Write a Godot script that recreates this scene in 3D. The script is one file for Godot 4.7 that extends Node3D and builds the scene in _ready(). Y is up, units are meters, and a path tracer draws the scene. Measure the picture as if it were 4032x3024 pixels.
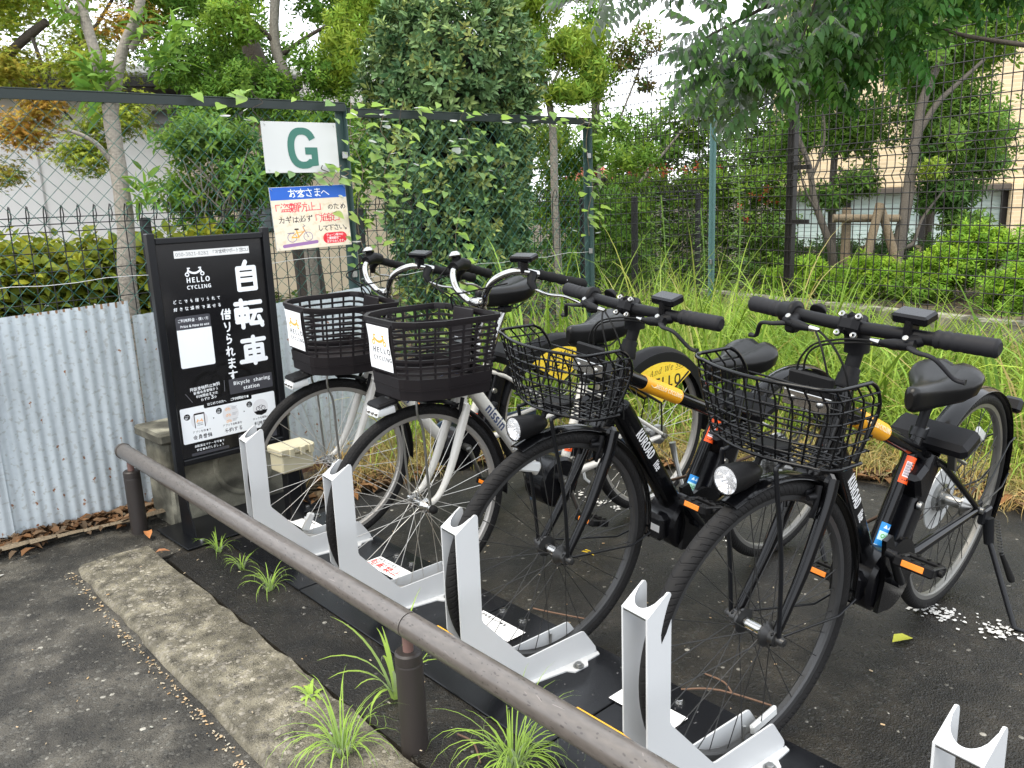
extends Node3D
# A bicycle sharing stand by an overgrown fence. Units are metres, y is up, the ground of the stand is y = 0.

class MB:
	var v := PackedVector3Array()
	var uv := PackedVector2Array()
	var ix := PackedInt32Array()
	var seams := PackedInt32Array()

	func tri(a: int, b: int, c: int) -> void:   # counter-clockwise seen from outside
		ix.append(a); ix.append(c); ix.append(b)

	func vert(p: Vector3, t := Vector2.ZERO) -> int:
		v.append(p); uv.append(t)
		return v.size() - 1

	func quad(a: Vector3, b: Vector3, c: Vector3, d: Vector3) -> void:
		var k := vert(a, Vector2(0, 1)); vert(b, Vector2(1, 1)); vert(c, Vector2(1, 0)); vert(d, Vector2(0, 0))
		tri(k, k + 1, k + 2); tri(k, k + 2, k + 3)

	func face(a: Vector3, b: Vector3, c: Vector3) -> void:
		var k := vert(a); vert(b); vert(c)
		tri(k, k + 1, k + 2)

	func box(x: Transform3D, s: Vector3, bev := 0.0) -> MB:
		var h := s * 0.5
		bev = minf(bev, minf(h.x, minf(h.y, h.z)) * 0.9)
		var ax := [Vector3.RIGHT, Vector3.UP, Vector3.BACK]
		for i in 3:
			for sg in [-1.0, 1.0]:
				var n: Vector3 = ax[i] * sg
				var t: Vector3 = ax[(i + 1) % 3]
				var b: Vector3 = ax[(i + 2) % 3] * sg
				var hn: float = h[i]
				var ht: float = h[(i + 1) % 3] - bev
				var hb: float = h[(i + 2) % 3] - bev
				quad(x * (n * hn - t * ht - b * hb), x * (n * hn + t * ht - b * hb), x * (n * hn + t * ht + b * hb), x * (n * hn - t * ht + b * hb))
		if bev > 0.0:
			for i in 3:
				var j := (i + 1) % 3
				var k := (i + 2) % 3
				for si in [-1.0, 1.0]:
					for sj in [-1.0, 1.0]:
						var pa := Vector3.ZERO
						var pb := Vector3.ZERO
						pa[i] = si * h[i]; pa[j] = sj * (h[j] - bev)
						pb[i] = si * (h[i] - bev); pb[j] = sj * h[j]
						var lo := Vector3.ZERO
						lo[k] = -(h[k] - bev)
						if si * sj > 0:
							quad(x * (pa + lo), x * (pb + lo), x * (pb - lo), x * (pa - lo))
						else:
							quad(x * (pb + lo), x * (pa + lo), x * (pa - lo), x * (pb - lo))
			for a in [-1.0, 1.0]:
				for b in [-1.0, 1.0]:
					for c in [-1.0, 1.0]:
						var p1 := Vector3(a * h.x, b * (h.y - bev), c * (h.z - bev))
						var p2 := Vector3(a * (h.x - bev), b * h.y, c * (h.z - bev))
						var p3 := Vector3(a * (h.x - bev), b * (h.y - bev), c * h.z)
						if a * b * c > 0: face(x * p1, x * p2, x * p3)
						else: face(x * p1, x * p3, x * p2)
		return self

	func frame_at(d: Vector3, up: Vector3) -> Basis:
		var zz := d.normalized()
		var xx := up.cross(zz)
		if xx.length() < 0.01: xx = Vector3(1, 0.2, 0.1).cross(zz)
		xx = xx.normalized()
		return Basis(xx, zz.cross(xx), zz)

	# a tube along points; r one radius or a list of radii; flat squeezes the second axis
	func tube(pts: Array, r, sides := 8, cap := true, closed := false, flat := 1.0, up := Vector3.UP) -> MB:
		var n := pts.size()
		var first := v.size()
		var ref := up
		var rings := n + (1 if closed else 0)
		var along := 0.0
		for q in rings:
			var i := q % n
			var p: Vector3 = pts[i]
			var a: Vector3 = pts[(i - 1 + n) % n] if (closed or i > 0) else p
			var b: Vector3 = pts[(i + 1) % n] if (closed or i < n - 1) else p
			var f := frame_at(b - a, ref)
			ref = f.y
			var rad: float = r[i] if r is Array else r
			if q > 0: along += p.distance_to(pts[(i - 1 + n) % n])
			for k in sides + 1:
				var an := TAU * k / sides
				vert(p + f.x * cos(an) * rad + f.y * sin(an) * rad * flat, Vector2(float(k) / sides, along))
			seams.append(v.size() - 1 - sides); seams.append(v.size() - 1)
		for q in rings - 1:
			for k in sides:
				var a := first + q * (sides + 1) + k
				var b := a + sides + 1
				tri(a, a + 1, b + 1); tri(a, b + 1, b)
		if cap and not closed:
			for e in 2:
				var c: Vector3 = pts[0] if e == 0 else pts[n - 1]
				var k0 := vert(c)
				var src := first if e == 0 else first + (rings - 1) * (sides + 1)
				for k in sides + 1:
					vert(v[src + k])
				for k in sides:
					if e == 0: tri(k0, k0 + 2 + k, k0 + 1 + k)
					else: tri(k0, k0 + 1 + k, k0 + 2 + k)
		return self

	# profile of Vector2(radius, height) turned about the y axis of x
	func lathe(prof: Array, x: Transform3D, seg := 16, hard := true, from := 0.0, to := TAU, vrep := 1.0) -> MB:
		var rows := []
		for i in prof.size():
			rows.append(prof[i])
			if hard and i > 0 and i < prof.size() - 1: rows.append(prof[i])
		var first := v.size()
		for i in rows.size():
			for k in seg + 1:
				var a := from + (to - from) * k / seg
				var p: Vector2 = rows[i]
				vert(x * Vector3(p.x * cos(a), p.y, p.x * sin(a)), Vector2(vrep * k / seg, float(i) / maxi(1, rows.size() - 1)))
			if to - from > TAU - 0.01: seams.append(v.size() - 1 - seg); seams.append(v.size() - 1)
		for i in rows.size() - 1:
			if hard and i % 2 == 1: continue
			for k in seg:
				var a := first + i * (seg + 1) + k
				var b := a + seg + 1
				tri(a, b + 1, a + 1); tri(a, b, b + 1)
		return self

	# polygon in xy, given thickness along z, flat faces
	func prism(poly: PackedVector2Array, depth: float, x: Transform3D) -> MB:
		var p := poly
		if Geometry2D.is_polygon_clockwise(p): p.reverse()
		var t := Geometry2D.triangulate_polygon(p)
		for s in [1.0, -1.0]:
			var k := v.size()
			for q in p: vert(x * Vector3(q.x, q.y, s * depth / 2), q)
			for i in range(0, t.size(), 3):
				var a := p[t[i]]; var b := p[t[i + 1]]; var c := p[t[i + 2]]
				var ccw := (b - a).cross(c - a) > 0
				if ccw == (s > 0): tri(k + t[i], k + t[i + 1], k + t[i + 2])
				else: tri(k + t[i], k + t[i + 2], k + t[i + 1])
		for i in p.size():
			var a := p[i]; var b := p[(i + 1) % p.size()]
			quad(x * Vector3(a.x, a.y, -depth / 2), x * Vector3(b.x, b.y, -depth / 2), x * Vector3(b.x, b.y, depth / 2), x * Vector3(a.x, a.y, depth / 2))
		return self

	# rings of equally many points, joined
	func loft(rings: Array, closed := true, cap := true) -> MB:
		var m: int = rings[0].size()
		var first := v.size()
		var w := m + (1 if closed else 0)
		for i in rings.size():
			for k in w: vert(rings[i][k % m], Vector2(float(k) / m, float(i) / maxi(1, rings.size() - 1)))
		for i in rings.size() - 1:
			for k in w - 1:
				var a := first + i * w + k
				var b := a + w
				tri(a, a + 1, b + 1); tri(a, b + 1, b)
		if cap and closed:
			for e in 2:
				var rg: Array = rings[0] if e == 0 else rings[rings.size() - 1]
				var c := Vector3.ZERO
				for q in rg: c += q
				var k0 := vert(c / m)
				for k in m + 1: vert(rg[k % m])
				for k in m:
					if e == 0: tri(k0, k0 + 2 + k, k0 + 1 + k)
					else: tri(k0, k0 + 1 + k, k0 + 2 + k)
		return self

	func leaf(b: Vector3, d: Vector3, nrm: Vector3, l: float, w: float, droop := 0.2, fold := 0.25) -> void:
		d = d.normalized()
		var s := d.cross(nrm).normalized()
		var u := s.cross(d).normalized()
		var k := vert(b)
		for q in [[0.28, 0.43, 0.10], [0.62, 0.40, 0.45]]:
			var m: Vector3 = b + d * l * q[0] - u * l * droop * q[2]
			vert(m + s * w * q[1] + u * w * fold); vert(m); vert(m - s * w * q[1] + u * w * fold)
		vert(b + d * l * 0.98 - u * l * droop)
		tri(k, k + 1, k + 2); tri(k, k + 2, k + 3)
		tri(k + 1, k + 4, k + 5); tri(k + 1, k + 5, k + 2); tri(k + 2, k + 5, k + 6); tri(k + 2, k + 6, k + 3)
		tri(k + 4, k + 7, k + 5); tri(k + 5, k + 7, k + 6)

	func mesh() -> ArrayMesh:
		var nm := PackedVector3Array()
		nm.resize(v.size())
		for i in range(0, ix.size(), 3):
			var a := ix[i]; var b := ix[i + 1]; var c := ix[i + 2]
			var n := (v[c] - v[a]).cross(v[b] - v[a])
			nm[a] += n; nm[b] += n; nm[c] += n
		for i in range(0, seams.size(), 2):   # tubes repeat their seam: join its normals
			var n := nm[seams[i]] + nm[seams[i + 1]]
			nm[seams[i]] = n; nm[seams[i + 1]] = n
		for i in nm.size(): nm[i] = nm[i].normalized() if nm[i].length_squared() > 1e-30 else Vector3.UP
		var arr := []
		arr.resize(Mesh.ARRAY_MAX)
		arr[Mesh.ARRAY_VERTEX] = v
		arr[Mesh.ARRAY_NORMAL] = nm
		arr[Mesh.ARRAY_TEX_UV] = uv
		arr[Mesh.ARRAY_INDEX] = ix
		var m := ArrayMesh.new()
		m.add_surface_from_arrays(Mesh.PRIMITIVE_TRIANGLES, arr)
		return m


# ---------------------------------------------------------------- pictures of flat print
class Pic:
	var im: Image
	var w: int
	var h: int
	func _init(ww: int, hh: int, c: Color) -> void:
		w = ww; h = hh
		im = Image.create(w, h, false, Image.FORMAT_RGBA8)
		im.fill(c)
	func put(x: int, y: int, c: Color, a: float) -> void:
		if x < 0 or y < 0 or x >= w or y >= h or a <= 0.0: return
		if a >= 1.0: im.set_pixel(x, y, c)
		else: im.set_pixel(x, y, im.get_pixel(x, y).lerp(c, a))
	func rect(x: float, y: float, ww: float, hh: float, c: Color) -> void:
		im.fill_rect(Rect2i(roundi(x), roundi(y), roundi(ww), roundi(hh)), c)
	func rrect(x: float, y: float, ww: float, hh: float, r: float, c: Color) -> void:
		for j in range(floori(y), ceili(y + hh)):
			for i in range(floori(x), ceili(x + ww)):
				var dx := maxf(maxf(x + r - i, i - (x + ww - r)), 0.0)
				var dy := maxf(maxf(y + r - j, j - (y + hh - r)), 0.0)
				put(i, j, c, clampf(r - sqrt(dx * dx + dy * dy) + 0.5, 0.0, 1.0))
	func disc(x: float, y: float, r: float, c: Color) -> void:
		rrect(x - r, y - r, 2 * r, 2 * r, r, c)
	func seg(a: Vector2, b: Vector2, t: float, c: Color) -> void:
		var e := t * 0.5 + 1.0
		var d := b - a
		var l2 := maxf(d.length_squared(), 1e-6)
		for j in range(floori(minf(a.y, b.y) - e), ceili(maxf(a.y, b.y) + e) + 1):
			for i in range(floori(minf(a.x, b.x) - e), ceili(maxf(a.x, b.x) + e) + 1):
				var p := Vector2(i, j)
				var k := clampf((p - a).dot(d) / l2, 0.0, 1.0)
				put(i, j, c, clampf(t * 0.5 - p.distance_to(a + d * k) + 0.5, 0.0, 1.0))
	func path(pts: Array, t: float, c: Color) -> void:
		for i in pts.size() - 1: seg(pts[i], pts[i + 1], t, c)
	func poly(p: PackedVector2Array, c: Color) -> void:
		var lo := p[0]; var hi := p[0]
		for q in p: lo = lo.min(q); hi = hi.max(q)
		for j in range(floori(lo.y), ceili(hi.y) + 1):
			for i in range(floori(lo.x), ceili(hi.x) + 1):
				if Geometry2D.is_point_in_polygon(Vector2(i, j), p): put(i, j, c, 1.0)
	func ring(x: float, y: float, r: float, t: float, c: Color, a0 := 0.0, a1 := TAU) -> void:
		var pts := []
		for k in 25:
			var a := a0 + (a1 - a0) * k / 24
			pts.append(Vector2(x + r * cos(a), y + r * sin(a)))
		path(pts, t, c)
	# strokes of one glyph on a 10 x 10 grid
	func glyph(strokes: String, x: float, y: float, sx: float, sy: float, t: float, c: Color, turn := 0.0) -> void:
		for s in strokes.split(" ", false):
			var pts := []
			for i in range(0, s.length() - 1, 2):
				var q := Vector2((s.unicode_at(i) - 48) * sx / 9.0, (s.unicode_at(i + 1) - 48) * sy / 9.0)
				pts.append(Vector2(x, y) + q.rotated(turn))
			path(pts, t, c)
	func tex() -> ImageTexture:
		return ImageTexture.create_from_image(im)


# strokes of the Japanese characters that the signs carry
var JP := {
	"自": "5042 2229 22828929 2484 2686 2989", "転": "0141 0343460603 0444 0747 2029 5191 5494 745898 8699", "車": "1191 2383872723 2585 0898 5059",
	"借": "2004 1319 4292 5054 8084 3494 4686894946 4787", "り": "213534 71756849", "ら": "4061 32355475766839", "れ": "3039 133317 346273677998",
	"ま": "2181 2484 50574928375789", "す": "1292 5055463544555739", "ど": "3145 7235274989 8081 9091", "こ": "2272 26284989", "で": "128254465879 7476 8486",
	"も": "4047597876 2363 2565", "て": "128254465879", "好": "301548 433609 0343 519173 737968 4595", "き": "2282 2484 4076 263879", "な": "1252 3016 7193 63675938476799",
	"場": "0343 2028 0848 5080835350 5181 4595 5538 569689 7659", "所": "0141 03434505 0209 8052 525649 5494 7479", "返": "1021 04242709 184999 4191 414538 538348 5498",
	"せ": "0494 717666 32384989", "る": "217126548679494768", "ご": "2262 26284989 8082 9092", "利": "4011 0343 2129 2306 2446 6166 909988", "用": "111609 11818978 1383 1585 5159",
	"料": "0343 2029 0012 4032 2408 2446 6072 5374 5796 8089", "金": "5004 5094 2373 1686 5459 2738 7867 1989", "使": "2004 1319 3191 4383864643 606639 4699", "い": "12163847 7296",
	"方": "5051 0292 423619 45857969", "月": "202619 20808978 2383 2585", "額": "2021 0242 3005 2306 1636391916 5191 5383875753 5585 6749 7799", "登": "114105 5094 8062 3363 3474763634 3748 7768 1989",
	"録": "2004 2042 0333 0545 2329 0848 518184 5383 4595 7479 5668 9576 7599", "は": "1119 3393 616759385799", "無": "2013 1292 0595 2226 4246 6266 8286 1809 3738 5758 7899", "新": "2021 0141 0343 0545 2429 2508 2548 8052 525649 5494 7479",
	"規": "0242 0444 202509 2549 5181865651 5383 5484 6659 767999", "会": "5004 5094 3363 1585 452878 6689", "員": "3070723230 2383872723 2585 3819 6889", "か": "1363675948 4019 7294",
	"開": "0009 00404303 0141 509099 505393 5191 2575 2777 4538 6569", "始": "301548 433609 0343 705393 8294 5585895955", "わ": "3039 133317 3462848769", "ず": "1292 5055463544555739 8081 9091", "分": "4005 6095 25756958 4519",
	"め": "2247 6046291643739669", "へ": "063398", "し": "30375986", "じ": "30375986 6162 8182", "ア": "118154 434629", "プ": "12827639 8090918180", "リ": "2126 717649", "を": "2282 40155456 94464989", "ッ": "2436 5466 846949",
	"ロ": "1282881812", "ク": "4015 32827639", "解": "2002 1232 0242 0209 424949 0444 0646 508073 7054 5595 5797 7579", "除": "0009 0020133405 6033 6094 4484 3595 6469 5738 7798", "予": "2171 3355 059586 555948",
	"約": "200423 3205 0545 2529 0708 3747 6043 52929887 6475", "ナ": "0393 505629", "マ": "129256 3568", "ー": "1585", "守": "5051 0292 0203 9293 1595 636958 3647", "安": "5051 0292 0203 9293 432679 6519 0595",
	"全": "5004 5094 3474 2676 1989 5459", "走": "2171 5043 0494 5458 5686 2519 2799", "行": "3003 3316 2429 5191 4393 737968", "ょ": "545849385889 5575", "う": "3061 23628549", "よ": "505739275789 5282", "ポ": "0292 505948 2407 7497 8090918180",
	"ト": "3039 3365", "サ": "0393 2026 707549", "お": "0262 30381826647859 7193", "客": "5051 0292 0203 9293 4215 337319 3488 3777793937", "様": "0343 2029 2306 2446 5061 8071 4191 4393 4595 7079 5738 7699",
	"窓": "5051 0191 0102 9192 3214 6274 534575 7385 1709 37397978 5758 8799", "口": "1282881812", "「": "814147", "」": "525818", "さ": "1282 4077 262879", "盗": "1021 0413 4032 418172 6144 6284 1686 1618 8688 3638 6668 0898",
	"難": "0141 1012 3032 0242450502 2029 0545 0646 2609 2649 6042 5259 7081 5292 5494 5696 5898 7278", "防": "0009 0030133405 7071 4292 625639 64848978", "止": "5058 5484 2328 0898", "の": "524628154272957859", "た": "0252 3019 5383 565889",
	"カ": "13837958 404519", "ギ": "1262 0575 3059 7072 8082", "必": "3041 8019 32388886 1407 8496", "施": "2021 0242 222609 244438 6042 5191 449486 6367 43489897", "錠": "2004 2042 0333 0545 2329 0848 7071 5191 5152 9192 5383 7378 7585 5449 5799",
	"下": "0191 4149 4365", "。": "1737391917", "チ": "7021 0494 515629", "ェ": "3575 5558 2888", "ン": "1132 195793", "等": "2002 1141 2133 6043 5191 2383 5254 0595 1696 657958 3748", "二": "2282 0898", "重": "8011 0292 2383862623 2585 5059 1777 0999",
	"駐": "0040 0006 0242 0444 064659 2026 0809 2829 7081 5393 5696 5999 7379", "輪": "0141 0343460603 0444 0747 2029 7043 7093 5484 5589 5759", "禁": "0242 2025 2204 2244 5292 7075 7254 7294 2676 0797 4749 2839 6889", "・": "4555", "台": "502484 7294 2686892926", "則": "1141491911 1343 1545 1909 3949 6166 909988", "五": "1191 4128 1474 7479 0999",
}

func jp(p: Pic, s: String, x: float, y: float, em: float, t: float, c: Color, step := 0.0, down := false, turn := 0.0) -> void:
	var st := step if step > 0.0 else em * 1.12
	var o := Vector2(x, y)
	for ch in s:
		if JP.has(ch): p.glyph(JP[ch], o.x, o.y, em, em, t, c, turn)
		elif ch != " ": latin(p, ch, o.x + em * 0.2, o.y + em * 0.95, em * 0.95, c)
		o += (Vector2(0, st) if down else Vector2(st, 0)).rotated(turn)

func font_of(kind: String, bold: bool) -> SystemFont:
	var f := SystemFont.new()
	f.font_names = PackedStringArray([kind])
	f.font_weight = 700 if bold else 400
	return f

# Latin letters through the triangles of a TextMesh; x, y is the left end of the base line, em the letter size
func latin(p: Pic, s: String, x: float, y: float, em: float, c: Color, bold := true, kind := "Droid Sans", space := 0.0, turn := 0.0, slant := 0.0) -> void:
	var pen := 0.0
	var parts := [s] if space == 0.0 else Array(s.split(""))
	for part in parts:
		if part == " ":
			pen += em * 0.35 + space
			continue
		var tm := TextMesh.new()
		tm.font = font_of(kind, bold)
		tm.font_size = 64
		tm.pixel_size = 1.0 / 64.0
		tm.depth = 0.0
		tm.curve_step = 1.0
		tm.text = part
		tm.horizontal_alignment = HORIZONTAL_ALIGNMENT_LEFT
		tm.vertical_alignment = VERTICAL_ALIGNMENT_BOTTOM
		var a := tm.surface_get_arrays(0)
		var vs: PackedVector3Array = a[Mesh.ARRAY_VERTEX]
		var idx: PackedInt32Array = a[Mesh.ARRAY_INDEX]
		var right := 0.0
		var q := PackedVector2Array()
		for k in vs: 
			q.append(Vector2(x, y) + Vector2((k.x + k.y * slant) * em + pen, -(k.y - 0.22) * em).rotated(turn))
			right = maxf(right, k.x)
		for i in range(0, idx.size(), 3):
			tri_fill(p, q[idx[i]], q[idx[i + 1]], q[idx[i + 2]], c)
		pen += right * em + space + em * 0.06

func tri_fill(p: Pic, a: Vector2, b: Vector2, c: Vector2, col: Color) -> void:
	var lo := a.min(b).min(c)
	var hi := a.max(b).max(c)
	var area := (b - a).cross(c - a)
	if absf(area) < 1e-5: return
	for j in range(floori(lo.y), ceili(hi.y) + 1):
		for i in range(floori(lo.x), ceili(hi.x) + 1):
			var q := Vector2(i, j)
			var w0 := (b - q).cross(c - q) / area
			var w1 := (c - q).cross(a - q) / area
			var w2 := 1.0 - w0 - w1
			if w0 >= -0.02 and w1 >= -0.02 and w2 >= -0.02: p.put(i, j, col, 1.0)

# the sharing service's mark: a smile between two small wheels
func smile(p: Pic, x: float, y: float, s: float, c: Color) -> void:
	var t := s * 0.075
	p.ring(x - 0.42 * s, y + 0.17 * s, 0.09 * s, t * 0.8, c)
	p.ring(x + 0.42 * s, y + 0.17 * s, 0.09 * s, t * 0.8, c)
	p.path([Vector2(x - 0.40 * s, y + 0.10 * s), Vector2(x - 0.32 * s, y - 0.14 * s)], t, c)
	p.path([Vector2(x + 0.40 * s, y + 0.10 * s), Vector2(x + 0.32 * s, y - 0.14 * s)], t, c)
	p.path([Vector2(x - 0.36 * s, y - 0.15 * s), Vector2(x - 0.26 * s, y - 0.15 * s)], t, c)
	p.path([Vector2(x + 0.36 * s, y - 0.15 * s), Vector2(x + 0.26 * s, y - 0.15 * s)], t, c)
	var pts := []
	for k in 13:
		var u := -1.0 + k / 6.0
		pts.append(Vector2(x + u * 0.33 * s, y + (0.12 - 0.13 * u * u) * s))
	p.path(pts, t * 1.5, c)


# ---------------------------------------------------------------- materials and nodes
var M := {}
var used := {}
var rng := RandomNumberGenerator.new()

func lin(r: float, g: float, b: float) -> Color:
	return Color(r, g, b).linear_to_srgb()

func mat(called: String, r: float, g: float, b: float, rough := 0.6, metal := 0.0, coat := 0.0, spec := 0.5) -> StandardMaterial3D:
	var m := StandardMaterial3D.new()
	m.resource_name = called
	m.albedo_color = lin(r, g, b)
	m.roughness = rough
	m.metallic = metal
	m.metallic_specular = spec
	if coat > 0.0:
		m.clearcoat_enabled = true; m.clearcoat = coat; m.clearcoat_roughness = 0.12
	M[called] = m
	return m

func leaf_mat(called: String, rough := 0.5, back := 0.7) -> StandardMaterial3D:
	var m := mat(called, 1, 1, 1, rough)
	m.vertex_color_use_as_albedo = true
	m.backlight_enabled = true
	m.backlight = Color(back, back, back)
	m.metallic_specular = 0.3
	return m

func plain_leaf(called: String, r: float, g: float, b: float, back := 0.7) -> StandardMaterial3D:
	var m := mat(called, r, g, b, 0.5)
	m.backlight_enabled = true
	m.backlight = Color(back, back, back)
	m.metallic_specular = 0.22
	return m

func print_mat(called: String, t: Texture2D, rough := 0.4) -> StandardMaterial3D:
	var m := mat(called, 1, 1, 1, rough)
	m.albedo_texture = t
	m.texture_repeat = false
	return m

func numbered(s: String) -> String:
	if not used.has(s):
		used[s] = 0
		return s
	used[s] += 1
	return "%s_%03d" % [s, used[s]]

func obj(called: String, mesh: Mesh, m: Material, parent: Node3D = null, x := Transform3D()) -> MeshInstance3D:
	var o := MeshInstance3D.new()
	o.mesh = mesh
	o.material_override = m
	o.transform = x
	if parent == null:
		o.name = numbered(called)
		add_child(o, true)
	else:
		var k := 0
		var n := called
		while parent.has_node(n):
			k += 1
			n = "%s_%03d" % [called, k]
		o.name = n
		parent.add_child(o, true)
	return o

# the same without looking for a free name: i numbers it
func piece(called: String, i: int, mesh: Mesh, m: Material, parent: Node3D, x := Transform3D()) -> MeshInstance3D:
	var o := MeshInstance3D.new()
	o.mesh = mesh
	o.material_override = m
	o.transform = x
	o.name = called if i == 0 else "%s_%03d" % [called, i]
	parent.add_child(o, true)
	return o

func tag(o: Node, label: String, category: String, group := "", kind := "") -> void:
	if label: o.set_meta("label", label)
	if category: o.set_meta("category", category)
	if group: o.set_meta("group", group)
	if kind: o.set_meta("kind", kind)

func thing(called: String, label: String, category: String, x := Transform3D(), group := "") -> Node3D:
	var o := Node3D.new()
	o.name = numbered(called)
	o.transform = x
	tag(o, label, category, group)
	add_child(o, true)
	return o

func sub(called: String, parent: Node3D, x := Transform3D()) -> Node3D:
	var o := Node3D.new()
	var k := 0
	var n := called
	while parent.has_node(n):
		k += 1
		n = "%s_%03d" % [called, k]
	o.name = n
	o.transform = x
	parent.add_child(o, true)
	return o

func struct(called: String, mesh: Mesh, m: Material, x := Transform3D()) -> MeshInstance3D:
	var o := obj(called, mesh, m, null, x)
	o.set_meta("kind", "structure")
	return o

func P(x: float, y: float, z: float) -> Vector3:
	return Vector3(x, y, z)

func T(o: Vector3, b := Basis()) -> Transform3D:
	return Transform3D(b, o)

func look_y(d: Vector3, twist := 0.0) -> Basis:   # a basis whose y axis runs along d
	var y := d.normalized()
	var x := y.cross(Vector3(0.3, 0.2, 1.0)).normalized()
	var z := x.cross(y)
	return Basis(x, y, z) * Basis(Vector3.UP, twist)

func scatter(called: String, mesh: Mesh, m: Material, xs: Array, cs: Array, parent: Node3D = null) -> MultiMeshInstance3D:
	var mm := MultiMesh.new()
	mm.transform_format = MultiMesh.TRANSFORM_3D
	mm.use_colors = true
	mm.mesh = mesh
	mm.instance_count = xs.size()
	for i in xs.size():
		mm.set_instance_transform(i, xs[i])
		mm.set_instance_color(i, cs[i])
	var o := MultiMeshInstance3D.new()
	o.multimesh = mm
	o.material_override = m
	if parent:
		var k := 0
		var n := called
		while parent.has_node(n):
			k += 1
			n = "%s_%03d" % [called, k]
		o.name = n
		parent.add_child(o, true)
	else:
		o.name = numbered(called)
		add_child(o, true)
	o.set_meta("kind", "stuff")
	return o

func curve(pts: Array, n := 8) -> Array:   # a smooth line through the points
	var out := []
	for i in pts.size() - 1:
		var a: Vector3 = pts[maxi(i - 1, 0)]
		var b: Vector3 = pts[i]
		var c: Vector3 = pts[i + 1]
		var d: Vector3 = pts[mini(i + 2, pts.size() - 1)]
		for k in n:
			out.append(b.cubic_interpolate(c, a, d, float(k) / n))
	out.append(pts[pts.size() - 1])
	return out

func rv() -> Vector3:
	var v := Vector3(rng.randfn(), rng.randfn(), rng.randfn())
	return v.normalized() if v.length() > 0.01 else Vector3.UP

func vary(c: Color, a: float) -> Color:
	var k := 1.0 + rng.randf_range(-a, a)
	var h := rng.randf_range(-a, a) * 0.5
	return Color(maxf(0, c.r * k * (1 + h)), maxf(0, c.g * k), maxf(0, c.b * k * (1 - h)))

const FA := Vector3(-2.1417, 0, -3.2186)      # where the corrugated sheets and the chain-link fence begin
const FD := Vector3(0.7733, 0, -0.6340)       # along that fence
const FN := Vector3(0.6340, 0, 0.7733)        # from the fence towards the stand
const DD := Vector3(0.6611, 0, 0.7503)        # along the row of docks
const DN := Vector3(0.7503, 0, -0.6611)       # from the docks towards the back of the stand
const DO := Vector3(-0.179, 0, -1.986)        # a point on the kerb side of the row of docks
const DK := Vector3(-0.175, 0, -1.950)        # the third dock
const DS := 0.6028                            # from dock to dock

func _ready() -> void:
	rng.seed = 7
	# camera
	var pitch := 0.22099
	var roll := -0.03926
	var fw := Vector3(0, -sin(pitch), -cos(pitch))
	var up0 := Vector3(0, cos(pitch), -sin(pitch))
	var rt := Vector3.RIGHT * cos(roll) + up0 * sin(roll)
	var up := up0 * cos(roll) - Vector3.RIGHT * sin(roll)
	var cam := Camera3D.new()
	cam.name = "camera"
	cam.fov = 49.73
	cam.near = 0.05
	cam.far = 400.0
	cam.transform = Transform3D(Basis(rt, up, -fw), Vector3(0, 1.3081, 0))
	add_child(cam)
	cam.current = true
	# an overcast noon sky
	var env := Environment.new()
	var sm := ProceduralSkyMaterial.new()
	sm.sky_top_color = Color(0.93, 0.955, 0.99)
	sm.sky_horizon_color = Color(0.97, 0.98, 1.0)
	sm.sky_curve = 0.2
	sm.ground_bottom_color = Color(0.25, 0.27, 0.22)
	sm.ground_horizon_color = Color(0.45, 0.48, 0.45)
	sm.sky_energy_multiplier = 1.0
	var sky := Sky.new()
	sky.sky_material = sm
	env.background_mode = Environment.BG_SKY
	env.sky = sky
	env.ambient_light_source = Environment.AMBIENT_SOURCE_SKY
	env.tonemap_mode = Environment.TONE_MAPPER_LINEAR
	env.tonemap_exposure = 3.0
	env.sdfgi_enabled = true
	env.ssao_enabled = true
	env.ssil_enabled = true
	var we := WorldEnvironment.new()
	we.name = "overcast_sky"
	we.environment = env
	add_child(we)
	var sun := DirectionalLight3D.new()
	sun.name = "sun"
	sun.light_energy = 0.42
	sun.light_color = Color(1.0, 0.97, 0.92)
	sun.light_angular_distance = 30.0
	sun.shadow_enabled = true
	sun.transform = Transform3D(Basis.looking_at(Vector3(0.35, -1.0, -0.30), Vector3(0, 0, -1)), Vector3(0, 10, 0))
	add_child(sun)

	materials()
	ground()
	fences()
	buildings()
	stand()
	sign_board()
	fence_signs()
	bicycles()
	trees()
	undergrowth()
	litter()


# ---------------------------------------------------------------- textures
func noise_img(size: int, freq: float, s: int, oct := 4, kind := FastNoiseLite.TYPE_SIMPLEX_SMOOTH) -> Image:
	var n := FastNoiseLite.new()
	n.seed = s
	n.frequency = freq
	n.noise_type = kind
	n.fractal_octaves = oct
	return n.get_seamless_image(size, size)

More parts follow.
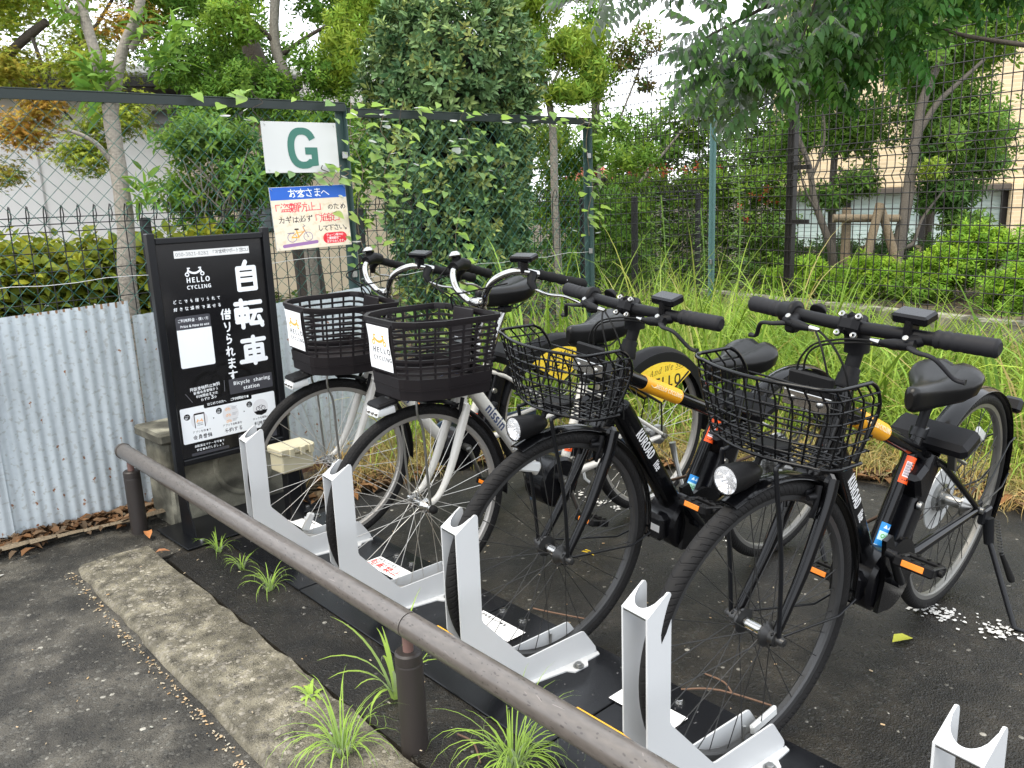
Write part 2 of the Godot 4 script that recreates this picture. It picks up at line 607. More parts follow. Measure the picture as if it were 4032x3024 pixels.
func speckled(size: int, base: Color, spread: float, stones: int, light: float, s: int, rmax := 3.2, warm := 0.0) -> Array:   # albedo and height of a coarse aggregate
	var r := RandomNumberGenerator.new()
	r.seed = s
	var a := noise_img(size, 0.02, s, 5)
	var b := noise_img(size, 0.3, s + 1, 2)
	var al := Image.create(size, size, false, Image.FORMAT_RGB8)
	var hi := Image.create(size, size, false, Image.FORMAT_RGB8)
	for j in size:
		for i in size:
			var k := 1.0 + (a.get_pixel(i, j).r - 0.5) * spread + (b.get_pixel(i, j).r - 0.5) * spread * 1.1
			al.set_pixel(i, j, lin(base.r * k, base.g * k, base.b * k))
			var g := 0.35 + 0.3 * b.get_pixel(i, j).r
			hi.set_pixel(i, j, Color(g, g, g))
	for q in stones:
		var x := r.randi() % size
		var y := r.randi() % size
		var rad := 0.7 + pow(r.randf(), 3.0) * rmax
		var asp := r.randf_range(0.5, 1.0)
		var an := r.randf() * PI
		var g := base.r * r.randf_range(0.5, 2.0)
		if r.randf() < light: g = r.randf_range(0.14, 0.36)
		var cc := lin(g * (1.05 + warm), g, g * (0.9 - warm))
		var hh := r.randf_range(0.45, 0.9)
		for j in range(-ceili(rad), ceili(rad) + 1):
			for i in range(-ceili(rad), ceili(rad) + 1):
				var p := Vector2(i, j).rotated(an)
				p.y /= asp
				if p.length() <= rad:
					var xx := posmod(x + i, size)
					var yy := posmod(y + j, size)
					al.set_pixel(xx, yy, cc)
					var e := hh * (1.0 - 0.35 * p.length() / rad)
					hi.set_pixel(xx, yy, Color(e, e, e))
	return [ImageTexture.create_from_image(al), ImageTexture.create_from_image(hi)]

func blotches(called: int, lo: float, freq := 0.012) -> ImageTexture:
	var im := noise_img(512, freq, called, 5)
	var o := Image.create(512, 512, false, Image.FORMAT_RGB8)
	for j in 512:
		for i in 512:
			var g := lerpf(lo, 1.0, smoothstep(0.25, 0.75, im.get_pixel(i, j).r))
			o.set_pixel(i, j, Color(g, g, g * 0.98))
	return ImageTexture.create_from_image(o)

func ground_mat(called: String, texs: Array, metre: float, rough: float, depth: float, spots: Texture2D) -> StandardMaterial3D:
	var m := mat(called, 1, 1, 1, rough)
	m.albedo_texture = texs[0]
	m.uv1_triplanar = true
	m.uv1_world_triplanar = true
	m.uv1_scale = Vector3.ONE / metre
	m.heightmap_enabled = true
	m.heightmap_texture = texs[1]
	m.heightmap_scale = depth
	m.detail_enabled = true
	m.detail_albedo = spots
	m.detail_blend_mode = BaseMaterial3D.BLEND_MODE_MUL
	m.detail_uv_layer = BaseMaterial3D.DETAIL_UV_2
	m.uv2_triplanar = true
	m.uv2_world_triplanar = true
	m.uv2_scale = Vector3.ONE / 2.3
	m.metallic_specular = 0.42
	return m

func materials() -> void:
	var blot := blotches(11, 0.62)
	ground_mat("asphalt", speckled(1024, Color(0.058, 0.053, 0.045), 1.2, 26000, 0.040, 3, 4.2), 1.75, 0.7, 1.2, blot)
	ground_mat("wet_asphalt", speckled(1024, Color(0.0185, 0.0155, 0.0118), 1.4, 26000, 0.022, 5, 4.2), 1.65, 0.52, 1.2, blot)
	ground_mat("concrete", speckled(1024, Color(0.165, 0.150, 0.115), 1.6, 22000, 0.16, 8, 5.0, 0.04), 1.6, 0.9, 1.4, blotches(15, 0.75, 0.03))
	ground_mat("soil", speckled(512, Color(0.10, 0.075, 0.045), 1.0, 4000, 0.06, 9, 3.0, 0.15), 0.8, 0.95, 1.0, blot)
	ground_mat("block_concrete", speckled(512, Color(0.26, 0.25, 0.205), 0.6, 900, 0.3, 10, 1.6), 0.6, 0.9, 0.12, blotches(17, 0.5, 0.02))
	mat("dock_white", 0.52, 0.53, 0.535, 0.42)
	mat("black_steel", 0.006, 0.0065, 0.008, 0.33, 0.0, 0.0, 0.38)
	mat("black_paint", 0.003, 0.003, 0.0035, 0.14, 0.0, 0.0, 0.38)
	mat("black_plastic", 0.006, 0.006, 0.0065, 0.45, 0.0, 0.0, 0.28)
	mat("black_rubber", 0.009, 0.009, 0.009, 0.7, 0.0, 0.0, 0.25)
	mat("black_matt", 0.006, 0.006, 0.007, 0.5, 0.0, 0.0, 0.28)
	mat("basket_plastic", 0.012, 0.010, 0.011, 0.42, 0.0, 0.0, 0.32)
	mat("grip_grey", 0.014, 0.014, 0.016, 0.6, 0.0, 0.0, 0.3)
	mat("chrome", 0.42, 0.415, 0.40, 0.16, 1.0)
	mat("steel", 0.33, 0.33, 0.32, 0.35, 1.0)
	mat("grey_rim", 0.20, 0.195, 0.18, 0.45, 0.6)
	mat("dark_rim", 0.05, 0.05, 0.05, 0.4, 0.4)
	mat("white_paint", 0.56, 0.54, 0.49, 0.25, 0.0, 0.5)
	mat("yellow_sleeve", 0.80, 0.36, 0.012, 0.45)
	mat("orange_reflector", 0.85, 0.24, 0.02, 0.25)
	mat("green_post", 0.045, 0.085, 0.080, 0.5)
	mat("green_rail", 0.004, 0.013, 0.011, 0.5)
	mat("green_wire", 0.015, 0.105, 0.078, 0.4)
	mat("dark_wire", 0.005, 0.0055, 0.006, 0.5)
	mat("brown_post", 0.011, 0.009, 0.008, 0.5)
	mat("tie_wire", 0.6, 0.6, 0.58, 0.4, 0.8)
	mat("beige_box", 0.50, 0.46, 0.32, 0.45)
	mat("brown_cap", 0.10, 0.09, 0.08, 0.4, 0.3)
	var gl := mat("clear_lens", 0.85, 0.87, 0.9, 0.08)
	gl.transparency = BaseMaterial3D.TRANSPARENCY_ALPHA
	gl.albedo_color.a = 0.25
	mat("mirror", 0.85, 0.85, 0.86, 0.12, 1.0)
	mat("clear_plastic", 0.60, 0.61, 0.60, 0.2)
	# galvanised sheet with rust and drips
	var p := Pic.new(512, 768, lin(0.36, 0.40, 0.42))
	var na := noise_img(512, 0.01, 21, 5)
	var nb := noise_img(512, 0.04, 22, 4)
	for j in 768:
		for i in 512:
			var k := 0.86 + 0.3 * (na.get_pixel(i, (j / 5) % 512).r) + 0.12 * (nb.get_pixel(i, j % 512).r - 0.5)
			var c := Color(0.45 * k, 0.50 * k, 0.525 * k)
			var low := smoothstep(0.62, 0.72, nb.get_pixel((i + 90) % 512, (j + 40) % 512).r) * 0.35
			c = c.lerp(Color(0.21, 0.19, 0.15), low)
			var edge := smoothstep(745.0, 766.0, j + 22.0 * (nb.get_pixel(i, 100).r - 0.5)) 
			c = c.lerp(Color(0.16, 0.06, 0.025), clampf(edge, 0, 0.9))
			p.im.set_pixel(i, j, c.linear_to_srgb())
	var r := RandomNumberGenerator.new()
	r.seed = 5
	for q in 34:
		var x := r.randf() * 512
		var y := r.randf() * 768
		if q < 14: y = 560 + r.randf() * 200
		var rc := lin(0.22, 0.075, 0.03)
		for e in 3: p.disc(x + r.randf_range(-3, 3), y + e * 2.5, r.randf_range(0.8, 3.2), rc)
		p.seg(Vector2(x, y), Vector2(x, y + r.randf_range(4, 26)), 1.2, lin(0.27, 0.19, 0.13))
	for q in 24:
		p.seg(Vector2(q * 23, 0), Vector2(q * 23, r.randf_range(3, 14)), 7, lin(0.22, 0.13, 0.07))
	var gm := print_mat("galvanised", p.tex(), 0.48)
	gm.metallic = 0.25
	# brown rail paint, scratched and wet
	p = Pic.new(1024, 256, lin(0.085, 0.070, 0.062))
	var nc := noise_img(512, 0.02, 31, 5)
	for j in 256:
		for i in 1024:
			var k := 0.8 + 0.42 * nc.get_pixel(i % 512, j * 2).r
			p.im.set_pixel(i, j, lin(0.088 * k, 0.076 * k, 0.067 * k))
	for q in 500:
		var x := r.randf() * 1024
		var y := r.randf() * 256
		p.seg(Vector2(x, y), Vector2(x + r.randf_range(0, 7), y + r.randf_range(-2, 2)), r.randf_range(1.0, 4.5), lin(0.035, 0.028, 0.024))
	for q in 46:
		var x := r.randf() * 1024
		var y := r.randf() * 256
		p.seg(Vector2(x, y), Vector2(x + r.randf_range(-34, 34), y + r.randf_range(-7, 7)), r.randf_range(0.4, 0.9), lin(0.3, 0.26, 0.24))
	for q in 110:
		var x := q * 9.4
		if r.randf() < 0.5: p.seg(Vector2(x, 212 + r.randf_range(-8, 8)), Vector2(x + 9, 212 + r.randf_range(-8, 8)), r.randf_range(0.5, 2.0), lin(0.30, 0.28, 0.27) if r.randf() < 0.6 else lin(0.05, 0.04, 0.035))
	p.im.rotate_90(CLOCKWISE)
	var rm := print_mat("rail_brown", p.tex(), 0.42)
	rm.texture_repeat = true
	rm.clearcoat_enabled = true
	rm.clearcoat = 0.5
	rm.clearcoat_roughness = 0.2
	mat("post_brown", 0.026, 0.021, 0.019, 0.5)
	# bark
	bark("pale_bark", Color(0.21, 0.19, 0.158), 41)
	bark("grey_bark", Color(0.085, 0.074, 0.060), 45)
	bark("dark_bark", Color(0.055, 0.045, 0.035), 42)
	bark("stake_wood", Color(0.17, 0.132, 0.085), 43)
	leaf_mat("leaf", 0.55, 0.9)
	leaf_mat("glossy_leaf", 0.42, 0.5)
	leaf_mat("grass", 0.6, 0.85)
	var dry := leaf_mat("dry_leaf", 0.85, 0.3)
	dry.metallic_specular = 0.2
	# tyre tread: chevrons as relief
	var t := Image.create(256, 256, false, Image.FORMAT_RGB8)
	for j in 256:
		for i in 256:
			var u := absf(j / 255.0 - 0.5) * 2.0       # across the tyre
			var g := 0.6
			if u < 0.62:
				var s := fposmod(i / 256.0 * 4.0 + u * 1.1, 1.0)
				if s < 0.16 or (absf(s - 0.55) < 0.055 and u > 0.2): g = 0.1
			else:
				g = 0.6 + 0.05 * sin(j * 1.2)
			t.set_pixel(i, j, Color(g, g, g))
	var ty := mat("tyre_chevron", 0.013, 0.0125, 0.0125, 0.65, 0.0, 0.0, 0.3)
	ty.heightmap_enabled = true
	ty.heightmap_texture = ImageTexture.create_from_image(t)
	ty.heightmap_scale = 0.7
	var t2 := Image.create(128, 256, false, Image.FORMAT_RGB8)
	for j in 256:
		for i in 128:
			var u := absf(j / 255.0 - 0.5) * 2.0
			var s := fposmod(i / 32.0 + floorf(u * 6.0) * 0.5, 1.0)
			var g := 0.15 if (s < 0.3 or fposmod(u * 6.0, 1.0) < 0.25) and u < 0.75 else 0.6
			t2.set_pixel(i, j, Color(g, g, g))
	var tz := mat("tyre_block", 0.011, 0.0105, 0.0105, 0.7, 0.0, 0.0, 0.3)
	tz.heightmap_enabled = true
	tz.heightmap_texture = ImageTexture.create_from_image(t2)
	tz.heightmap_scale = 0.45

func bark(called: String, c: Color, s: int) -> void:
	var n := noise_img(256, 0.03, s, 5)
	var o := Image.create(256, 256, false, Image.FORMAT_RGB8)
	var hm := Image.create(256, 256, false, Image.FORMAT_RGB8)
	for j in 256:
		for i in 256:
			var g := n.get_pixel(i, (j * 3) % 256).r * 0.6 + n.get_pixel((i * 3) % 256, j).r * 0.4
			var k := 0.45 + 1.1 * g
			o.set_pixel(i, j, lin(c.r * k, c.g * k, c.b * k))
			hm.set_pixel(i, j, Color(g, g, g))
	var m := mat(called, 1, 1, 1, 0.9)
	m.albedo_texture = ImageTexture.create_from_image(o)
	m.uv1_triplanar = true
	m.uv1_scale = Vector3(4, 2.0, 4)
	m.heightmap_enabled = true
	m.heightmap_texture = ImageTexture.create_from_image(hm)
	m.heightmap_scale = 0.8


# ---------------------------------------------------------------- the ground
func sheet(poly: Array, y: float, thick: float) -> ArrayMesh:   # a flat slab over a polygon of (x, z)
	var q := PackedVector2Array()
	for k in poly: q.append(Vector2(k.x, -k.y))
	var b := MB.new()
	b.prism(q, thick, Transform3D(Basis(Vector3.RIGHT, -PI / 2), Vector3(0, y - thick / 2, 0)))
	return b.mesh()

func at_d(along: float, back: float, y := 0.0) -> Vector3:   # a point by the row of docks
	return DO + DD * along + DN * back + Vector3(0, y, 0)

func at_k(i: int, along: float, back: float, y := 0.0) -> Vector3:   # a point by dock i
	return DK + DD * ((i - 2) * DS + along) + DN * back + Vector3(0, y, 0)

func at_f(along: float, out: float, y := 0.0) -> Vector3:    # a point by the chain-link fence
	return FA + FD * along + FN * out + Vector3(0, y, 0)

func xz(v: Vector3) -> Vector2:
	return Vector2(v.x, v.z)

func ground() -> void:
	var b := MB.new()
	b.quad(P(-150, -0.05, 100), P(150, -0.05, 100), P(150, -0.05, -200), P(-150, -0.05, -200))
	struct("garden_soil", b.mesh(), M.soil)
	# the road to the left of the kerb strip
	struct("road", sheet([Vector2(-2.9, -2.6), xz(at_f(0.62, 0.02)), xz(at_d(-1.85, -0.05)), xz(at_d(-1.60, -0.10)), xz(at_d(-1.55, -0.45)), xz(at_d(3.2, -0.45)), Vector2(1.6, 3), Vector2(-6, 3), Vector2(-6, 1)], -0.012, 0.05), M.asphalt)
	# the parking bay, edge ragged towards the grass
	var lot := [xz(at_d(-1.52, -0.222)), xz(at_d(3.6, -0.222)), Vector2(5.2, 0.6), Vector2(6.0, -1.5)]
	for q in [Vector2(4.4, -2.1), Vector2(3.2, -2.3), Vector2(2.55, -2.62), Vector2(2.1, -3.05), Vector2(1.92, -3.45), Vector2(1.45, -3.62), Vector2(1.0, -3.75), Vector2(0.5, -4.0), Vector2(0.05, -4.15), Vector2(-0.35, -4.0), Vector2(-0.6, -3.72), Vector2(-0.95, -3.62), Vector2(-1.25, -3.6)]:
		lot.append(q)
	struct("parking_bay", sheet(lot, 0.0, 0.06), M.wet_asphalt)
	# the weathered kerb strip: an uneven slab with a broken edge
	var k := MB.new()
	var r := RandomNumberGenerator.new()
	r.seed = 12
	var rows := []
	for i in 61:
		var s := -1.70 + i * 0.085
		var e := r.randf_range(-0.006, 0.006)
		var w := r.randf_range(-0.018, 0.018)
		rows.append([at_d(s, -0.505 + e, -0.03), at_d(s, -0.500 + e, -0.004), at_d(s, -0.485 + e, 0.008), at_d(s, -0.33, 0.011), at_d(s, -0.235 + w * 0.6, 0.007), at_d(s, -0.215 + w * 0.6, -0.02)])
	k.loft(rows, false, false)
	struct("kerb_strip", k.mesh(), M.concrete)
	# worn white paint: flecks left of two parking lines
	var f := MB.new()
	for ln in [[at_d(0.62, 1.345), at_d(1.35, 1.36), 640], [at_d(-1.00, 1.32), at_d(-0.55, 1.36), 240], [at_d(-0.3, 1.36), at_d(0.1, 1.36), 110]]:
		for q in ln[2]:
			var t := r.randf()
			var c: Vector3 = ln[0].lerp(ln[1], t) + DN * r.randfn() * 0.026
			if sin(t * 23.0) + sin(t * 11.0 + 1.0) < -0.5 and r.randf() < 0.85: continue
			c.y = 0.003 + 0.0002 * (q % 17)
			var n := r.randi_range(4, 6)
			var sz := r.randf_range(0.002, 0.0085)
			var k0 := f.vert(c)
			for e in n: 
				var an := -TAU * e / n
				f.vert(c + Vector3(cos(an), 0, sin(an)) * sz * r.randf_range(0.5, 1.3))
			for e in n: f.tri(k0, k0 + 1 + e, k0 + 1 + (e + 1) % n)
	struct("painted_line", f.mesh(), mat("road_paint", 0.62, 0.61, 0.58, 0.8))
	# the far bank behind the stand: rough ground that rises a little to the concrete edging
	var g := MB.new()
	var n := FastNoiseLite.new()
	n.seed = 4
	n.frequency = 0.6
	var rr := []
	for i in 22:
		var row := []
		for j in 30:
			var x := -3.0 + i * 0.42
			var z := -3.3 - j * 0.26
			var a := smoothstep(0.0, 1.2, (Vector3(x, 0, z) - at_d(0, 1.55)).dot(DN))
			row.append(Vector3(x, -0.05 + 0.07 * a + 0.05 * a * n.get_noise_2d(x * 3, z * 3), z))
		rr.append(row)
	g.loft(rr, false, false)
	struct("bank", g.mesh(), M.soil)
	# concrete edging below the tall fence
	var e0 := P(2.15, 0, -9.65)
	var e1 := P(4.75, 0, -5.25)
	var d := (e1 - e0).normalized()
	var m := MB.new()
	m.box(T((e0 + e1) / 2 + P(0, 0.07, 0), Basis(d, Vector3.UP, d.cross(Vector3.UP))), P((e1 - e0).length(), 0.26, 0.16), 0.02)
	struct("concrete_edging", m.mesh(), M.block_concrete)


# ---------------------------------------------------------------- fences
func wire(b: MB, a: Vector3, c: Vector3, r: float, sides := 4) -> void:
	b.tube([a, c], r, sides, false)

func fences() -> void:
	var ba := Basis(FD, Vector3.UP, FN)            # x along the fence, z towards the stand
	# corrugated sheets
	var spec := [[-0.62, 0.055, 0.03, 0.90, "left"], [0.02, 0.625, 0.0, 0.925, "a"], [0.64, 1.02, -0.03, 0.875, "b"], [1.02, 1.83, 0.01, 0.86, "c"]]
	var lab := ["corrugated metal sheet cut off by the left edge of the photo", "wide rusty corrugated metal sheet left of the black sign board", "narrow corrugated metal sheet just behind the left edge of the sign board", "corrugated metal sheet with a slanting top behind the bicycle baskets"]
	for q in 4:
		var sp: Array = spec[q]
		var w: float = sp[1] - sp[0]
		var b := MB.new()
		var rows := []
		var n := int(w / 0.006)
		for i in n + 1:
			var x := w * i / n
			var z := 0.0042 * cos(TAU * x / 0.046)
			var top: float = sp[3] + (0.055 * (x / w - 0.5) if q == 3 else 0.02 * (x / w - 0.5))
			var bot := 0.012 if q != 3 else -0.03
			var row := []
			for k in 7: row.append(P(x, lerpf(bot, top, k / 6.0), z + 0.004 * sin(k * 1.3 + x * 5.0)))
			rows.append(row)
		b.loft(rows, false, false)
		for i in b.v.size(): b.uv[i] = Vector2(b.v[i].x / 0.65, 1.0 - b.v[i].y / 0.93)
		var o := obj("corrugated_sheet", b.mesh(), M.galvanised if q != 0 else M.galvanised, null, T(at_f(sp[0], sp[2]), ba))
		tag(o, lab[q], "metal sheet", "corrugated sheets along the fence")
	# green chain-link fence: zigzag wires between rails and posts, in two bays
	var pw := 0.0345
	var hz := 0.072
	for bay in 2:
		var s0 := -0.40 if bay == 0 else 1.80
		var s1 := 1.76 if bay == 0 else 3.50
		var y1 := 1.80 if bay == 0 else 1.775
		var fen := thing("chain_link_fence", ["green chain-link fence bay over the corrugated sheets with the G sign hung on it", "green chain-link fence bay overgrown with vines in front of the clipped bush"][bay], "fence", T(at_f(s0, -0.04), ba), "bays of the chain-link fence")
		var zz := MB.new()
		var pts := []
		var ns := int((y1 - 0.06) / (hz / 2))
		for k in ns + 1:
			pts.append(P(0.0 if k % 2 == 0 else pw, 0.05 + k * hz / 2, 0.0022 if k % 2 == 0 else -0.0022))
			if k < ns: pts.append(P(pw * 0.5, 0.05 + (k + 0.5) * hz / 2, 0.0))
		zz.tube(pts, 0.0014, 4, false)
		var zm := zz.mesh()
		var nw := int((s1 - s0) / pw)
		for k in nw:
			var x := T(P(k * pw, 0, 0))
			if k % 2 == 1: x = Transform3D(Basis(Vector3(-1, 0, 0), Vector3.UP, Vector3(0, 0, 1)), P((k + 1) * pw, 0, 0))
			piece("zigzag_wire", k, zm, M.green_wire, fen, x)
		# angle-iron rail: a flat top and a hanging leg
		var ra := MB.new()
		ra.box(T(P((s1 - s0) / 2, y1 + 0.002, 0.004)), P(s1 - s0 + 0.03, 0.005, 0.045), 0.001)
		ra.box(T(P((s1 - s0) / 2, y1 - 0.021, 0.024)), P(s1 - s0 + 0.03, 0.038, 0.005), 0.001)
		obj("top_rail", ra.mesh(), M.green_rail, fen)
		for e in ([0] if bay == 0 else [0, 1]):
			var po := MB.new()
			var xx := (s1 - s0) if (bay == 0 or e == 1) else 0.0
			if bay == 0: xx = s1 - s0 - 0.0
			if bay == 1 and e == 0: continue
			po.box(T(P(xx, y1 / 2 - 0.03, -0.018)), P(0.045, y1 + 0.04, 0.005), 0.001)
			po.box(T(P(xx + 0.02, y1 / 2 - 0.03, 0.002)), P(0.005, y1 + 0.04, 0.04), 0.001)
			obj("post", po.mesh(), M.green_post, fen)
		for k in 3:
			var bo := MB.new()
			bo.box(T(P(s1 - s0, 0.35 + k * 0.6, 0.012)), P(0.03, 0.035, 0.012), 0.003)
			obj("clamp", bo.mesh(), M.steel, fen)
		# tension wire
		var tw := MB.new()
		var tp := []
		for k in 19: tp.append(P((s1 - s0) * k / 18.0, (1.02 if bay == 0 else 0.92) + 0.006 * sin(k * 1.7) + 0.03 * k / 18.0, 0.006))
		tw.tube(tp, 0.0016, 5, false)
		obj("tension_wire", tw.mesh(), M.tie_wire, fen)
	# low black mesh fence behind it, its wires bent into loops at the top
	var l0 := P(-3.15, 0, -3.62)
	var l1 := P(2.10, 0, -9.02)
	var ld := (l1 - l0).normalized()
	var ln := ld.cross(Vector3.UP)
	var lf := thing("low_mesh_fence", "low black welded mesh fence with looped top wires behind the chain-link fence", "fence", T(l0, Basis(ld, Vector3.UP, ln)))
	var len := (l1 - l0).length()
	var lw := MB.new()
	var h := 1.36
	var lp := [P(0, 0.03, 0), P(0, h - 0.10, 0), P(0, h - 0.03, 0.012), P(0, h, 0.03), P(0, h - 0.006, 0.045), P(0, h - 0.05, 0.055), P(0, h - 0.09, 0.03)]
	lw.tube(lp, 0.0034, 5, false, false, 1.0, Vector3.RIGHT)
	var lm := lw.mesh()
	var nl := int(len / 0.082)
	for k in nl: piece("upright_wire", k, lm, M.dark_wire, lf, T(P(0.02 + k * 0.082, 0, 0)))
	var hw := MB.new()
	hw.tube([P(0, 0, 0.003), P(len, 0, 0.003)], 0.0029, 5, false)
	var hm := hw.mesh()
	var ys := [0.06, 0.22, 0.38, 0.54, 0.70, 0.86, 1.02, 1.12, 1.225, 1.265, 1.30]
	for k in ys.size(): piece("level_wire", k, hm, M.dark_wire, lf, T(P(0, ys[k], 0 if k < 9 else 0.01)))
	var px := [0.75, 1.62, 3.10, 3.95, 5.55, 6.35, 7.5]
	for k in px.size():
		var b := MB.new()
		b.lathe([Vector2(0.0, 1.28), Vector2(0.03, 1.275), Vector2(0.03, -0.05)], T(P(px[k], 0, -0.03)), 12)
		piece("post", k, b.mesh(), M.dark_wire, lf)
	# tall dark mesh fence along the back, folded twice
	var t0 := P(1.25, -0.05, -12.6)
	var t1 := P(4.95, -0.05, -6.2)
	var td := (t1 - t0).normalized()
	var tn := Vector3.UP.cross(td)
	var tf := thing("tall_mesh_fence", "tall dark brown mesh fence with folded wires along the concrete edging", "fence", T(t0, Basis(td, Vector3.UP, td.cross(Vector3.UP))))
	var tl := (t1 - t0).length()
	var th := 3.15
	var tw2 := MB.new()
	tw2.tube([P(0, 0.02, 0), P(0, 1.36, 0), P(0, 1.43, 0.045), P(0, 1.50, 0), P(0, 1.62, 0), P(0, 1.69, 0.045), P(0, 1.76, 0), P(0, 2.95, 0), P(0, 3.06, 0.015), P(0, th, 0.05), P(0, th - 0.02, 0.075), P(0, th - 0.1, 0.07)], 0.0050, 5, false, false, 1.0, Vector3.RIGHT)
	var tm := tw2.mesh()
	var nt := int(tl / 0.088)
	for k in nt: piece("upright_wire", k, tm, M.brown_post, tf, T(P(0.03 + k * 0.088, 0, 0)))
	var t2 := MB.new()
	t2.tube([P(0, 0, 0.004), P(tl, 0, 0.004)], 0.0054, 5, false)
	var t2m := t2.mesh()
	var k2 := 0
	for y in [0.06, 0.21, 0.36, 0.51, 0.66, 0.81, 0.96, 1.11, 1.26, 1.36, 1.43, 1.50, 1.62, 1.69, 1.76, 1.92, 2.07, 2.22, 2.37, 2.52, 2.67, 2.82, 2.95, 3.06]:
		piece("level_wire", k2, t2m, M.brown_post, tf, T(P(0, y, 0.045 if y == 1.43 or y == 1.69 else 0.0)))
		k2 += 1
	k2 = 0
	for x in [0.12, 3.75, 7.25]:
		var b := MB.new()
		b.box(T(P(x, 1.55, -0.055)), P(0.09, 3.2, 0.08), 0.006)
		b.box(T(P(x, 1.55, -0.012)), P(0.035, 3.2, 0.012), 0.002)
		piece("post", k2, b.mesh(), M.brown_post, tf)
		var c := MB.new()
		c.box(T(P(x + 0.16, 1.56, -0.02)), P(0.24, 0.05, 0.03), 0.004)
		c.box(T(P(x + 0.16, 0.98, -0.02)), P(0.24, 0.05, 0.03), 0.004)
		piece("bracket", k2, c.mesh(), M.brown_post, tf)
		k2 += 1
	# a single green angle post in the grass before the edging
	var gp := thing("angle_post", "slim blue-green angle-iron post standing alone in the tall grass", "post", T(P(2.14, -0.05, -8.8), Basis(Vector3.UP, 0.5)))
	var g := MB.new()
	g.box(T(P(0, 1.05, 0)), P(0.05, 2.1, 0.006), 0.001)
	g.box(T(P(0.022, 1.05, 0.022)), P(0.006, 2.1, 0.04), 0.001)
	obj("angle_iron", g.mesh(), mat("blue_green_post", 0.10, 0.19, 0.19, 0.45), gp)
	g = MB.new()
	g.box(T(P(0, 0.62, 0.012)), P(0.04, 0.05, 0.02), 0.003)
	obj("bolt_plate", g.mesh(), M.steel, gp)


# ---------------------------------------------------------------- buildings
func brick_mat() -> StandardMaterial3D:
	var p := Pic.new(256, 256, lin(0.72, 0.62, 0.44))
	var r := RandomNumberGenerator.new()
	r.seed = 3
	for row in 16:
		for c in 5:
			var k := r.randf_range(0.82, 1.1)
			var x := c * 64 - (32 if row % 2 else 0)
			p.rect(x + 1, row * 16 + 3, 62, 13, lin(0.70 * k, 0.55 * k, 0.35 * k))
	var m := mat("tan_brick", 1, 1, 1, 0.85)
	m.albedo_texture = p.tex()
	m.uv1_triplanar = true
	m.uv1_world_triplanar = true
	m.uv1_scale = Vector3.ONE / 1.28
	m.heightmap_enabled = true
	m.heightmap_texture = m.albedo_texture
	m.heightmap_scale = 0.6
	return m

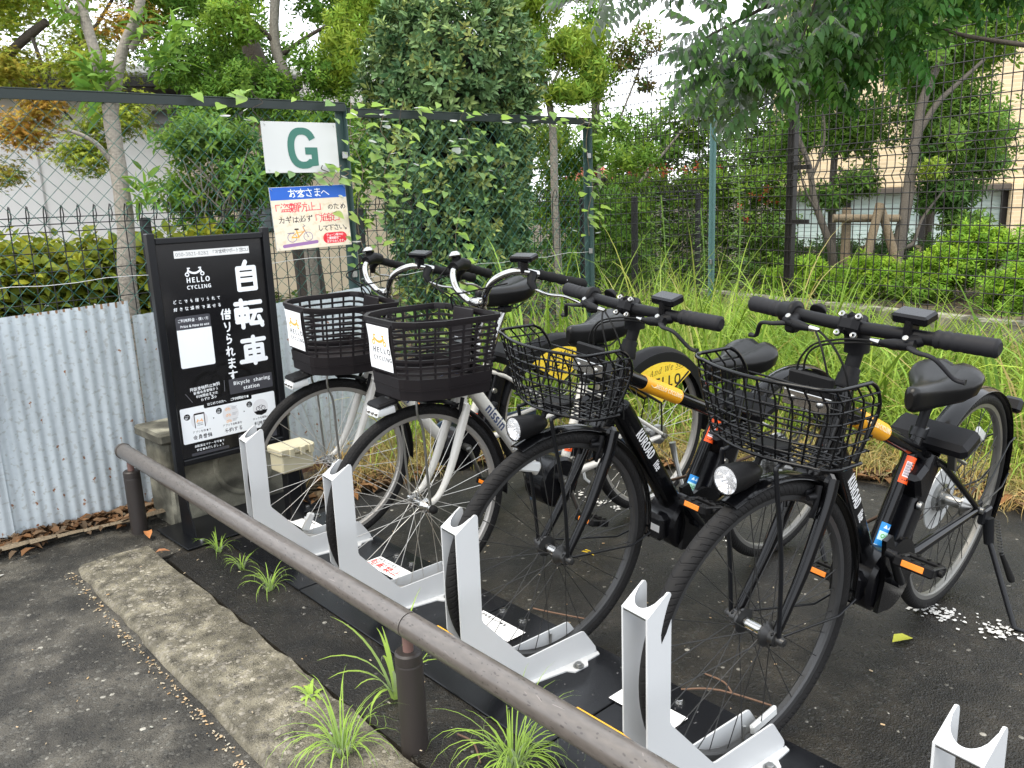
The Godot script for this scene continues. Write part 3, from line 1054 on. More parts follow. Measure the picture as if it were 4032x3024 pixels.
func buildings() -> void:
	var tb := brick_mat()
	# the tan brick building on the right
	var o := P(5.2, -0.1, -19.6)
	var d := P(0.94, 0, 0.34).normalized()
	var bs := Basis(d, Vector3.UP, d.cross(Vector3.UP))
	var bd := thing("brick_building", "tan brick building with a pale mint lower storey behind the trees at right", "building", T(o, bs))
	var b := MB.new()
	b.box(T(P(8.6, 4.9, -3.0)), P(15.4, 7.2, 6.0), 0.02)
	b.box(T(P(5.9, 0.65, 0.02)), P(0.42, 1.32, 0.3), 0.01)
	b.box(T(P(11.4, 0.65, -0.5)), P(4.6, 1.32, 1.0), 0.01)
	obj("upper_wall", b.mesh(), tb, bd)
	b = MB.new()
	b.box(T(P(8.6, 1.245, 0.03)), P(15.5, 0.11, 0.2), 0.01)
	obj("soffit_band", b.mesh(), mat("band", 0.09, 0.075, 0.06, 0.7), bd)
	b = MB.new()
	b.box(T(P(3.3, 0.6, -0.35)), P(4.8, 1.24, 0.1))
	for k in 13: b.box(T(P(3.3, 0.05 + k * 0.095, -0.292)), P(4.8, 0.08, 0.02), 0.006)
	obj("mint_siding", b.mesh(), mat("mint", 0.58, 0.70, 0.66, 0.6), bd)
	for k in 4:
		b = MB.new()
		b.box(T(P(1.0 + k * 1.55, 0.62, -0.24)), P(0.14, 1.26, 0.08), 0.01)
		piece("dark_mullion", k, b.mesh(), M.brown_post, bd)
	for k in 26:
		b = MB.new()
		b.box(T(P(6.22 + k * 0.13, 0.55, 0.08)), P(0.105, 1.2, 0.03), 0.004)
		piece("gate_slat", k, b.mesh(), M.brown_post, bd)
	b = MB.new()
	b.box(T(P(7.9, 0.55, 0.04)), P(3.5, 1.16, 0.02))
	obj("gate_back", b.mesh(), M.black_matt, bd)
	mat("mirror_glass", 0.12, 0.14, 0.15, 0.08)
	# white house far left, seen through the maple
	var wh := thing("white_house", "white walled house with a dark eave behind the maple at left", "house", T(P(-6.2, -0.1, -14.2), Basis(Vector3.UP, 0.35)))
	b = MB.new()
	b.box(T(P(-1.4, 1.45, 0)), P(7.2, 3.1, 4.0), 0.02)
	obj("wall", b.mesh(), mat("white_wall", 0.78, 0.76, 0.74, 0.8), wh)
	b = MB.new()
	for k in 8: b.box(T(P(-4.6 + k * 0.9, 1.45, 2.012)), P(0.02, 3.0, 0.02))
	obj("panel_joint", b.mesh(), mat("joint", 0.45, 0.43, 0.42, 0.8), wh)
	b = MB.new()
	b.box(T(P(-1.4, 3.12, 0.3)), P(8.0, 0.16, 4.9), 0.02)
	obj("eave", b.mesh(), M.brown_post, wh)
	b = MB.new()
	b.box(T(P(-1.4, 3.30, 2.5)), P(8.0, 0.14, 0.14), 0.03)
	obj("gutter", b.mesh(), M.white_wall, wh)
	# the beige house in the middle, mostly hidden
	var bh := thing("beige_house", "beige house wall glimpsed behind the G sign and the clipped bush", "house", T(P(-2.6, -0.1, -12.6), Basis(Vector3.UP, 0.1)))
	b = MB.new()
	b.box(T(P(0, 1.3, -1.5)), P(4.2, 2.7, 3.0), 0.02)
	obj("wall", b.mesh(), mat("beige_wall", 0.66, 0.55, 0.40, 0.85), bh)
	b = MB.new()
	b.loft([[P(-2.4, 2.6, 0.3), P(-2.4, 3.5, -1.5), P(-2.4, 2.6, -3.3)], [P(2.4, 2.6, 0.3), P(2.4, 3.5, -1.5), P(2.4, 2.6, -3.3)]], true, true)
	obj("roof", b.mesh(), mat("grey_roof", 0.22, 0.21, 0.20, 0.8), bh)
	b = MB.new()
	b.box(T(P(-0.75, 1.32, 0.01)), P(0.9, 0.55, 0.05), 0.01)
	obj("window_frame", b.mesh(), M.brown_post, bh)
	b = MB.new()
	b.box(T(P(-0.75, 1.32, 0.03)), P(0.8, 0.45, 0.03), 0.01)
	obj("window_glass", b.mesh(), M.mirror_glass, bh)
	# a red roof far off between the leaves
	var rr := thing("red_roofed_house", "small house with a red tiled roof glimpsed beside the end fence post", "house", T(P(2.15, 0.35, -18.5), Basis(Vector3.UP, 0.4)))
	b = MB.new()
	b.box(T(P(0, 0.45, -0.6)), P(0.5, 1.7, 1.2), 0.02)
	obj("wall", b.mesh(), M.beige_wall, rr)
	b = MB.new()
	b.loft([[P(-0.35, 1.25, 0.2), P(-0.3, 1.6, -0.6), P(-0.35, 1.25, -1.4)], [P(0.35, 1.25, 0.2), P(0.3, 1.6, -0.6), P(0.35, 1.25, -1.4)]], true, true)
	obj("roof", b.mesh(), mat("red_roof", 0.45, 0.09, 0.06, 0.7), rr)
	# overhead lines in the gap of sky
	for k in 4:
		b = MB.new()
		var pts := []
		for q in 13:
			var t := q / 12.0
			pts.append(P(-3.0 + 16.0 * t, 9.2 - k * 0.42 - 3.1 * t - 1.2 * t * (1 - t), -26.0))
		b.tube(pts, 0.010, 5, false)
		tag(obj("overhead_line", b.mesh(), M.dark_wire), ["topmost", "second highest", "third highest", "lowest"][k] + " of the four thin overhead lines crossing the sky gap", "cable", "overhead lines")


# ---------------------------------------------------------------- docks, rail, plates
func stand() -> void:
	# the brown tube rail on posts
	var ra := thing("tube_rail", "long brown tube barrier rail with a capped end, in front of the docks", "barrier", T(at_d(-1.93, -0.40)))
	var dirb := Basis(DD, Vector3.UP, DD.cross(Vector3.UP))
	var r0 := P(-1.655, 0.332, -3.365)
	var base := at_d(-1.93, -0.40)
	var b := MB.new()
	b.tube([r0 - base, r0 + DD * 2.10 - base], 0.031, 28)
	obj("tube", b.mesh(), M.rail_brown, ra)
	b = MB.new()
	b.tube([r0 + DD * 2.104 - base, r0 + DD * 4.6 - base], 0.0312, 28)
	obj("tube", b.mesh(), M.rail_brown, ra)
	b = MB.new()
	var cp := []
	var cr := []
	for k in 7:
		cp.append(r0 - DD * (0.012 * k / 6.0 + 0.0) * 2.4 - base + DD * 0.022)
		cr.append(0.034 * sqrt(maxf(0.02, 1.0 - pow(k / 6.0, 4.0))))
	b.tube(cp, cr, 24)
	obj("end_cap", b.mesh(), M.brown_cap, ra)
	var pp := [r0 + DD * 0.085, r0 + DD * 2.09, r0 + DD * 4.2]
	for k in 3:
		var q: Vector3 = pp[k]
		q.y = 0
		b = MB.new()
		b.lathe([Vector2(0.0, 0.262), Vector2(0.029, 0.262), Vector2(0.0335, 0.257), Vector2(0.0335, 0.235), Vector2(0.0325, 0.233), Vector2(0.0335, 0.228), Vector2(0.0335, -0.04)], T(q - base), 24)
		obj("post", b.mesh(), M.post_brown, ra)
		b = MB.new()
		b.lathe([Vector2(0.013, 0.262), Vector2(0.013, 0.318)], T(q - base), 12)
		obj("pin", b.mesh(), mat("rusty_pin", 0.16, 0.09, 0.075, 0.6), ra)
	# black base plates, one under each dock
	var wet: StandardMaterial3D = M.black_steel.duplicate()
	wet.resource_name = "wet_black_plate"
	wet.roughness = 0.24
	M["wet_black_plate"] = wet
	var bolt := MB.new()
	bolt.lathe([Vector2(0.0, 0.011), Vector2(0.0095, 0.011), Vector2(0.0105, 0.0095), Vector2(0.0105, 0.003)], Transform3D(), 6)
	bolt.lathe([Vector2(0.0155, 0.003), Vector2(0.0155, 0.0)], Transform3D(), 16)
	bolt.lathe([Vector2(0.0, 0.0032), Vector2(0.0153, 0.0032)], Transform3D(), 16)
	var bm := bolt.mesh()
	var drops := MB.new()
	for q in 70:
		var c := P(rng.randf_range(-0.29, 0.29), 0.0, rng.randf_range(-0.21, 0.21))
		var sz := rng.randf_range(0.0015, 0.0042)
		drops.lathe([Vector2(sz, 0), Vector2(sz * 0.7, sz * 0.35), Vector2(0.0, sz * 0.45)], T(c), 7, false)
	var dm := drops.mesh()
	var water := mat("water", 0.02, 0.02, 0.022, 0.04)
	var side := ["first from the sign board", "second from the sign board, with the red lettered sticker", "third from the sign board, with the yellow sticker", "fourth from the sign board, wet with drops", "nearest to the viewer, at the bottom right"]
	for i in 5:
		var pl := thing("base_plate", "black steel base plate " + side[i], "base plate", T(at_k(i, -0.02, 0.25), Basis(DD, Vector3.UP, DD.cross(Vector3.UP))), "base plates under the docks")
		b = MB.new()
		b.box(T(P(0, 0.005, 0)), P(0.597, 0.007, 0.45), 0.002)
		obj("plate", b.mesh(), wet, pl)
		for q in [-0.275, -0.18]: obj("bolt", bm, M.chrome, pl, T(P(q, 0.0085, -0.165)))
		obj("water_drops", dm, water, pl, T(P(0, 0.0086, 0), Basis(Vector3.UP, PI * (i % 2)))).set_meta("kind", "stuff")
	# printed stickers on the plates
	var p := Pic.new(256, 96, Color(0.93, 0.93, 0.93))
	jp(p, "駐輪禁止", 12, 34, 44, 5.5, Color(0.85, 0.15, 0.12), 58)
	jp(p, "自転車は台の上に", 12, 10, 15, 2.0, Color(0.1, 0.1, 0.1), 19)
	var st := print_mat("notice_print", p.tex())
	p = Pic.new(256, 96, Color(0.93, 0.93, 0.93))
	jp(p, "自転車は台の上に", 12, 10, 15, 2.0, Color(0.1, 0.1, 0.1), 19)
	var st2 := print_mat("plain_notice_print", p.tex())
	p = Pic.new(256, 72, lin(0.85, 0.42, 0.02))
	latin(p, "HELLO CYCLING", 22, 50, 30, Color(0.97, 0.9, 0.75), true, "Droid Sans", 3.0)
	var sy := print_mat("yellow_print", p.tex())
	for i in 4:
		var q := MB.new()
		q.quad(P(-0.10, 0, 0.037), P(0.10, 0, 0.037), P(0.10, 0, -0.037), P(-0.10, 0, -0.037))
		tag(obj("floor_sticker", q.mesh(), st if i == 1 else st2, null, T(at_k(i, -0.24, 0.335, 0.0125), Basis(-DD, Vector3.UP, -DD.cross(Vector3.UP)) * Basis(Vector3.UP, PI))), "white printed sticker on the base plate " + ["beside the first dock", "beside the second dock, red letters", "beside the third dock, black letters", "beside the fourth dock"][i], "sticker", "stickers on the base plates")
		q = MB.new()
		q.quad(P(-0.10, 0, 0.026), P(0.10, 0, 0.026), P(0.10, 0, -0.026), P(-0.10, 0, -0.026))
		tag(obj("yellow_sticker", q.mesh(), sy, null, T(at_k(i, -0.27, 0.185, 0.0125), Basis(-DD, Vector3.UP, -DD.cross(Vector3.UP)) * Basis(Vector3.UP, PI))), "yellow service sticker on the base plate left of the " + ["first", "second", "third", "fourth"][i] + " dock", "sticker", "yellow stickers on the base plates")
	# white wheel docks
	var ph := deg_to_rad(-35.0)
	var a := Vector3(cos(ph), 0, sin(ph))            # front to back of a dock
	var db := Basis(a, Vector3.UP, a.cross(Vector3.UP))
	var prof := PackedVector2Array()
	for q in [Vector2(0, 0.4985), Vector2(0.053, 0.534), Vector2(0.058, 0.537), Vector2(0.064, 0.535), Vector2(0.067, 0.528), Vector2(0.065, 0.247), Vector2(0.069, 0.237), Vector2(0.195, 0.091), Vector2(0.202, 0.085), Vector2(0.211, 0.084), Vector2(0.398, 0.094), Vector2(0.406, 0.091), Vector2(0.411, 0.084), Vector2(0.446, 0.032), Vector2(0.449, 0.022), Vector2(0.442, 0.012), Vector2(0.195, 0.012), Vector2(0.185, 0.016), Vector2(0.004, 0.203), Vector2(0, 0.213)]:
		prof.append(q)
	var dl := ["farthest white wheel dock, beside the sign board", "white wheel dock holding the second bicycle from the left", "white wheel dock holding the front wheel of the first black bicycle", "white wheel dock holding the rightmost bicycle", "empty white wheel dock cut off at the bottom right corner"]
	for i in 5:
		var dk := thing("wheel_dock", dl[i], "bicycle dock", T(at_k(i, 0.0, 0.0), db), "white wheel docks")
		for s in [-1.0, 1.0]:
			b = MB.new()
			b.prism(prof, 0.0045, T(P(0, 0, s * 0.0345)))
			obj("side_plate", b.mesh(), M.dock_white, dk)
			b = MB.new()
			var fl := PackedVector2Array()
			for q in [Vector2(0.19, 0), Vector2(0.455, 0), Vector2(0.45, 0.014), Vector2(0.40, 0.020), Vector2(0.385, 0.04), Vector2(0.335, 0.043), Vector2(0.32, 0.024), Vector2(0.20, 0.013)]: fl.append(Vector2(q.x, q.y))
			b.prism(fl, 0.004, T(P(0, 0.0105, s * 0.036), Basis(Vector3.RIGHT, Vector3(0, 0, s), Vector3(0, -s, 0))))
			obj("flange", b.mesh(), M.dock_white, dk)
			obj("bolt", bm, M.steel, dk, T(P(0.36, 0.0128, s * 0.064)))
		# sloping bridge between the plates, cut in a half round for the tyre
		var rows := []
		for k in 13:
			var u := -1.0 + k / 6.0
			var z := u * 0.0325
			var dep := 0.052 - 0.040 * sqrt(maxf(0.0, 1.0 - u * u * 0.98))
			rows.append([P(0.001, 0.4980, z), P(dep, 0.4980 + dep * 0.72, z), P(dep, 0.4940 + dep * 0.72, z), P(0.001, 0.4930, z)])
		b = MB.new()
		b.loft(rows, true, true)
		obj("top_bridge", b.mesh(), M.dock_white, dk)
		b = MB.new()
		b.box(T(P(0.33, 0.0115, 0)), P(0.25, 0.004, 0.064))
		obj("wheel_tray", b.mesh(), M.dock_white, dk)


# ---------------------------------------------------------------- the sign board, the block and the box
func poster() -> StandardMaterial3D:
	var W := 900
	var H := 1740
	var bk := Color(0.075, 0.075, 0.085)
	var wt := Color(0.92, 0.93, 0.94)
	var gy := Color(0.27, 0.27, 0.29)
	var og := Color(0.95, 0.62, 0.22)
	var p := Pic.new(W, H, bk)
	# a darker bicycle behind the letters
	var sh := Color(0.035, 0.035, 0.04)
	p.ring(290, 1180, 120, 26, sh); p.ring(560, 1180, 120, 26, sh)
	p.path([Vector2(290, 1180), Vector2(400, 1010), Vector2(520, 1010), Vector2(430, 1180), Vector2(290, 1180)], 22, sh)
	p.path([Vector2(560, 1180), Vector2(500, 930), Vector2(420, 920)], 24, sh)
	p.rrect(170, 930, 170, 56, 26, sh)
	# the telephone strip
	p.rect(140, 56, 640, 58, Color(0.88, 0.88, 0.87))
	latin(p, "050-3821-8282", 152, 100, 38, Color(0.4, 0.4, 0.4), false, "Droid Serif", 1.0)
	jp(p, "「お客様サポート窓口」", 452, 66, 29, 3.2, Color(0.4, 0.4, 0.4), 30)
	# logo
	smile(p, 290, 220, 150, wt)
	latin(p, "HELLO", 212, 314, 56, wt, true, "Droid Sans", 6)
	latin(p, "CYCLING", 212, 366, 42, wt, true, "Droid Sans", 3)
	jp(p, "どこでも借りられて", 84, 440, 27, 4.0, wt, 46)
	jp(p, "好きな場所で返せる", 84, 500, 27, 4.0, wt, 46)
	jp(p, "自転車", 606, 185, 225, 38, wt, 318, true)
	jp(p, "借りられます", 474, 560, 78, 13, wt, 104, true)
	# the card, its square code left blank
	p.rrect(86, 575, 290, 420, 18, wt)
	p.rrect(86, 575, 290, 105, 18, gy); p.rect(86, 650, 290, 32, gy)
	jp(p, "ご利用料金・使い方", 102, 596, 24, 3.2, wt, 29)
	latin(p, "Price & How to use", 118, 666, 27, wt, true, "Droid Sans", 0)
	# station box
	p.rrect(470, 1150, 400, 130, 10, gy)
	latin(p, "Bicycle  sharing", 508, 1206, 42, wt, true, "Droid Sans", 1)
	latin(p, "station", 594, 1258, 42, wt, true, "Droid Sans", 1)
	var tn := -0.05
	jp(p, "月額登録料は無料", 130, 1165, 27, 3.8, wt, 33, false, tn)
	jp(p, "新規会員登録から", 160, 1200, 22, 3.2, wt, 27, false, tn)
	jp(p, "利用開始までは", 178, 1232, 22, 3.2, wt, 27, false, tn)
	jp(p, "わずか", 214, 1264, 22, 3.2, wt, 27, false, tn)
	latin(p, "3", 300, 1284, 46, wt)
	jp(p, "分", 330, 1262, 18, 2.8, wt)
	p.seg(Vector2(92, 1205), Vector2(140, 1280), 5, Color(0.4, 0.4, 0.42)); p.seg(Vector2(430, 1150), Vector2(426, 1240), 5, Color(0.4, 0.4, 0.42))
	# how to begin: three steps on a white panel
	p.rrect(26, 1320, 848, 300, 14, wt)
	p.rrect(230, 1290, 430, 62, 14, bk)
	jp(p, "はじめての方へ", 262, 1310, 22, 3.4, wt, 24)
	jp(p, "ご利用開始方法", 466, 1310, 22, 3.4, wt, 24)
	for k in 3:
		var x := 170.0 + k * 275
		p.disc(x + 10, 1440, 72, Color(0.86, 0.86, 0.87))
		p.disc(x - 90, 1396, 26, bk)
		latin(p, "STEP", x - 104, 1393, 12, wt)
		latin(p, "0" + str(k + 1), x - 106, 1416, 24, wt)
		if k < 2: p.poly(PackedVector2Array([Vector2(x + 128, 1440), Vector2(x + 140, 1447), Vector2(x + 128, 1454)]), gy)
	p.rrect(136, 1378, 92, 124, 8, Color(0.15, 0.11, 0.11)); p.rect(143, 1392, 78, 112, wt)
	smile(p, 182, 1440, 54, og)
	latin(p, "HELLO", 158, 1470, 15, gy); latin(p, "CYCLING", 156, 1484, 12, gy)
	for k in 3:
		var y := 1390.0 + k * 52
		p.ring(420, y + 10, 9, 2.5, og); p.ring(446, y + 10, 9, 2.5, og)
		p.path([Vector2(420, y + 10), Vector2(428, y - 2), Vector2(442, y - 2), Vector2(446, y + 10)], 2.5, og)
		for e in 3: p.rect(468, y - 6 + e * 9, 50 - 9 * e, 3, Color(0.6, 0.6, 0.62))
	p.ring(708, 1450, 18, 4, bk); p.ring(756, 1450, 18, 4, bk)
	p.path([Vector2(708, 1450), Vector2(724, 1424), Vector2(748, 1424), Vector2(756, 1450)], 3, bk)
	p.poly(PackedVector2Array([Vector2(664, 1470), Vector2(796, 1470), Vector2(778, 1498), Vector2(735, 1512), Vector2(690, 1500)]), bk)
	var dk := Color(0.12, 0.12, 0.14)
	jp(p, "アプリを使って", 112, 1524, 18, 2.0, gy, 23)
	jp(p, "会員登録", 112, 1562, 33, 4.0, dk, 42)
	jp(p, "アプリで自転車を", 374, 1524, 18, 2.0, gy, 22)
	jp(p, "予約する", 386, 1562, 33, 4.0, dk, 42)
	jp(p, "ロックを解除して", 650, 1524, 18, 2.0, gy, 22)
	jp(p, "利用開始", 660, 1562, 33, 4.0, dk, 42)
	jp(p, "自転車はマナーを守って", 112, 1642, 20, 2.8, wt, 24)
	jp(p, "安全に走行しましょう", 128, 1676, 20, 2.8, wt, 24)
	p.rrect(80, 1706, 330, 26, 12, gy)
	p.rrect(500, 1640, 360, 84, 8, gy)
	jp(p, "自転車", 518, 1652, 20, 2.8, wt, 24)
	jp(p, "安全利用五則", 518, 1684, 20, 2.8, wt, 24)
	return print_mat("poster_print", p.tex(), 0.22)

func sign_board() -> void:
	var v := P(0.7195, 0, -0.6945)
	var n := P(0.6945, 0, 0.7195)
	var o := P(-1.364, 0, -3.234)
	var bs := Basis(v, Vector3.UP, n)
	var s := thing("sign_board", "tall black upright sign board with white lettering on two legs", "sign", T(o, bs))
	var b := MB.new()
	b.box(T(P(-0.005, 0.62, 0)), P(0.030, 1.215, 0.035), 0.003)
	obj("left_upright", b.mesh(), M.black_steel, s)
	b = MB.new()
	b.box(T(P(0.475, 0.62, 0)), P(0.030, 1.215, 0.035), 0.003)
	obj("right_upright", b.mesh(), M.black_steel, s)
	b = MB.new()
	b.box(T(P(0.235, 1.196, 0)), P(0.45, 0.024, 0.03), 0.003)
	obj("top_bar", b.mesh(), M.black_steel, s)
	b = MB.new()
	b.box(T(P(0.235, 0.302, 0)), P(0.45, 0.024, 0.03), 0.003)
	obj("bottom_bar", b.mesh(), M.black_steel, s)
	b = MB.new()
	b.box(T(P(0.235, 0.749, -0.004)), P(0.4498, 0.87, 0.008))
	obj("board", b.mesh(), M.black_steel, s)
	b = MB.new()
	b.quad(P(0.012, 0.316, 0.0012), P(0.458, 0.316, 0.0012), P(0.458, 1.182, 0.0012), P(0.012, 1.182, 0.0012))
	obj("poster", b.mesh(), poster(), s)
	for q in [0.0, 0.475]:
		b = MB.new()
		var fin := PackedVector2Array([Vector2(0, 0.012), Vector2(0.13, 0.012), Vector2(0.125, 0.03), Vector2(0.075, 0.18), Vector2(0.055, 0.198), Vector2(0.0, 0.2)])
		b.prism(fin, 0.006, T(P(q - 0.022 if q == 0.0 else q + 0.02, 0, 0.0), Basis(Vector3(0, 0, 1), Vector3.UP, Vector3(-1, 0, 0))))
		obj("foot_fin", b.mesh(), M.black_steel, s)
	b = MB.new()
	b.box(T(P(0.225, 0.007, 0.03)), P(0.62, 0.008, 0.31), 0.002)
	obj("foot_plate", b.mesh(), M.black_steel, s)
	for q in [P(-0.01, 0.011, 0.15), P(0.47, 0.011, 0.15)]:
		b = MB.new()
		b.lathe([Vector2(0.0, 0.010), Vector2(0.009, 0.010), Vector2(0.010, 0.008), Vector2(0.010, 0.0)], T(q), 6)
		obj("bolt", b.mesh(), M.steel, s)
	# the concrete block behind it
	var cb := thing("concrete_block", "old concrete block with a round recess behind the foot of the sign board", "concrete block", T(o - n * 0.12 + v * 0.0, bs))
	b = MB.new()
	b.box(T(P(0.29, 0.165, -0.13)), P(0.58, 0.40, 0.24), 0.012)
	b.box(T(P(0.275, 0.385, -0.13)), P(0.61, 0.048, 0.28), 0.010)
	obj("block", b.mesh(), M.block_concrete, cb)
	b = MB.new()
	b.lathe([Vector2(0.125, 0.0), Vector2(0.130, 0.010), Vector2(0.145, 0.012), Vector2(0.150, 0.0)], T(P(0.34, 0.20, -0.010), Basis(Vector3.RIGHT, PI / 2)), 36, false)
	obj("round_recess_rim", b.mesh(), M.block_concrete, cb)
	# a beige box on a black post beside it
	var bo := P(-0.945, 0, -3.33)
	var bx := thing("junction_box", "small beige lidded box on a black post beside the sign board", "box", T(bo, bs))
	b = MB.new()
	b.box(T(P(0.0, 0.115, 0)), P(0.062, 0.24, 0.05), 0.004)
	obj("post", b.mesh(), M.black_steel, bx)
	b = MB.new()
	b.box(T(P(0.012, 0.270, 0.0)), P(0.148, 0.075, 0.10), 0.006)
	obj("case", b.mesh(), M.beige_box, bx)
	b = MB.new()
	b.box(T(P(0.012, 0.325, 0.0)), P(0.164, 0.034, 0.115), 0.007)
	obj("lid", b.mesh(), M.beige_box, bx)
	for q in [-0.03, 0.02, 0.06]:
		b = MB.new()
		b.box(T(P(0.012 + q, 0.318, 0.060)), P(0.022, 0.036, 0.010), 0.002)
		obj("latch", b.mesh(), M.beige_box, bx)

func fence_signs() -> void:
	var ba := Basis(FD, Vector3.UP, FN)
	var b := MB.new()
	var g := thing("letter_sign", "white plate with a big green letter G tied to the chain-link fence", "sign", T(at_f(1.517, -0.015, 1.585), ba * Basis(Vector3.RIGHT, -0.03)))
	b.box(T(P(0, 0, 0)), P(0.392, 0.238, 0.003), 0.001)
	obj("plate", b.mesh(), mat("sign_white", 0.58, 0.59, 0.57, 0.35), g)
	# the letter as a flat outline
	var poly := PackedVector2Array()
	for k in 25:
		var a := deg_to_rad(28.0 + k * (272.0 / 24.0))
		poly.append(Vector2(0.078 * signf(cos(a)) * pow(absf(cos(a)), 0.8), 0.097 * signf(sin(a)) * pow(absf(sin(a)), 0.9)))
	poly.append(Vector2(0.078, -0.082)); poly.append(Vector2(0.078, 0.004)); poly.append(Vector2(0.012, 0.004)); poly.append(Vector2(0.012, -0.030)); poly.append(Vector2(0.044, -0.030)); poly.append(Vector2(0.044, -0.052))
	for k in 21:
		var a := deg_to_rad(310.0 - k * (280.0 / 20.0))
		poly.append(Vector2(0.043 * signf(cos(a)) * pow(absf(cos(a)), 0.8), 0.064 * signf(sin(a)) * pow(absf(sin(a)), 0.9)))
	b = MB.new()
	b.prism(poly, 0.001, T(P(0.005, -0.003, 0.0024)))
	obj("letter", b.mesh(), mat("sign_green", 0.02, 0.14, 0.10, 0.4), g)
	for q in [P(-0.18, 0.105, 0), P(0.18, 0.105, 0), P(-0.18, -0.105, 0), P(0.18, -0.105, 0)]:
		b = MB.new()
		b.tube([q + P(-0.006, 0.012, -0.012), q + P(0, 0.004, 0.004), q + P(0.004, -0.004, 0.004), q + P(0.003, -0.006, -0.01)], 0.0012, 5)
		obj("tie", b.mesh(), M.tie_wire, g)
	# theft prevention notice
	var W := 760
	var H := 620
	var p := Pic.new(W, H, Color(0.90, 0.85, 0.76))
	var na := noise_img(256, 0.012, 77, 4)
	for j in H:
		for i in W: p.im.set_pixel(i, j, Color(0.90, 0.85, 0.76).lerp(Color(0.80, 0.68, 0.50), 0.35 * smoothstep(0.5, 0.9, na.get_pixel(i % 256, j % 256).r)))
	p.rect(0, 0, W, 124, Color(0.03, 0.36, 0.75))
	jp(p, "お客さまへ", 178, 24, 76, 8.5, Color(0.95, 0.96, 0.97), 82)
	var rd := Color(0.86, 0.15, 0.24)
	var bk := Color(0.13, 0.10, 0.10)
	jp(p, "「盗難防止」", 0, 160, 88, 7.5, rd, 86)
	jp(p, "のため", 552, 186, 54, 6.5, bk, 66)
	jp(p, "カギは必ず", 50, 290, 60, 6.5, bk, 68)
	jp(p, "「施錠」", 384, 280, 84, 7, rd, 76)
	jp(p, "して下さい。", 424, 398, 56, 6.5, bk, 56)
	p.rrect(470, 478, 250, 112, 54, Color(0.85, 0.10, 0.18))
	jp(p, "チェーン等での", 506, 490, 25, 3.4, Color(0.95, 0.9, 0.88), 25)
	jp(p, "二重施錠を", 506, 523, 25, 3.4, Color(0.95, 0.9, 0.88), 25)
	jp(p, "おすすめします。", 506, 556, 25, 3.4, Color(0.95, 0.9, 0.88), 25)
	p.seg(Vector2(75, 580), Vector2(400, 560), 34, Color(0.58, 0.42, 0.62))
	for x in [160.0, 320.0]:
		p.ring(x, 500, 44, 6, Color(0.5, 0.45, 0.58)); p.disc(x, 500, 6, Color(0.5, 0.45, 0.5))
		for e in 6: p.seg(Vector2(x, 500), Vector2(x, 500) + Vector2.from_angle(e * PI / 3) * 42, 1.6, Color(0.62, 0.58, 0.62))
	var yl := Color(0.90, 0.66, 0.22)
	p.path([Vector2(160, 500), Vector2(225, 500), Vector2(210, 430)], 13, yl)
	p.path([Vector2(160, 492), Vector2(205, 455), Vector2(285, 448)], 8, yl)
	p.path([Vector2(225, 498), Vector2(290, 440), Vector2(278, 400)], 10, Color(0.80, 0.55, 0.30))
	p.path([Vector2(290, 430), Vector2(320, 500)], 6, Color(0.5, 0.45, 0.5))
	p.path([Vector2(278, 400), Vector2(300, 392), Vector2(285, 378)], 6, Color(0.45, 0.42, 0.45))
	p.rrect(190, 412, 44, 16, 8, bk)
	p.seg(Vector2(120, 455), Vector2(185, 452), 7, Color(0.45, 0.42, 0.48))
	var nt := thing("theft_notice", "cream and blue theft prevention notice below the G plate on the fence", "sign", T(at_f(1.537, -0.013, 1.252), ba * Basis(Vector3(0, 0, 1), 0.02) * Basis(Vector3.RIGHT, -0.04)))
	b = MB.new()
	b.box(T(P(0, 0, 0)), P(0.41, 0.302, 0.003), 0.001)
	obj("plate", b.mesh(), M.sign_white, nt)
	b = MB.new()
	b.quad(P(-0.203, -0.1495, 0.0022), P(0.203, -0.1495, 0.0022), P(0.203, 0.1495, 0.0022), P(-0.203, 0.1495, 0.0022))
	obj("print", b.mesh(), print_mat("notice_face", p.tex(), 0.45), nt)
	for q in [P(-0.195, 0.14, 0), P(0.195, 0.14, 0), P(-0.192, -0.14, 0), P(0.192, -0.14, 0)]:
		b = MB.new()
		b.tube([q + P(-0.006, 0.012, -0.012), q + P(0, 0.004, 0.004), q + P(0.004, -0.004, 0.004), q + P(0.003, -0.006, -0.01)], 0.0012, 5)
		obj("tie", b.mesh(), M.tie_wire, nt)


# ---------------------------------------------------------------- bicycles
# A bicycle's own axes: x forwards from the rear wheel's contact point, y up, z to its right (the viewer sees the left side).
var front_parts := []

func letters(parent: Node3D, called: String, s: String, o: Vector3, xd: Vector3, n: Vector3, size: float, m: Material, stretch := 1.0) -> MeshInstance3D:
	var tm := TextMesh.new()
	tm.font = font_of("Droid Sans", true)
	tm.font_size = 48
	tm.pixel_size = size / 48.0
	tm.depth = 0.0006
	tm.curve_step = 2.0
	tm.text = s
	var y := n.cross(xd).normalized()
	return obj(called, tm, m, parent, Transform3D(Basis(xd.normalized() * stretch, y, n.normalized()), o))

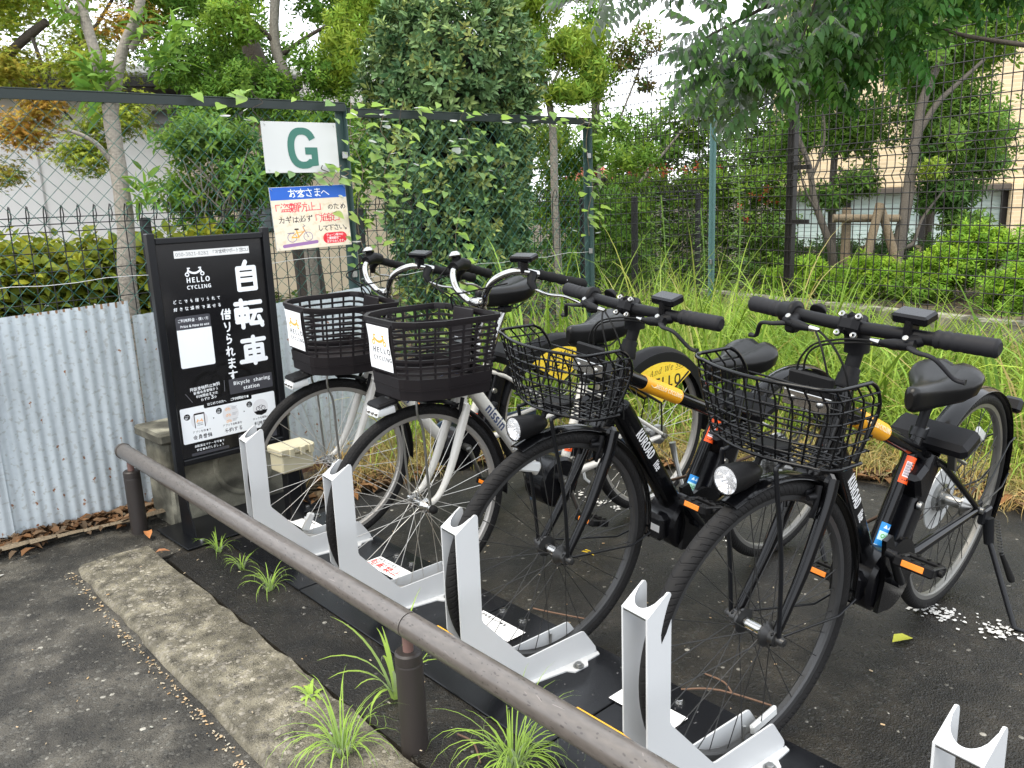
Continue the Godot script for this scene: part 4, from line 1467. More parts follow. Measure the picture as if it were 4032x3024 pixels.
func wheel(parent: Node3D, called: String, at: Transform3D, R: float, rt: float, tyre: Material, rim: Material, spoke: Material, vrep: float, hubw: float) -> Node3D:
	var w := sub(called, parent, at)
	var tz := Transform3D(Basis(Vector3.RIGHT, PI / 2), Vector3.ZERO)
	if not M.has("wm%f" % R):
		var b := MB.new()
		var pr := []
		for k in 17:
			var a := -PI + TAU * k / 16.0
			pr.append(Vector2(R - rt + rt * cos(a), rt * 0.98 * sin(a)))
		b.lathe(pr, Transform3D(), 88, false, 0.0, TAU, vrep)
		var ty := b.mesh()
		b = MB.new()
		var ro := R - rt * 1.72
		var ri := ro - 0.016
		b.lathe([Vector2(ro, -0.0125), Vector2(ro, 0.0125), Vector2(ri + 0.004, 0.011), Vector2(ri, 0.006), Vector2(ri, -0.006), Vector2(ri + 0.004, -0.011), Vector2(ro, -0.0125)], Transform3D(), 72)
		var rm := b.mesh()
		b = MB.new()
		b.tube([P(0, 0, 0), P(0, 1, 0)], 0.00125, 5, false)
		M["wm%f" % R] = [ty, rm, b.mesh(), ri]
	var ms: Array = M["wm%f" % R]
	obj("tyre", ms[0], tyre, w, tz)
	obj("rim", ms[1], rim, w, tz)
	var ri2: float = ms[3]
	for k in 32:
		var a := TAU * k / 32.0
		var s := 1.0 if k % 2 == 0 else -1.0
		var c := (1.0 if (k / 2) % 2 == 0 else -1.0) * 0.62
		var p0 := P(0.021 * cos(a + c), 0.021 * sin(a + c), s * hubw)
		var p1 := P(ri2 * cos(a), ri2 * sin(a), s * 0.003)
		var bs := look_y(p1 - p0)
		bs.y *= p1.distance_to(p0)
		piece("spoke", k, ms[2], spoke, w, Transform3D(bs, p0))
	return w

func cross_tube(b: MB, pts: Array, w: float, h: float, pw := 3.0, n := 16) -> void:   # a rounded box section in the xy plane: w across, h along z
	var rings := []
	for i in pts.size():
		var a: Vector3 = pts[maxi(i - 1, 0)]
		var c: Vector3 = pts[mini(i + 1, pts.size() - 1)]
		var d := (c - a).normalized()
		var x := Vector3.BACK
		var y := d.cross(x).normalized()
		var rg := []
		for k in n:
			var t := TAU * k / n
			var cx := signf(cos(t)) * pow(absf(cos(t)), 2.0 / pw) * h / 2
			var cy := signf(sin(t)) * pow(absf(sin(t)), 2.0 / pw) * w / 2
			rg.append(pts[i] + x * cx + y * cy)
		rings.append(rg)
	b.loft(rings)

func fender(c: Vector3, rf: float, wd: float, a0: float, a1: float, deep := 0.010) -> ArrayMesh:
	var b := MB.new()
	var rings := []
	var n := 40
	for i in n + 1:
		var a := deg_to_rad(lerpf(a0, a1, float(i) / n))
		var e := P(cos(a), sin(a), 0)
		var rg := []
		for k in 9:
			var u := cos(PI * k / 8.0)
			rg.append(c + e * (rf - deep * u * u) + Vector3.BACK * wd * 0.5 * u)
		for k in 9:
			var u := -cos(PI * k / 8.0)
			rg.append(c + e * (rf - 0.0018 - deep * u * u) + Vector3.BACK * (wd * 0.5 - 0.001) * u)
		rings.append(rg)
	b.loft(rings)
	return b.mesh()

func saddle_mesh(at: Vector3, l: float, tilt: float, wide: float, thick: float) -> ArrayMesh:   # at: the nose top; runs backwards
	var b := MB.new()
	var rings := []
	var st := [[0.0, 0.10, 0.55], [0.02, 0.17, 0.75], [0.07, 0.23, 0.9], [0.18, 0.28, 0.95], [0.32, 0.36, 1.0], [0.45, 0.50, 1.02], [0.57, 0.72, 1.06], [0.69, 0.92, 1.12], [0.80, 1.0, 1.16], [0.90, 0.96, 1.12], [0.97, 0.78, 1.0], [1.0, 0.5, 0.7]]
	for s in st:
		var t: float = s[0]
		var w: float = s[1] * wide * 0.5
		var h: float = s[2] * thick
		var top := 0.014 * sin(t * PI * 0.95 + 3.4) + 0.022 * t * t
		if t == 0.0: top -= 0.008
		if t == 1.0: top -= 0.010
		var cc := at + P(-l * t, top + l * t * tilt, 0)
		var rg := []
		for k in 20:
			var an := TAU * k / 20.0
			var z := cos(an)
			var y := sin(an)
			var yy := (pow(maxf(y, 0), 0.75) * 0.32 if y >= 0 else -pow(-y, 0.6) * 0.62) * h
			if t > 0.25 and y > 0: yy -= 0.012 * exp(-z * z * 22.0) * smoothstep(0.25, 0.5, t)
			rg.append(cc + P(0, yy, z * w * (1.0 if y > -0.3 else 1.0 - 0.12 * (-y))))
		rings.append(rg)
	b.loft(rings)
	return b.mesh()

func pedal(parent: Node3D, at: Vector3, sz: float, ang: float) -> void:
	var x := T(at, Basis(Vector3.BACK, ang))
	var pd := sub("pedal", parent, x)
	var b := MB.new()
	for q in [-0.036, 0.036]: b.box(T(P(q, 0, 0)), P(0.018, 0.026, 0.095), 0.004)
	for q in [-0.040, 0.040]: b.box(T(P(0, 0, q)), P(0.085, 0.024, 0.012), 0.003)
	b.tube([P(0, 0, -0.05 if sz > 0 else 0.05), P(0, 0, 0.055 if sz > 0 else -0.055)], 0.009, 10)
	for q in 6: b.box(T(P(-0.036 if q % 2 == 0 else 0.036, 0.014, -0.03 + 0.012 * q)), P(0.014, 0.004, 0.005))
	obj("body", b.mesh(), M.black_plastic, pd)
	for q in [-1.0, 1.0]:
		b = MB.new()
		b.box(T(P(q * 0.0455, 0.0, 0)), P(0.004, 0.015, 0.052), 0.001)
		obj("reflector", b.mesh(), M.orange_reflector, pd)

func cable(pts: Array, r := 0.0026) -> ArrayMesh:
	var b := MB.new()
	b.tube(curve(pts, 8), r, 6)
	return b.mesh()

func fp(called: String, mesh: Mesh, m: Material, parent: Node3D, bike: Node3D) -> MeshInstance3D:   # a part of the steered front
	var o := obj(called, mesh, m, parent)
	return o

func steer(pivot: Vector3, ha: float, ang: float) -> Transform3D:
	var ax := P(-cos(ha), sin(ha), 0)
	var r := Transform3D(Basis(ax, ang), Vector3.ZERO)
	return Transform3D(Basis(), pivot) * r * Transform3D(Basis(), -pivot)

func lever(side: float, at: Vector3, tip: Vector3, chrome: bool) -> Array:   # body and blade of a brake lever
	var b := MB.new()
	b.tube([at + P(0.0, 0, 0), at + P(0.022, -0.004, side * -0.006), at + P(0.042, -0.010, side * -0.022)], [0.020, 0.014, 0.010], 10, true, false, 0.8)
	b.tube([at + P(0.030, -0.006, side * 0.012), at + P(0.038, -0.010, side * -0.030), at + P(0.036, -0.012, side * -0.058)], [0.012, 0.012, 0.007], 10)
	var c := MB.new()
	c.tube(curve([at + P(0.036, -0.010, side * 0.004), at + P(0.052, -0.014, side * 0.030), at + P(0.050, -0.020, side * 0.065), tip + P(0.006, 0.004, side * -0.022), tip], 6), [0.007, 0.008, 0.008, 0.0078, 0.0075, 0.0072, 0.007, 0.0068, 0.0066, 0.0064, 0.0062, 0.006, 0.006, 0.006, 0.006, 0.006, 0.006, 0.006, 0.006, 0.006, 0.0062, 0.0064, 0.0068, 0.0078, 0.0085], 8, true, false, 0.75)
	return [b.mesh(), c.mesh()]

func ring_path(hw: float, sr: float, sf: float, bulge: float, rc: float) -> Array:   # plan of a basket: right rear, round the front, left rear
	var pts := []
	for k in 3: pts.append(Vector2(lerpf(sr, sf - rc, k / 2.0), hw))
	for k in range(1, 6):
		var a := PI / 2 * k / 5.0
		pts.append(Vector2(sf - rc + rc * sin(a), hw - rc + rc * cos(a)))
	for k in range(1, 10):
		var u := 1.0 - 2.0 * k / 10.0
		pts.append(Vector2(sf + bulge * (1.0 - u * u), (hw - rc) * u))
	for k in range(0, 6):
		var a := PI / 2 * k / 5.0
		pts.append(Vector2(sf - rc + rc * cos(a), -(hw - rc) - rc * sin(a)))
	for k in range(1, 3): pts.append(Vector2(lerpf(sf - rc, sr, k / 2.0), -hw))
	return pts

func along(pts: Array, f: float) -> Vector2:   # the point a fraction along a path
	var tot := 0.0
	for i in pts.size() - 1: tot += (pts[i] as Vector2).distance_to(pts[i + 1])
	var d := tot * f
	for i in pts.size() - 1:
		var s: float = (pts[i] as Vector2).distance_to(pts[i + 1])
		if d <= s: return (pts[i] as Vector2).lerp(pts[i + 1], d / maxf(s, 1e-6))
		d -= s
	return pts[pts.size() - 1]

func wire_basket(bike: Node3D) -> void:
	var bk := sub("basket", bike)
	bk.set_meta("front", true)
	var y0 := 0.778
	var y1 := 0.952
	var n := 0
	var pth := func(y: float) -> Array:
		var t := (y - y0) / (y1 - y0)
		return ring_path(lerpf(0.160, 0.174, t), lerpf(1.01, 0.985, 1.0 - absf(t - 0.62) * 1.4) if t < 0.9 else 1.03, lerpf(1.115, 1.165, t), 0.028, 0.045)
	# level wires
	for k in 8:
		var y := lerpf(y0, y1, k / 7.0)
		var pp: Array = pth.call(y)
		var pts := []
		for q in pp: pts.append(P(q.x, y, q.y))
		var b := MB.new()
		b.tube(pts, 0.0042 if k == 0 or k == 7 else 0.0024, 6)
		piece("wire", n, b.mesh(), M.black_paint, bk)
		n += 1
	# wires that run down the sides and on under the bottom
	for k in 19:
		var f := lerpf(0.03, 0.97, k / 18.0)
		var pts := []
		for q in 6:
			var y := lerpf(y1, y0, q / 5.0)
			var a := along(pth.call(y), f)
			pts.append(P(a.x, y, a.y))
		var e: Vector3 = pts[5]
		if k > 3 and k < 15: pts.append(P(0.995, y0 - 0.004, e.z * 0.95))
		var b := MB.new()
		b.tube(pts, 0.0023, 6)
		piece("wire", n, b.mesh(), M.black_paint, bk)
		n += 1
	for k in 6:
		var b := MB.new()
		b.tube([P(1.015 + k * 0.02, y0 - 0.001, -0.142), P(1.015 + k * 0.02, y0 - 0.001, 0.142)], 0.0023, 6)
		piece("wire", n, b.mesh(), M.black_paint, bk)
		n += 1
	# rear edges of the sides and the back grid
	for s in [-1.0, 1.0]:
		var b := MB.new()
		b.tube(curve([P(1.03, y1, s * 0.172), P(1.0, y1 - 0.018, s * 0.170), P(0.975, y1 - 0.06, s * 0.165), P(0.985, y1 - 0.11, s * 0.158), P(1.012, y0, s * 0.148)], 5), 0.0042, 6)
		piece("wire", n, b.mesh(), M.black_paint, bk)
		n += 1
	for k in 9:
		var z := lerpf(-0.135, 0.135, k / 8.0)
		var b := MB.new()
		b.tube([P(1.03, y0 - 0.002, z), P(0.995, y0, z), P(0.985, y0 + 0.015, z), P(0.972, y1 - 0.045 - 0.03 * absf(z) / 0.135, z)], 0.0023, 6)
		piece("wire", n, b.mesh(), M.black_paint, bk)
		n += 1
	for k in 4:
		var y := lerpf(y0 + 0.02, y1 - 0.06, k / 3.0)
		var b := MB.new()
		b.tube([P(0.982 - k * 0.003, y, -0.16), P(0.982 - k * 0.003, y, 0.16)], 0.0026, 6)
		piece("wire", n, b.mesh(), M.black_paint, bk)
		n += 1
	var b2 := MB.new()
	b2.box(T(P(0.977, 0.862, 0.0), Basis(Vector3.BACK, 0.06)), P(0.004, 0.034, 0.118), 0.0015)
	obj("clamp_plate", b2.mesh(), M.chrome, bk)
	for q in [-0.035, 0.035]:
		b2 = MB.new()
		b2.lathe([Vector2(0, 0.006), Vector2(0.006, 0.005), Vector2(0.008, 0.0)], T(P(0.979, 0.862, q), Basis(Vector3.BACK, -PI / 2)), 10, false)
		obj("bolt", b2.mesh(), M.steel, bk)
	b2 = MB.new()
	b2.box(T(P(0.968, 0.885, 0)), P(0.012, 0.075, 0.11), 0.004)
	obj("bracket", b2.mesh(), M.black_plastic, bk)
	# round locking disc in the middle of the floor
	b2 = MB.new()
	b2.lathe([Vector2(0, 0.016), Vector2(0.034, 0.016), Vector2(0.038, 0.012), Vector2(0.038, -0.004), Vector2(0, -0.004)], T(P(1.075, y0 - 0.004, 0.0)), 24)
	obj("floor_disc", b2.mesh(), M.black_plastic, bk)

func black_bike(label: String, x: Transform3D, ang: float) -> Node3D:
	var R := 0.349
	var ha := deg_to_rad(70.0)
	var k := thing("bicycle", label, "bicycle", x, "black bicycles")
	var pv := P(1.076, R, 0) - P(sin(ha), cos(ha), 0) * 0.045
	var ax := P(-cos(ha), sin(ha), 0)
	var st := func(t: float, o := 0.0) -> Vector3: return pv + ax * t + P(sin(ha), cos(ha), 0) * o
	var bp: Material = M.black_paint
	var b := MB.new()
	# frame
	b.tube([st.call(0.385), st.call(0.40), st.call(0.555), st.call(0.57)], [0.021, 0.0235, 0.0235, 0.021], 18)
	obj("head_tube", b.mesh(), bp, k)
	b = MB.new()
	b.tube([st.call(0.571), st.call(0.578), st.call(0.590), st.call(0.602), st.call(0.603), st.call(0.618), st.call(0.62)], [0.026, 0.027, 0.024, 0.0235, 0.021, 0.021, 0.017], 18)
	obj("headset", b.mesh(), M.black_matt, k)
	var tt0 := P(0.855, 0.826, 0)
	var tt1 := P(0.345, 0.596, 0)
	b = MB.new()
	b.tube([tt0, tt1], 0.0205, 16, true, false, 1.0)
	obj("top_tube", b.mesh(), bp, k)
	var td := (tt1 - tt0).normalized()
	b = MB.new()
	b.tube([tt0 + td * 0.10, tt0 + td * 0.102, tt0 + td * 0.275, tt0 + td * 0.277], [0.0208, 0.0232, 0.0232, 0.0208], 20)
	var ys := obj("yellow_sleeve", b.mesh(), M.yellow_sleeve, k)
	ys.set_meta("label", "yellow sleeve on the black top tube")
	letters(ys, "lettering", "HELLO CYCLING", tt0 + td * 0.205 + P(0, 0.004, -0.0232), td, Vector3.FORWARD, 0.017, M.sleeve_print)
	var sm := MB.new()
	var smp := []
	for q in 9:
		var u := -1.0 + q / 4.0
		smp.append(tt0 + td * (0.128 + u * 0.011) + P(0, 0.0 - 0.005 * (1 - u * u) + 0.002, -0.0236))
	sm.tube(smp, 0.0012, 5)
	obj("smile_mark", sm.mesh(), M.sleeve_print, ys)
	b = MB.new()
	cross_tube(b, [P(0.852, 0.725, 0), P(0.825, 0.69, 0), P(0.70, 0.515, 0), P(0.585, 0.355, 0), P(0.56, 0.325, 0)], 0.064, 0.050, 3.6, 20)
	var dt := obj("down_tube", b.mesh(), bp, k)
	var dd := (P(0.585, 0.355, 0) - P(0.825, 0.69, 0)).normalized()
	letters(dt, "lettering", "KUROAD", P(0.757, 0.602, -0.0256), dd, Vector3.FORWARD, 0.043, M.white_print, 0.66)
	letters(dt, "lettering", "lite", P(0.700, 0.521, -0.0256), dd, Vector3.FORWARD, 0.032, M.white_print, 0.66)
	b = MB.new()
	b.tube([P(0.372, 0.668, 0), P(0.545, 0.33, 0)], 0.0185, 16)
	var se := obj("seat_tube", b.mesh(), bp, k)
	b = MB.new()
	var sd := (P(0.545, 0.33, 0) - P(0.372, 0.668, 0)).normalized()
	b.tube([P(0.372, 0.668, 0) - sd * 0.002, P(0.372, 0.668, 0) + sd * 0.022], 0.0225, 16)
	b.box(T(P(0.346, 0.66, 0)), P(0.03, 0.016, 0.02), 0.003)
	obj("seat_clamp", b.mesh(), M.black_steel, k)
	b = MB.new()
	b.tube([P(0.372, 0.668, 0) + sd * 0.02, P(0.340, 0.752, 0)], 0.0135, 14)
	obj("seat_post", b.mesh(), M.black_matt, k)
	for s in [-1.0, 1.0]:
		b = MB.new()
		b.tube([P(0.48, 0.325, s * 0.035), P(0.40, 0.335, s * 0.055), P(0.02, R, s * 0.066)], [0.017, 0.016, 0.011], 12)
		obj("chain_stay", b.mesh(), bp, k)
		b = MB.new()
		b.tube([P(0.355, 0.600, s * 0.022), P(0.30, 0.565, s * 0.050), P(0.01, R + 0.01, s * 0.068)], [0.0105, 0.010, 0.0085], 12)
		obj("seat_stay", b.mesh(), bp, k)
		b = MB.new()
		b.box(T(P(0.0, R, s * 0.067)), P(0.055, 0.045, 0.008), 0.003)
		obj("dropout", b.mesh(), M.black_matt, k)
	# saddle
	var sdl := obj("saddle", saddle_mesh(P(0.475, 0.786, 0), 0.262, 0.01, 0.188, 0.082), M.black_saddle, k)
	b = MB.new()
	for s in [-0.02, 0.02]: b.tube([P(0.42, 0.755, s), P(0.36, 0.742, s), P(0.29, 0.744, s), P(0.25, 0.765, s)], 0.0035, 6)
	b.box(T(P(0.335, 0.745, 0)), P(0.05, 0.028, 0.05), 0.006)
	obj("rails", b.mesh(), M.black_steel, sdl)
	# battery, drive unit, cranks
	b = MB.new()
	cross_tube(b, [P(0.318, 0.585, 0), P(0.330, 0.562, 0), P(0.445, 0.335, 0), P(0.452, 0.322, 0)], 0.078, 0.088, 5.0, 24)
	b.box(T(P(0.395, 0.535, -0.01), Basis(Vector3.BACK, -0.45)), P(0.07, 0.085, 0.078), 0.012)
	var bat := obj("battery", b.mesh(), M.black_gloss, k)
	b = MB.new()
	b.lathe([Vector2(0, 0.012), Vector2(0.011, 0.011), Vector2(0.0125, 0.006), Vector2(0.0125, 0)], T(P(0.405, 0.472, -0.045), Basis(Vector3.RIGHT, -PI / 2)), 16)
	obj("key_lock", b.mesh(), M.steel, bat)
	b = MB.new()
	b.box(T(P(0.375, 0.545, -0.044), Basis(Vector3.BACK, 1.1)), P(0.05, 0.012, 0.004), 0.001)
	obj("latch", b.mesh(), M.steel, bat)
	b = MB.new()
	b.lathe([Vector2(0, 0.058), Vector2(0.070, 0.058), Vector2(0.082, 0.048), Vector2(0.084, -0.048), Vector2(0.072, -0.058), Vector2(0, -0.058)], T(P(0.565, 0.305, 0), Basis(Vector3.RIGHT, PI / 2)), 32)
	b.box(T(P(0.645, 0.305, 0.0)), P(0.06, 0.085, 0.078), 0.012)
	var mo := obj("drive_unit", b.mesh(), M.black_gloss, k)
	b = MB.new()
	b.box(T(P(0.6765, 0.308, -0.01)), P(0.001, 0.022, 0.046))
	obj("number_label", b.mesh(), M.label_print, mo)
	b = MB.new()
	var cv := PackedVector2Array()
	for q in 22:
		var a := deg_to_rad(75.0 + q * 10.0)
		cv.append(Vector2(0.545, 0.305) + Vector2(cos(a), sin(a)) * (0.100 + 0.02 * cos(a - 2.2)))
	cv.append(Vector2(0.61, 0.235)); cv.append(Vector2(0.60, 0.32)); cv.append(Vector2(0.635, 0.45)); cv.append(Vector2(0.60, 0.455))
	b.prism(cv, 0.012, T(P(0, 0, -0.066)))
	obj("side_cover", b.mesh(), bp, k)
	for s in [-1.0, 1.0]:
		var e := P(0.545, 0.312, 0) + P(0.112, 0.122, 0) * (1.0 if s < 0 else -1.0)
		b = MB.new()
		b.tube([P(0.545, 0.312, s * 0.055), P(0.545, 0.312, s * 0.092)], 0.016, 14)
		b.tube([P(0.545, 0.312, s * 0.088), e + P(0, 0, s * 0.098)], [0.013, 0.0095], 10, true, false, 0.8)
		b.tube([e + P(0, 0, s * 0.085), e + P(0, 0, s * 0.112)], 0.011, 12)
		obj("crank", b.mesh(), M.black_steel, k)
		pedal(k, e + P(0, 0, s * 0.165), s, 0.25)
	# chain run on the far side
	b = MB.new()
	b.tube(curve([P(0.53, 0.40, 0.06), P(0.25, 0.385, 0.06), P(0.0, R + 0.035, 0.055), P(-0.035, R, 0.055), P(0.0, R - 0.035, 0.055), P(0.25, 0.27, 0.06), P(0.53, 0.215, 0.06)], 6), 0.005, 6)
	obj("chain", b.mesh(), M.chain, k)
	# rear wheel
	var rw := wheel(k, "rear_wheel", T(P(0, R, 0)), R, 0.0195, M.tyre_chevron, M.grey_rim, M.dark_steel, 17.0, 0.03)
	b = MB.new()
	b.lathe([Vector2(0.0, 0.085), Vector2(0.010, 0.085), Vector2(0.010, 0.062), Vector2(0.019, 0.06), Vector2(0.034, 0.032), Vector2(0.034, 0.026), Vector2(0.017, 0.024), Vector2(0.017, -0.024), Vector2(0.034, -0.026), Vector2(0.034, -0.032), Vector2(0.046, -0.036), Vector2(0.046, -0.055), Vector2(0.010, -0.06), Vector2(0.010, -0.085), Vector2(0, -0.085)].map(func(q): return Vector2(q.x, -q.y)), T(P(0, 0, 0), Basis(Vector3.RIGHT, PI / 2)), 20)
	obj("hub", b.mesh(), M.steel, rw)
	b = MB.new()
	b.box(T(P(-0.10, 0.20, 0.0), Basis(Vector3.BACK, 0.5)), P(0.075, 0.032, 0.012), 0.005)
	obj("reflector", b.mesh(), M.clear_plastic, rw)
	b = MB.new()
	b.lathe([Vector2(0.105, -0.002), Vector2(0.105, 0.002), Vector2(0.045, 0.006), Vector2(0.04, 0.006)], T(P(0, 0, 0.043), Basis(Vector3.RIGHT, PI / 2)), 36)
	obj("spoke_guard", b.mesh(), M.clear_plastic, rw)
	obj("rear_fender", fender(P(0, R, 0), R + 0.018, 0.058, 20.0, 208.0), bp, k)
	b = MB.new()
	for s in [-1.0, 1.0]:
		b.tube([P(-0.005, R, s * 0.062), P(-0.28, R + 0.14, s * 0.034), P(-0.345, R + 0.14, s * 0.028)], 0.003, 6)
		b.tube([P(-0.005, R - 0.01, s * 0.062), P(-0.30, R - 0.02, s * 0.034), P(-0.362, R + 0.01, s * 0.028)], 0.003, 6)
	obj("fender_stay", b.mesh(), M.black_steel, k)
	b = MB.new()
	b.box(T(P(-0.345, 0.595, 0), Basis(Vector3.BACK, 0.5)), P(0.035, 0.05, 0.06), 0.01)
	obj("tail_light", b.mesh(), M.black_gloss, k)
	# wheel lock box behind the seat tube
	b = MB.new()
	b.box(T(P(0.272, 0.628, 0.0), Basis(Vector3.BACK, -0.35)), P(0.105, 0.046, 0.215), 0.014)
	obj("lock_box", b.mesh(), M.black_matt, k)
	b = MB.new()
	b.box(T(P(0.30, 0.585, -0.07), Basis(Vector3.BACK, -0.35)), P(0.012, 0.065, 0.022), 0.002)
	b.tube([P(0.27, 0.585, -0.06), P(0.20, 0.55, -0.07)], 0.006, 8)
	obj("lock_lug", b.mesh(), M.steel, k)
	# stand on the left
	b = MB.new()
	b.tube([P(-0.045, 0.315, -0.088), P(-0.045, 0.235, -0.105)], [0.017, 0.014], 10)
	b.tube([P(-0.045, 0.25, -0.102), P(0.02, 0.035, -0.238), P(0.005, 0.028, -0.262)], [0.0085, 0.0085, 0.0085], 10)
	b.box(T(P(-0.035, 0.325, -0.080)), P(0.06, 0.05, 0.02), 0.005)
	var ks := obj("kick_stand", b.mesh(), M.black_steel, k)
	b = MB.new()
	var co := []
	for q in 97: co.append(P(-0.075 - 0.0004 * q * 0.3 + 0.0065 * cos(q * 0.8), 0.305 - q * 0.00115, -0.105 - q * 0.0003 + 0.0065 * sin(q * 0.8)))
	b.tube(co, 0.0016, 4)
	obj("spring", b.mesh(), M.dark_steel, ks)
	b = MB.new()
	b.tube([P(-0.088, 0.20, -0.132), P(-0.10, 0.125, -0.170), P(-0.10, 0.115, -0.176)], [0.006, 0.011, 0.008], 10)
	obj("foot_tab", b.mesh(), M.black_rubber, ks)
	# stickers
	var o2 := obj("orange_sticker", sticker(0.042, 0.075), M.orange_sticker, k, sticker_at(P(0.372, 0.668, 0), sd, 0.115, 0.0192))
	o2.set_meta("label", "orange numbered sticker on the seat tube")
	obj("blue_sticker", sticker(0.040, 0.068), M.blue_sticker, k, sticker_at(P(0.372, 0.668, 0), sd, 0.30, 0.0192)).set_meta("label", "blue and green sticker low on the seat tube")
	# ----- the steered front
	var f := []
	b = MB.new()
	b.tube([st.call(0.60), st.call(0.66)], 0.0165, 16)
	cross_tube(b, [st.call(0.655), st.call(0.675, 0.008), st.call(0.70, 0.026), st.call(0.715, 0.045)], 0.052, 0.048, 3.0, 16)
	f.append(obj("stem", b.mesh(), M.black_matt, k))
	var bc: Vector3 = st.call(0.703, 0.046)
	b = MB.new()
	for q in [-0.024, 0.024]: b.box(T(bc + P(0.004, 0.004, 0), Basis(Vector3.BACK, 0.35)), P(0.05, 0.052, 0.020), 0.010)
	b.box(T(bc + P(0.008, 0.004, 0), Basis(Vector3.BACK, 0.35)), P(0.044, 0.044, 0.05), 0.012)
	var stm: Node3D = f[0]
	f.append(obj("bar_clamp", b.mesh(), M.black_matt, k))
	for q in [P(0.014, 0.026, 0.02), P(0.014, 0.026, -0.02), P(0.026, -0.014, 0.02), P(0.026, -0.014, -0.02)]:
		b = MB.new()
		b.lathe([Vector2(0.003, 0.003), Vector2(0.006, 0.0042), Vector2(0.0075, 0.003), Vector2(0.0075, -0.004)], T(bc + q, Basis(Vector3.BACK, -0.95)), 12)
		obj("clamp_bolt", b.mesh(), M.steel, f[1])
	b = MB.new()
	var bpts := []
	for q in 13:
		var u := -1.0 + q / 6.0
		bpts.append(bc + P(-0.028 * pow(absf(u), 1.6), 0.004 * absf(u), u * 0.292))
	b.tube(bpts, 0.0150, 16)
	f.append(obj("handlebar", b.mesh(), M.black_matt, k))
	for s in [-1.0, 1.0]:
		b = MB.new()
		var ge := bc + P(-0.029, 0.004, s * 0.297)
		var gi := bc + P(-0.0155, 0.003, s * 0.175)
		var gl2 := ge - gi
		var gp := []
		var gr := []
		for q in 25:
			var u := q / 24.0
			gp.append(gi + gl2 * u)
			gr.append(0.0188 + 0.0012 * sin(u * 40.0) * (1.0 if u < 0.5 else 0.25) + 0.001 * u - (0.007 if q == 24 else 0.0) - (0.002 if q == 0 else 0.0))
		b.tube(gp, gr, 16)
		f.append(obj("grip", b.mesh(), M.grip_grey, k))
		var lv := lever(s, bc + P(-0.006, -0.004, s * 0.145), bc + P(0.012, -0.065, s * 0.262), false)
		var lb := obj("brake_lever", lv[0], M.black_matt, k)
		obj("blade", lv[1], M.grip_grey, lb)
		b = MB.new()
		b.tube([bc + P(0.030, -0.016, s * 0.086), bc + P(0.027, -0.016, s * 0.062)], [0.0075, 0.005], 8)
		obj("adjuster", b.mesh(), M.chrome, lb)
		b = MB.new()
		b.lathe([Vector2(0, 0.003), Vector2(0.006, 0.0025), Vector2(0.0065, 0)], T(bc + P(0.036, 0.004, s * 0.142), Basis(Vector3.BACK, -0.8)), 12)
		obj("pivot_screw", b.mesh(), M.steel, lb)
		f.append(lb)
	b = MB.new()
	var tw := bc + P(-0.012, 0.003, 0.165)
	b.tube([tw + P(0, 0, 0.028), tw + P(0, 0, 0.026), tw + P(0, 0, 0.002), tw, tw + P(0, 0, -0.012), tw + P(0, 0, -0.014)], [0.020, 0.024, 0.024, 0.029, 0.029, 0.018], 24)
	b.box(T(tw + P(-0.004, -0.03, 0.0)), P(0.03, 0.035, 0.03), 0.006)
	f.append(obj("gear_shifter", b.mesh(), M.black_plastic, k))
	b = MB.new()
	b.box(T(bc + P(-0.012, 0.042, -0.128), Basis(Vector3.BACK, -0.25)), P(0.048, 0.022, 0.078), 0.005)
	b.box(T(bc + P(-0.006, 0.020, -0.128)), P(0.034, 0.04, 0.020), 0.004)
	f.append(obj("control_display", b.mesh(), M.black_gloss, k))
	b = MB.new()
	b.lathe([Vector2(0.0, 0.020), Vector2(0.012, 0.018), Vector2(0.020, 0.006), Vector2(0.020, 0.0), Vector2(0, 0)], T(bc + P(-0.035, 0.010, 0.115), Basis(Vector3.BACK, 1.0)), 16, false)
	f.append(obj("bell", b.mesh(), M.black_plastic, k))
	for c in [[bc + P(0.030, -0.016, 0.064), bc + P(0.055, -0.045, 0.0), bc + P(0.050, -0.11, -0.035), bc + P(0.03, -0.20, -0.03), P(0.93, 0.70, -0.03)],
			[bc + P(0.030, -0.020, 0.070), bc + P(0.075, -0.045, 0.02), bc + P(0.075, -0.12, -0.01), bc + P(0.03, -0.22, -0.02), P(0.86, 0.70, -0.028)],
			[bc + P(0.030, -0.016, -0.064), bc + P(0.042, -0.024, 0.0), bc + P(0.06, -0.05, 0.06), bc + P(0.06, -0.12, 0.085), bc + P(0.02, -0.22, 0.04), P(0.84, 0.66, 0.03)],
			[bc + P(-0.01, 0.0, -0.115), bc + P(0.012, -0.025, -0.09), bc + P(0.036, -0.026, -0.03), bc + P(0.06, -0.055, 0.055), bc + P(0.05, -0.14, 0.07), P(0.85, 0.74, 0.028)]]:
		f.append(obj("cable", cable(c), M.black_rubber, k))
	# fork
	b = MB.new()
	b.tube([st.call(0.385), st.call(0.36)], [0.026, 0.024], 16)
	b.box(T(st.call(0.362), Basis(Vector3.BACK, 0.35)), P(0.045, 0.035, 0.10), 0.014)
	for s in [-1.0, 1.0]:
		b.tube(curve([st.call(0.37) + P(0, 0, s * 0.040), st.call(0.30) + P(0, 0, s * 0.046), st.call(0.16, 0.012) + P(0, 0, s * 0.050), P(1.070, R + 0.012, s * 0.054)], 5), [0.0165, 0.0165, 0.0165, 0.0165, 0.0162, 0.016, 0.0158, 0.0155, 0.015, 0.0145, 0.014, 0.013, 0.012, 0.0115, 0.011, 0.0105], 12)
		b.box(T(P(1.076, R, s * 0.055)), P(0.03, 0.034, 0.008), 0.003)
	f.append(obj("fork", b.mesh(), bp, k))
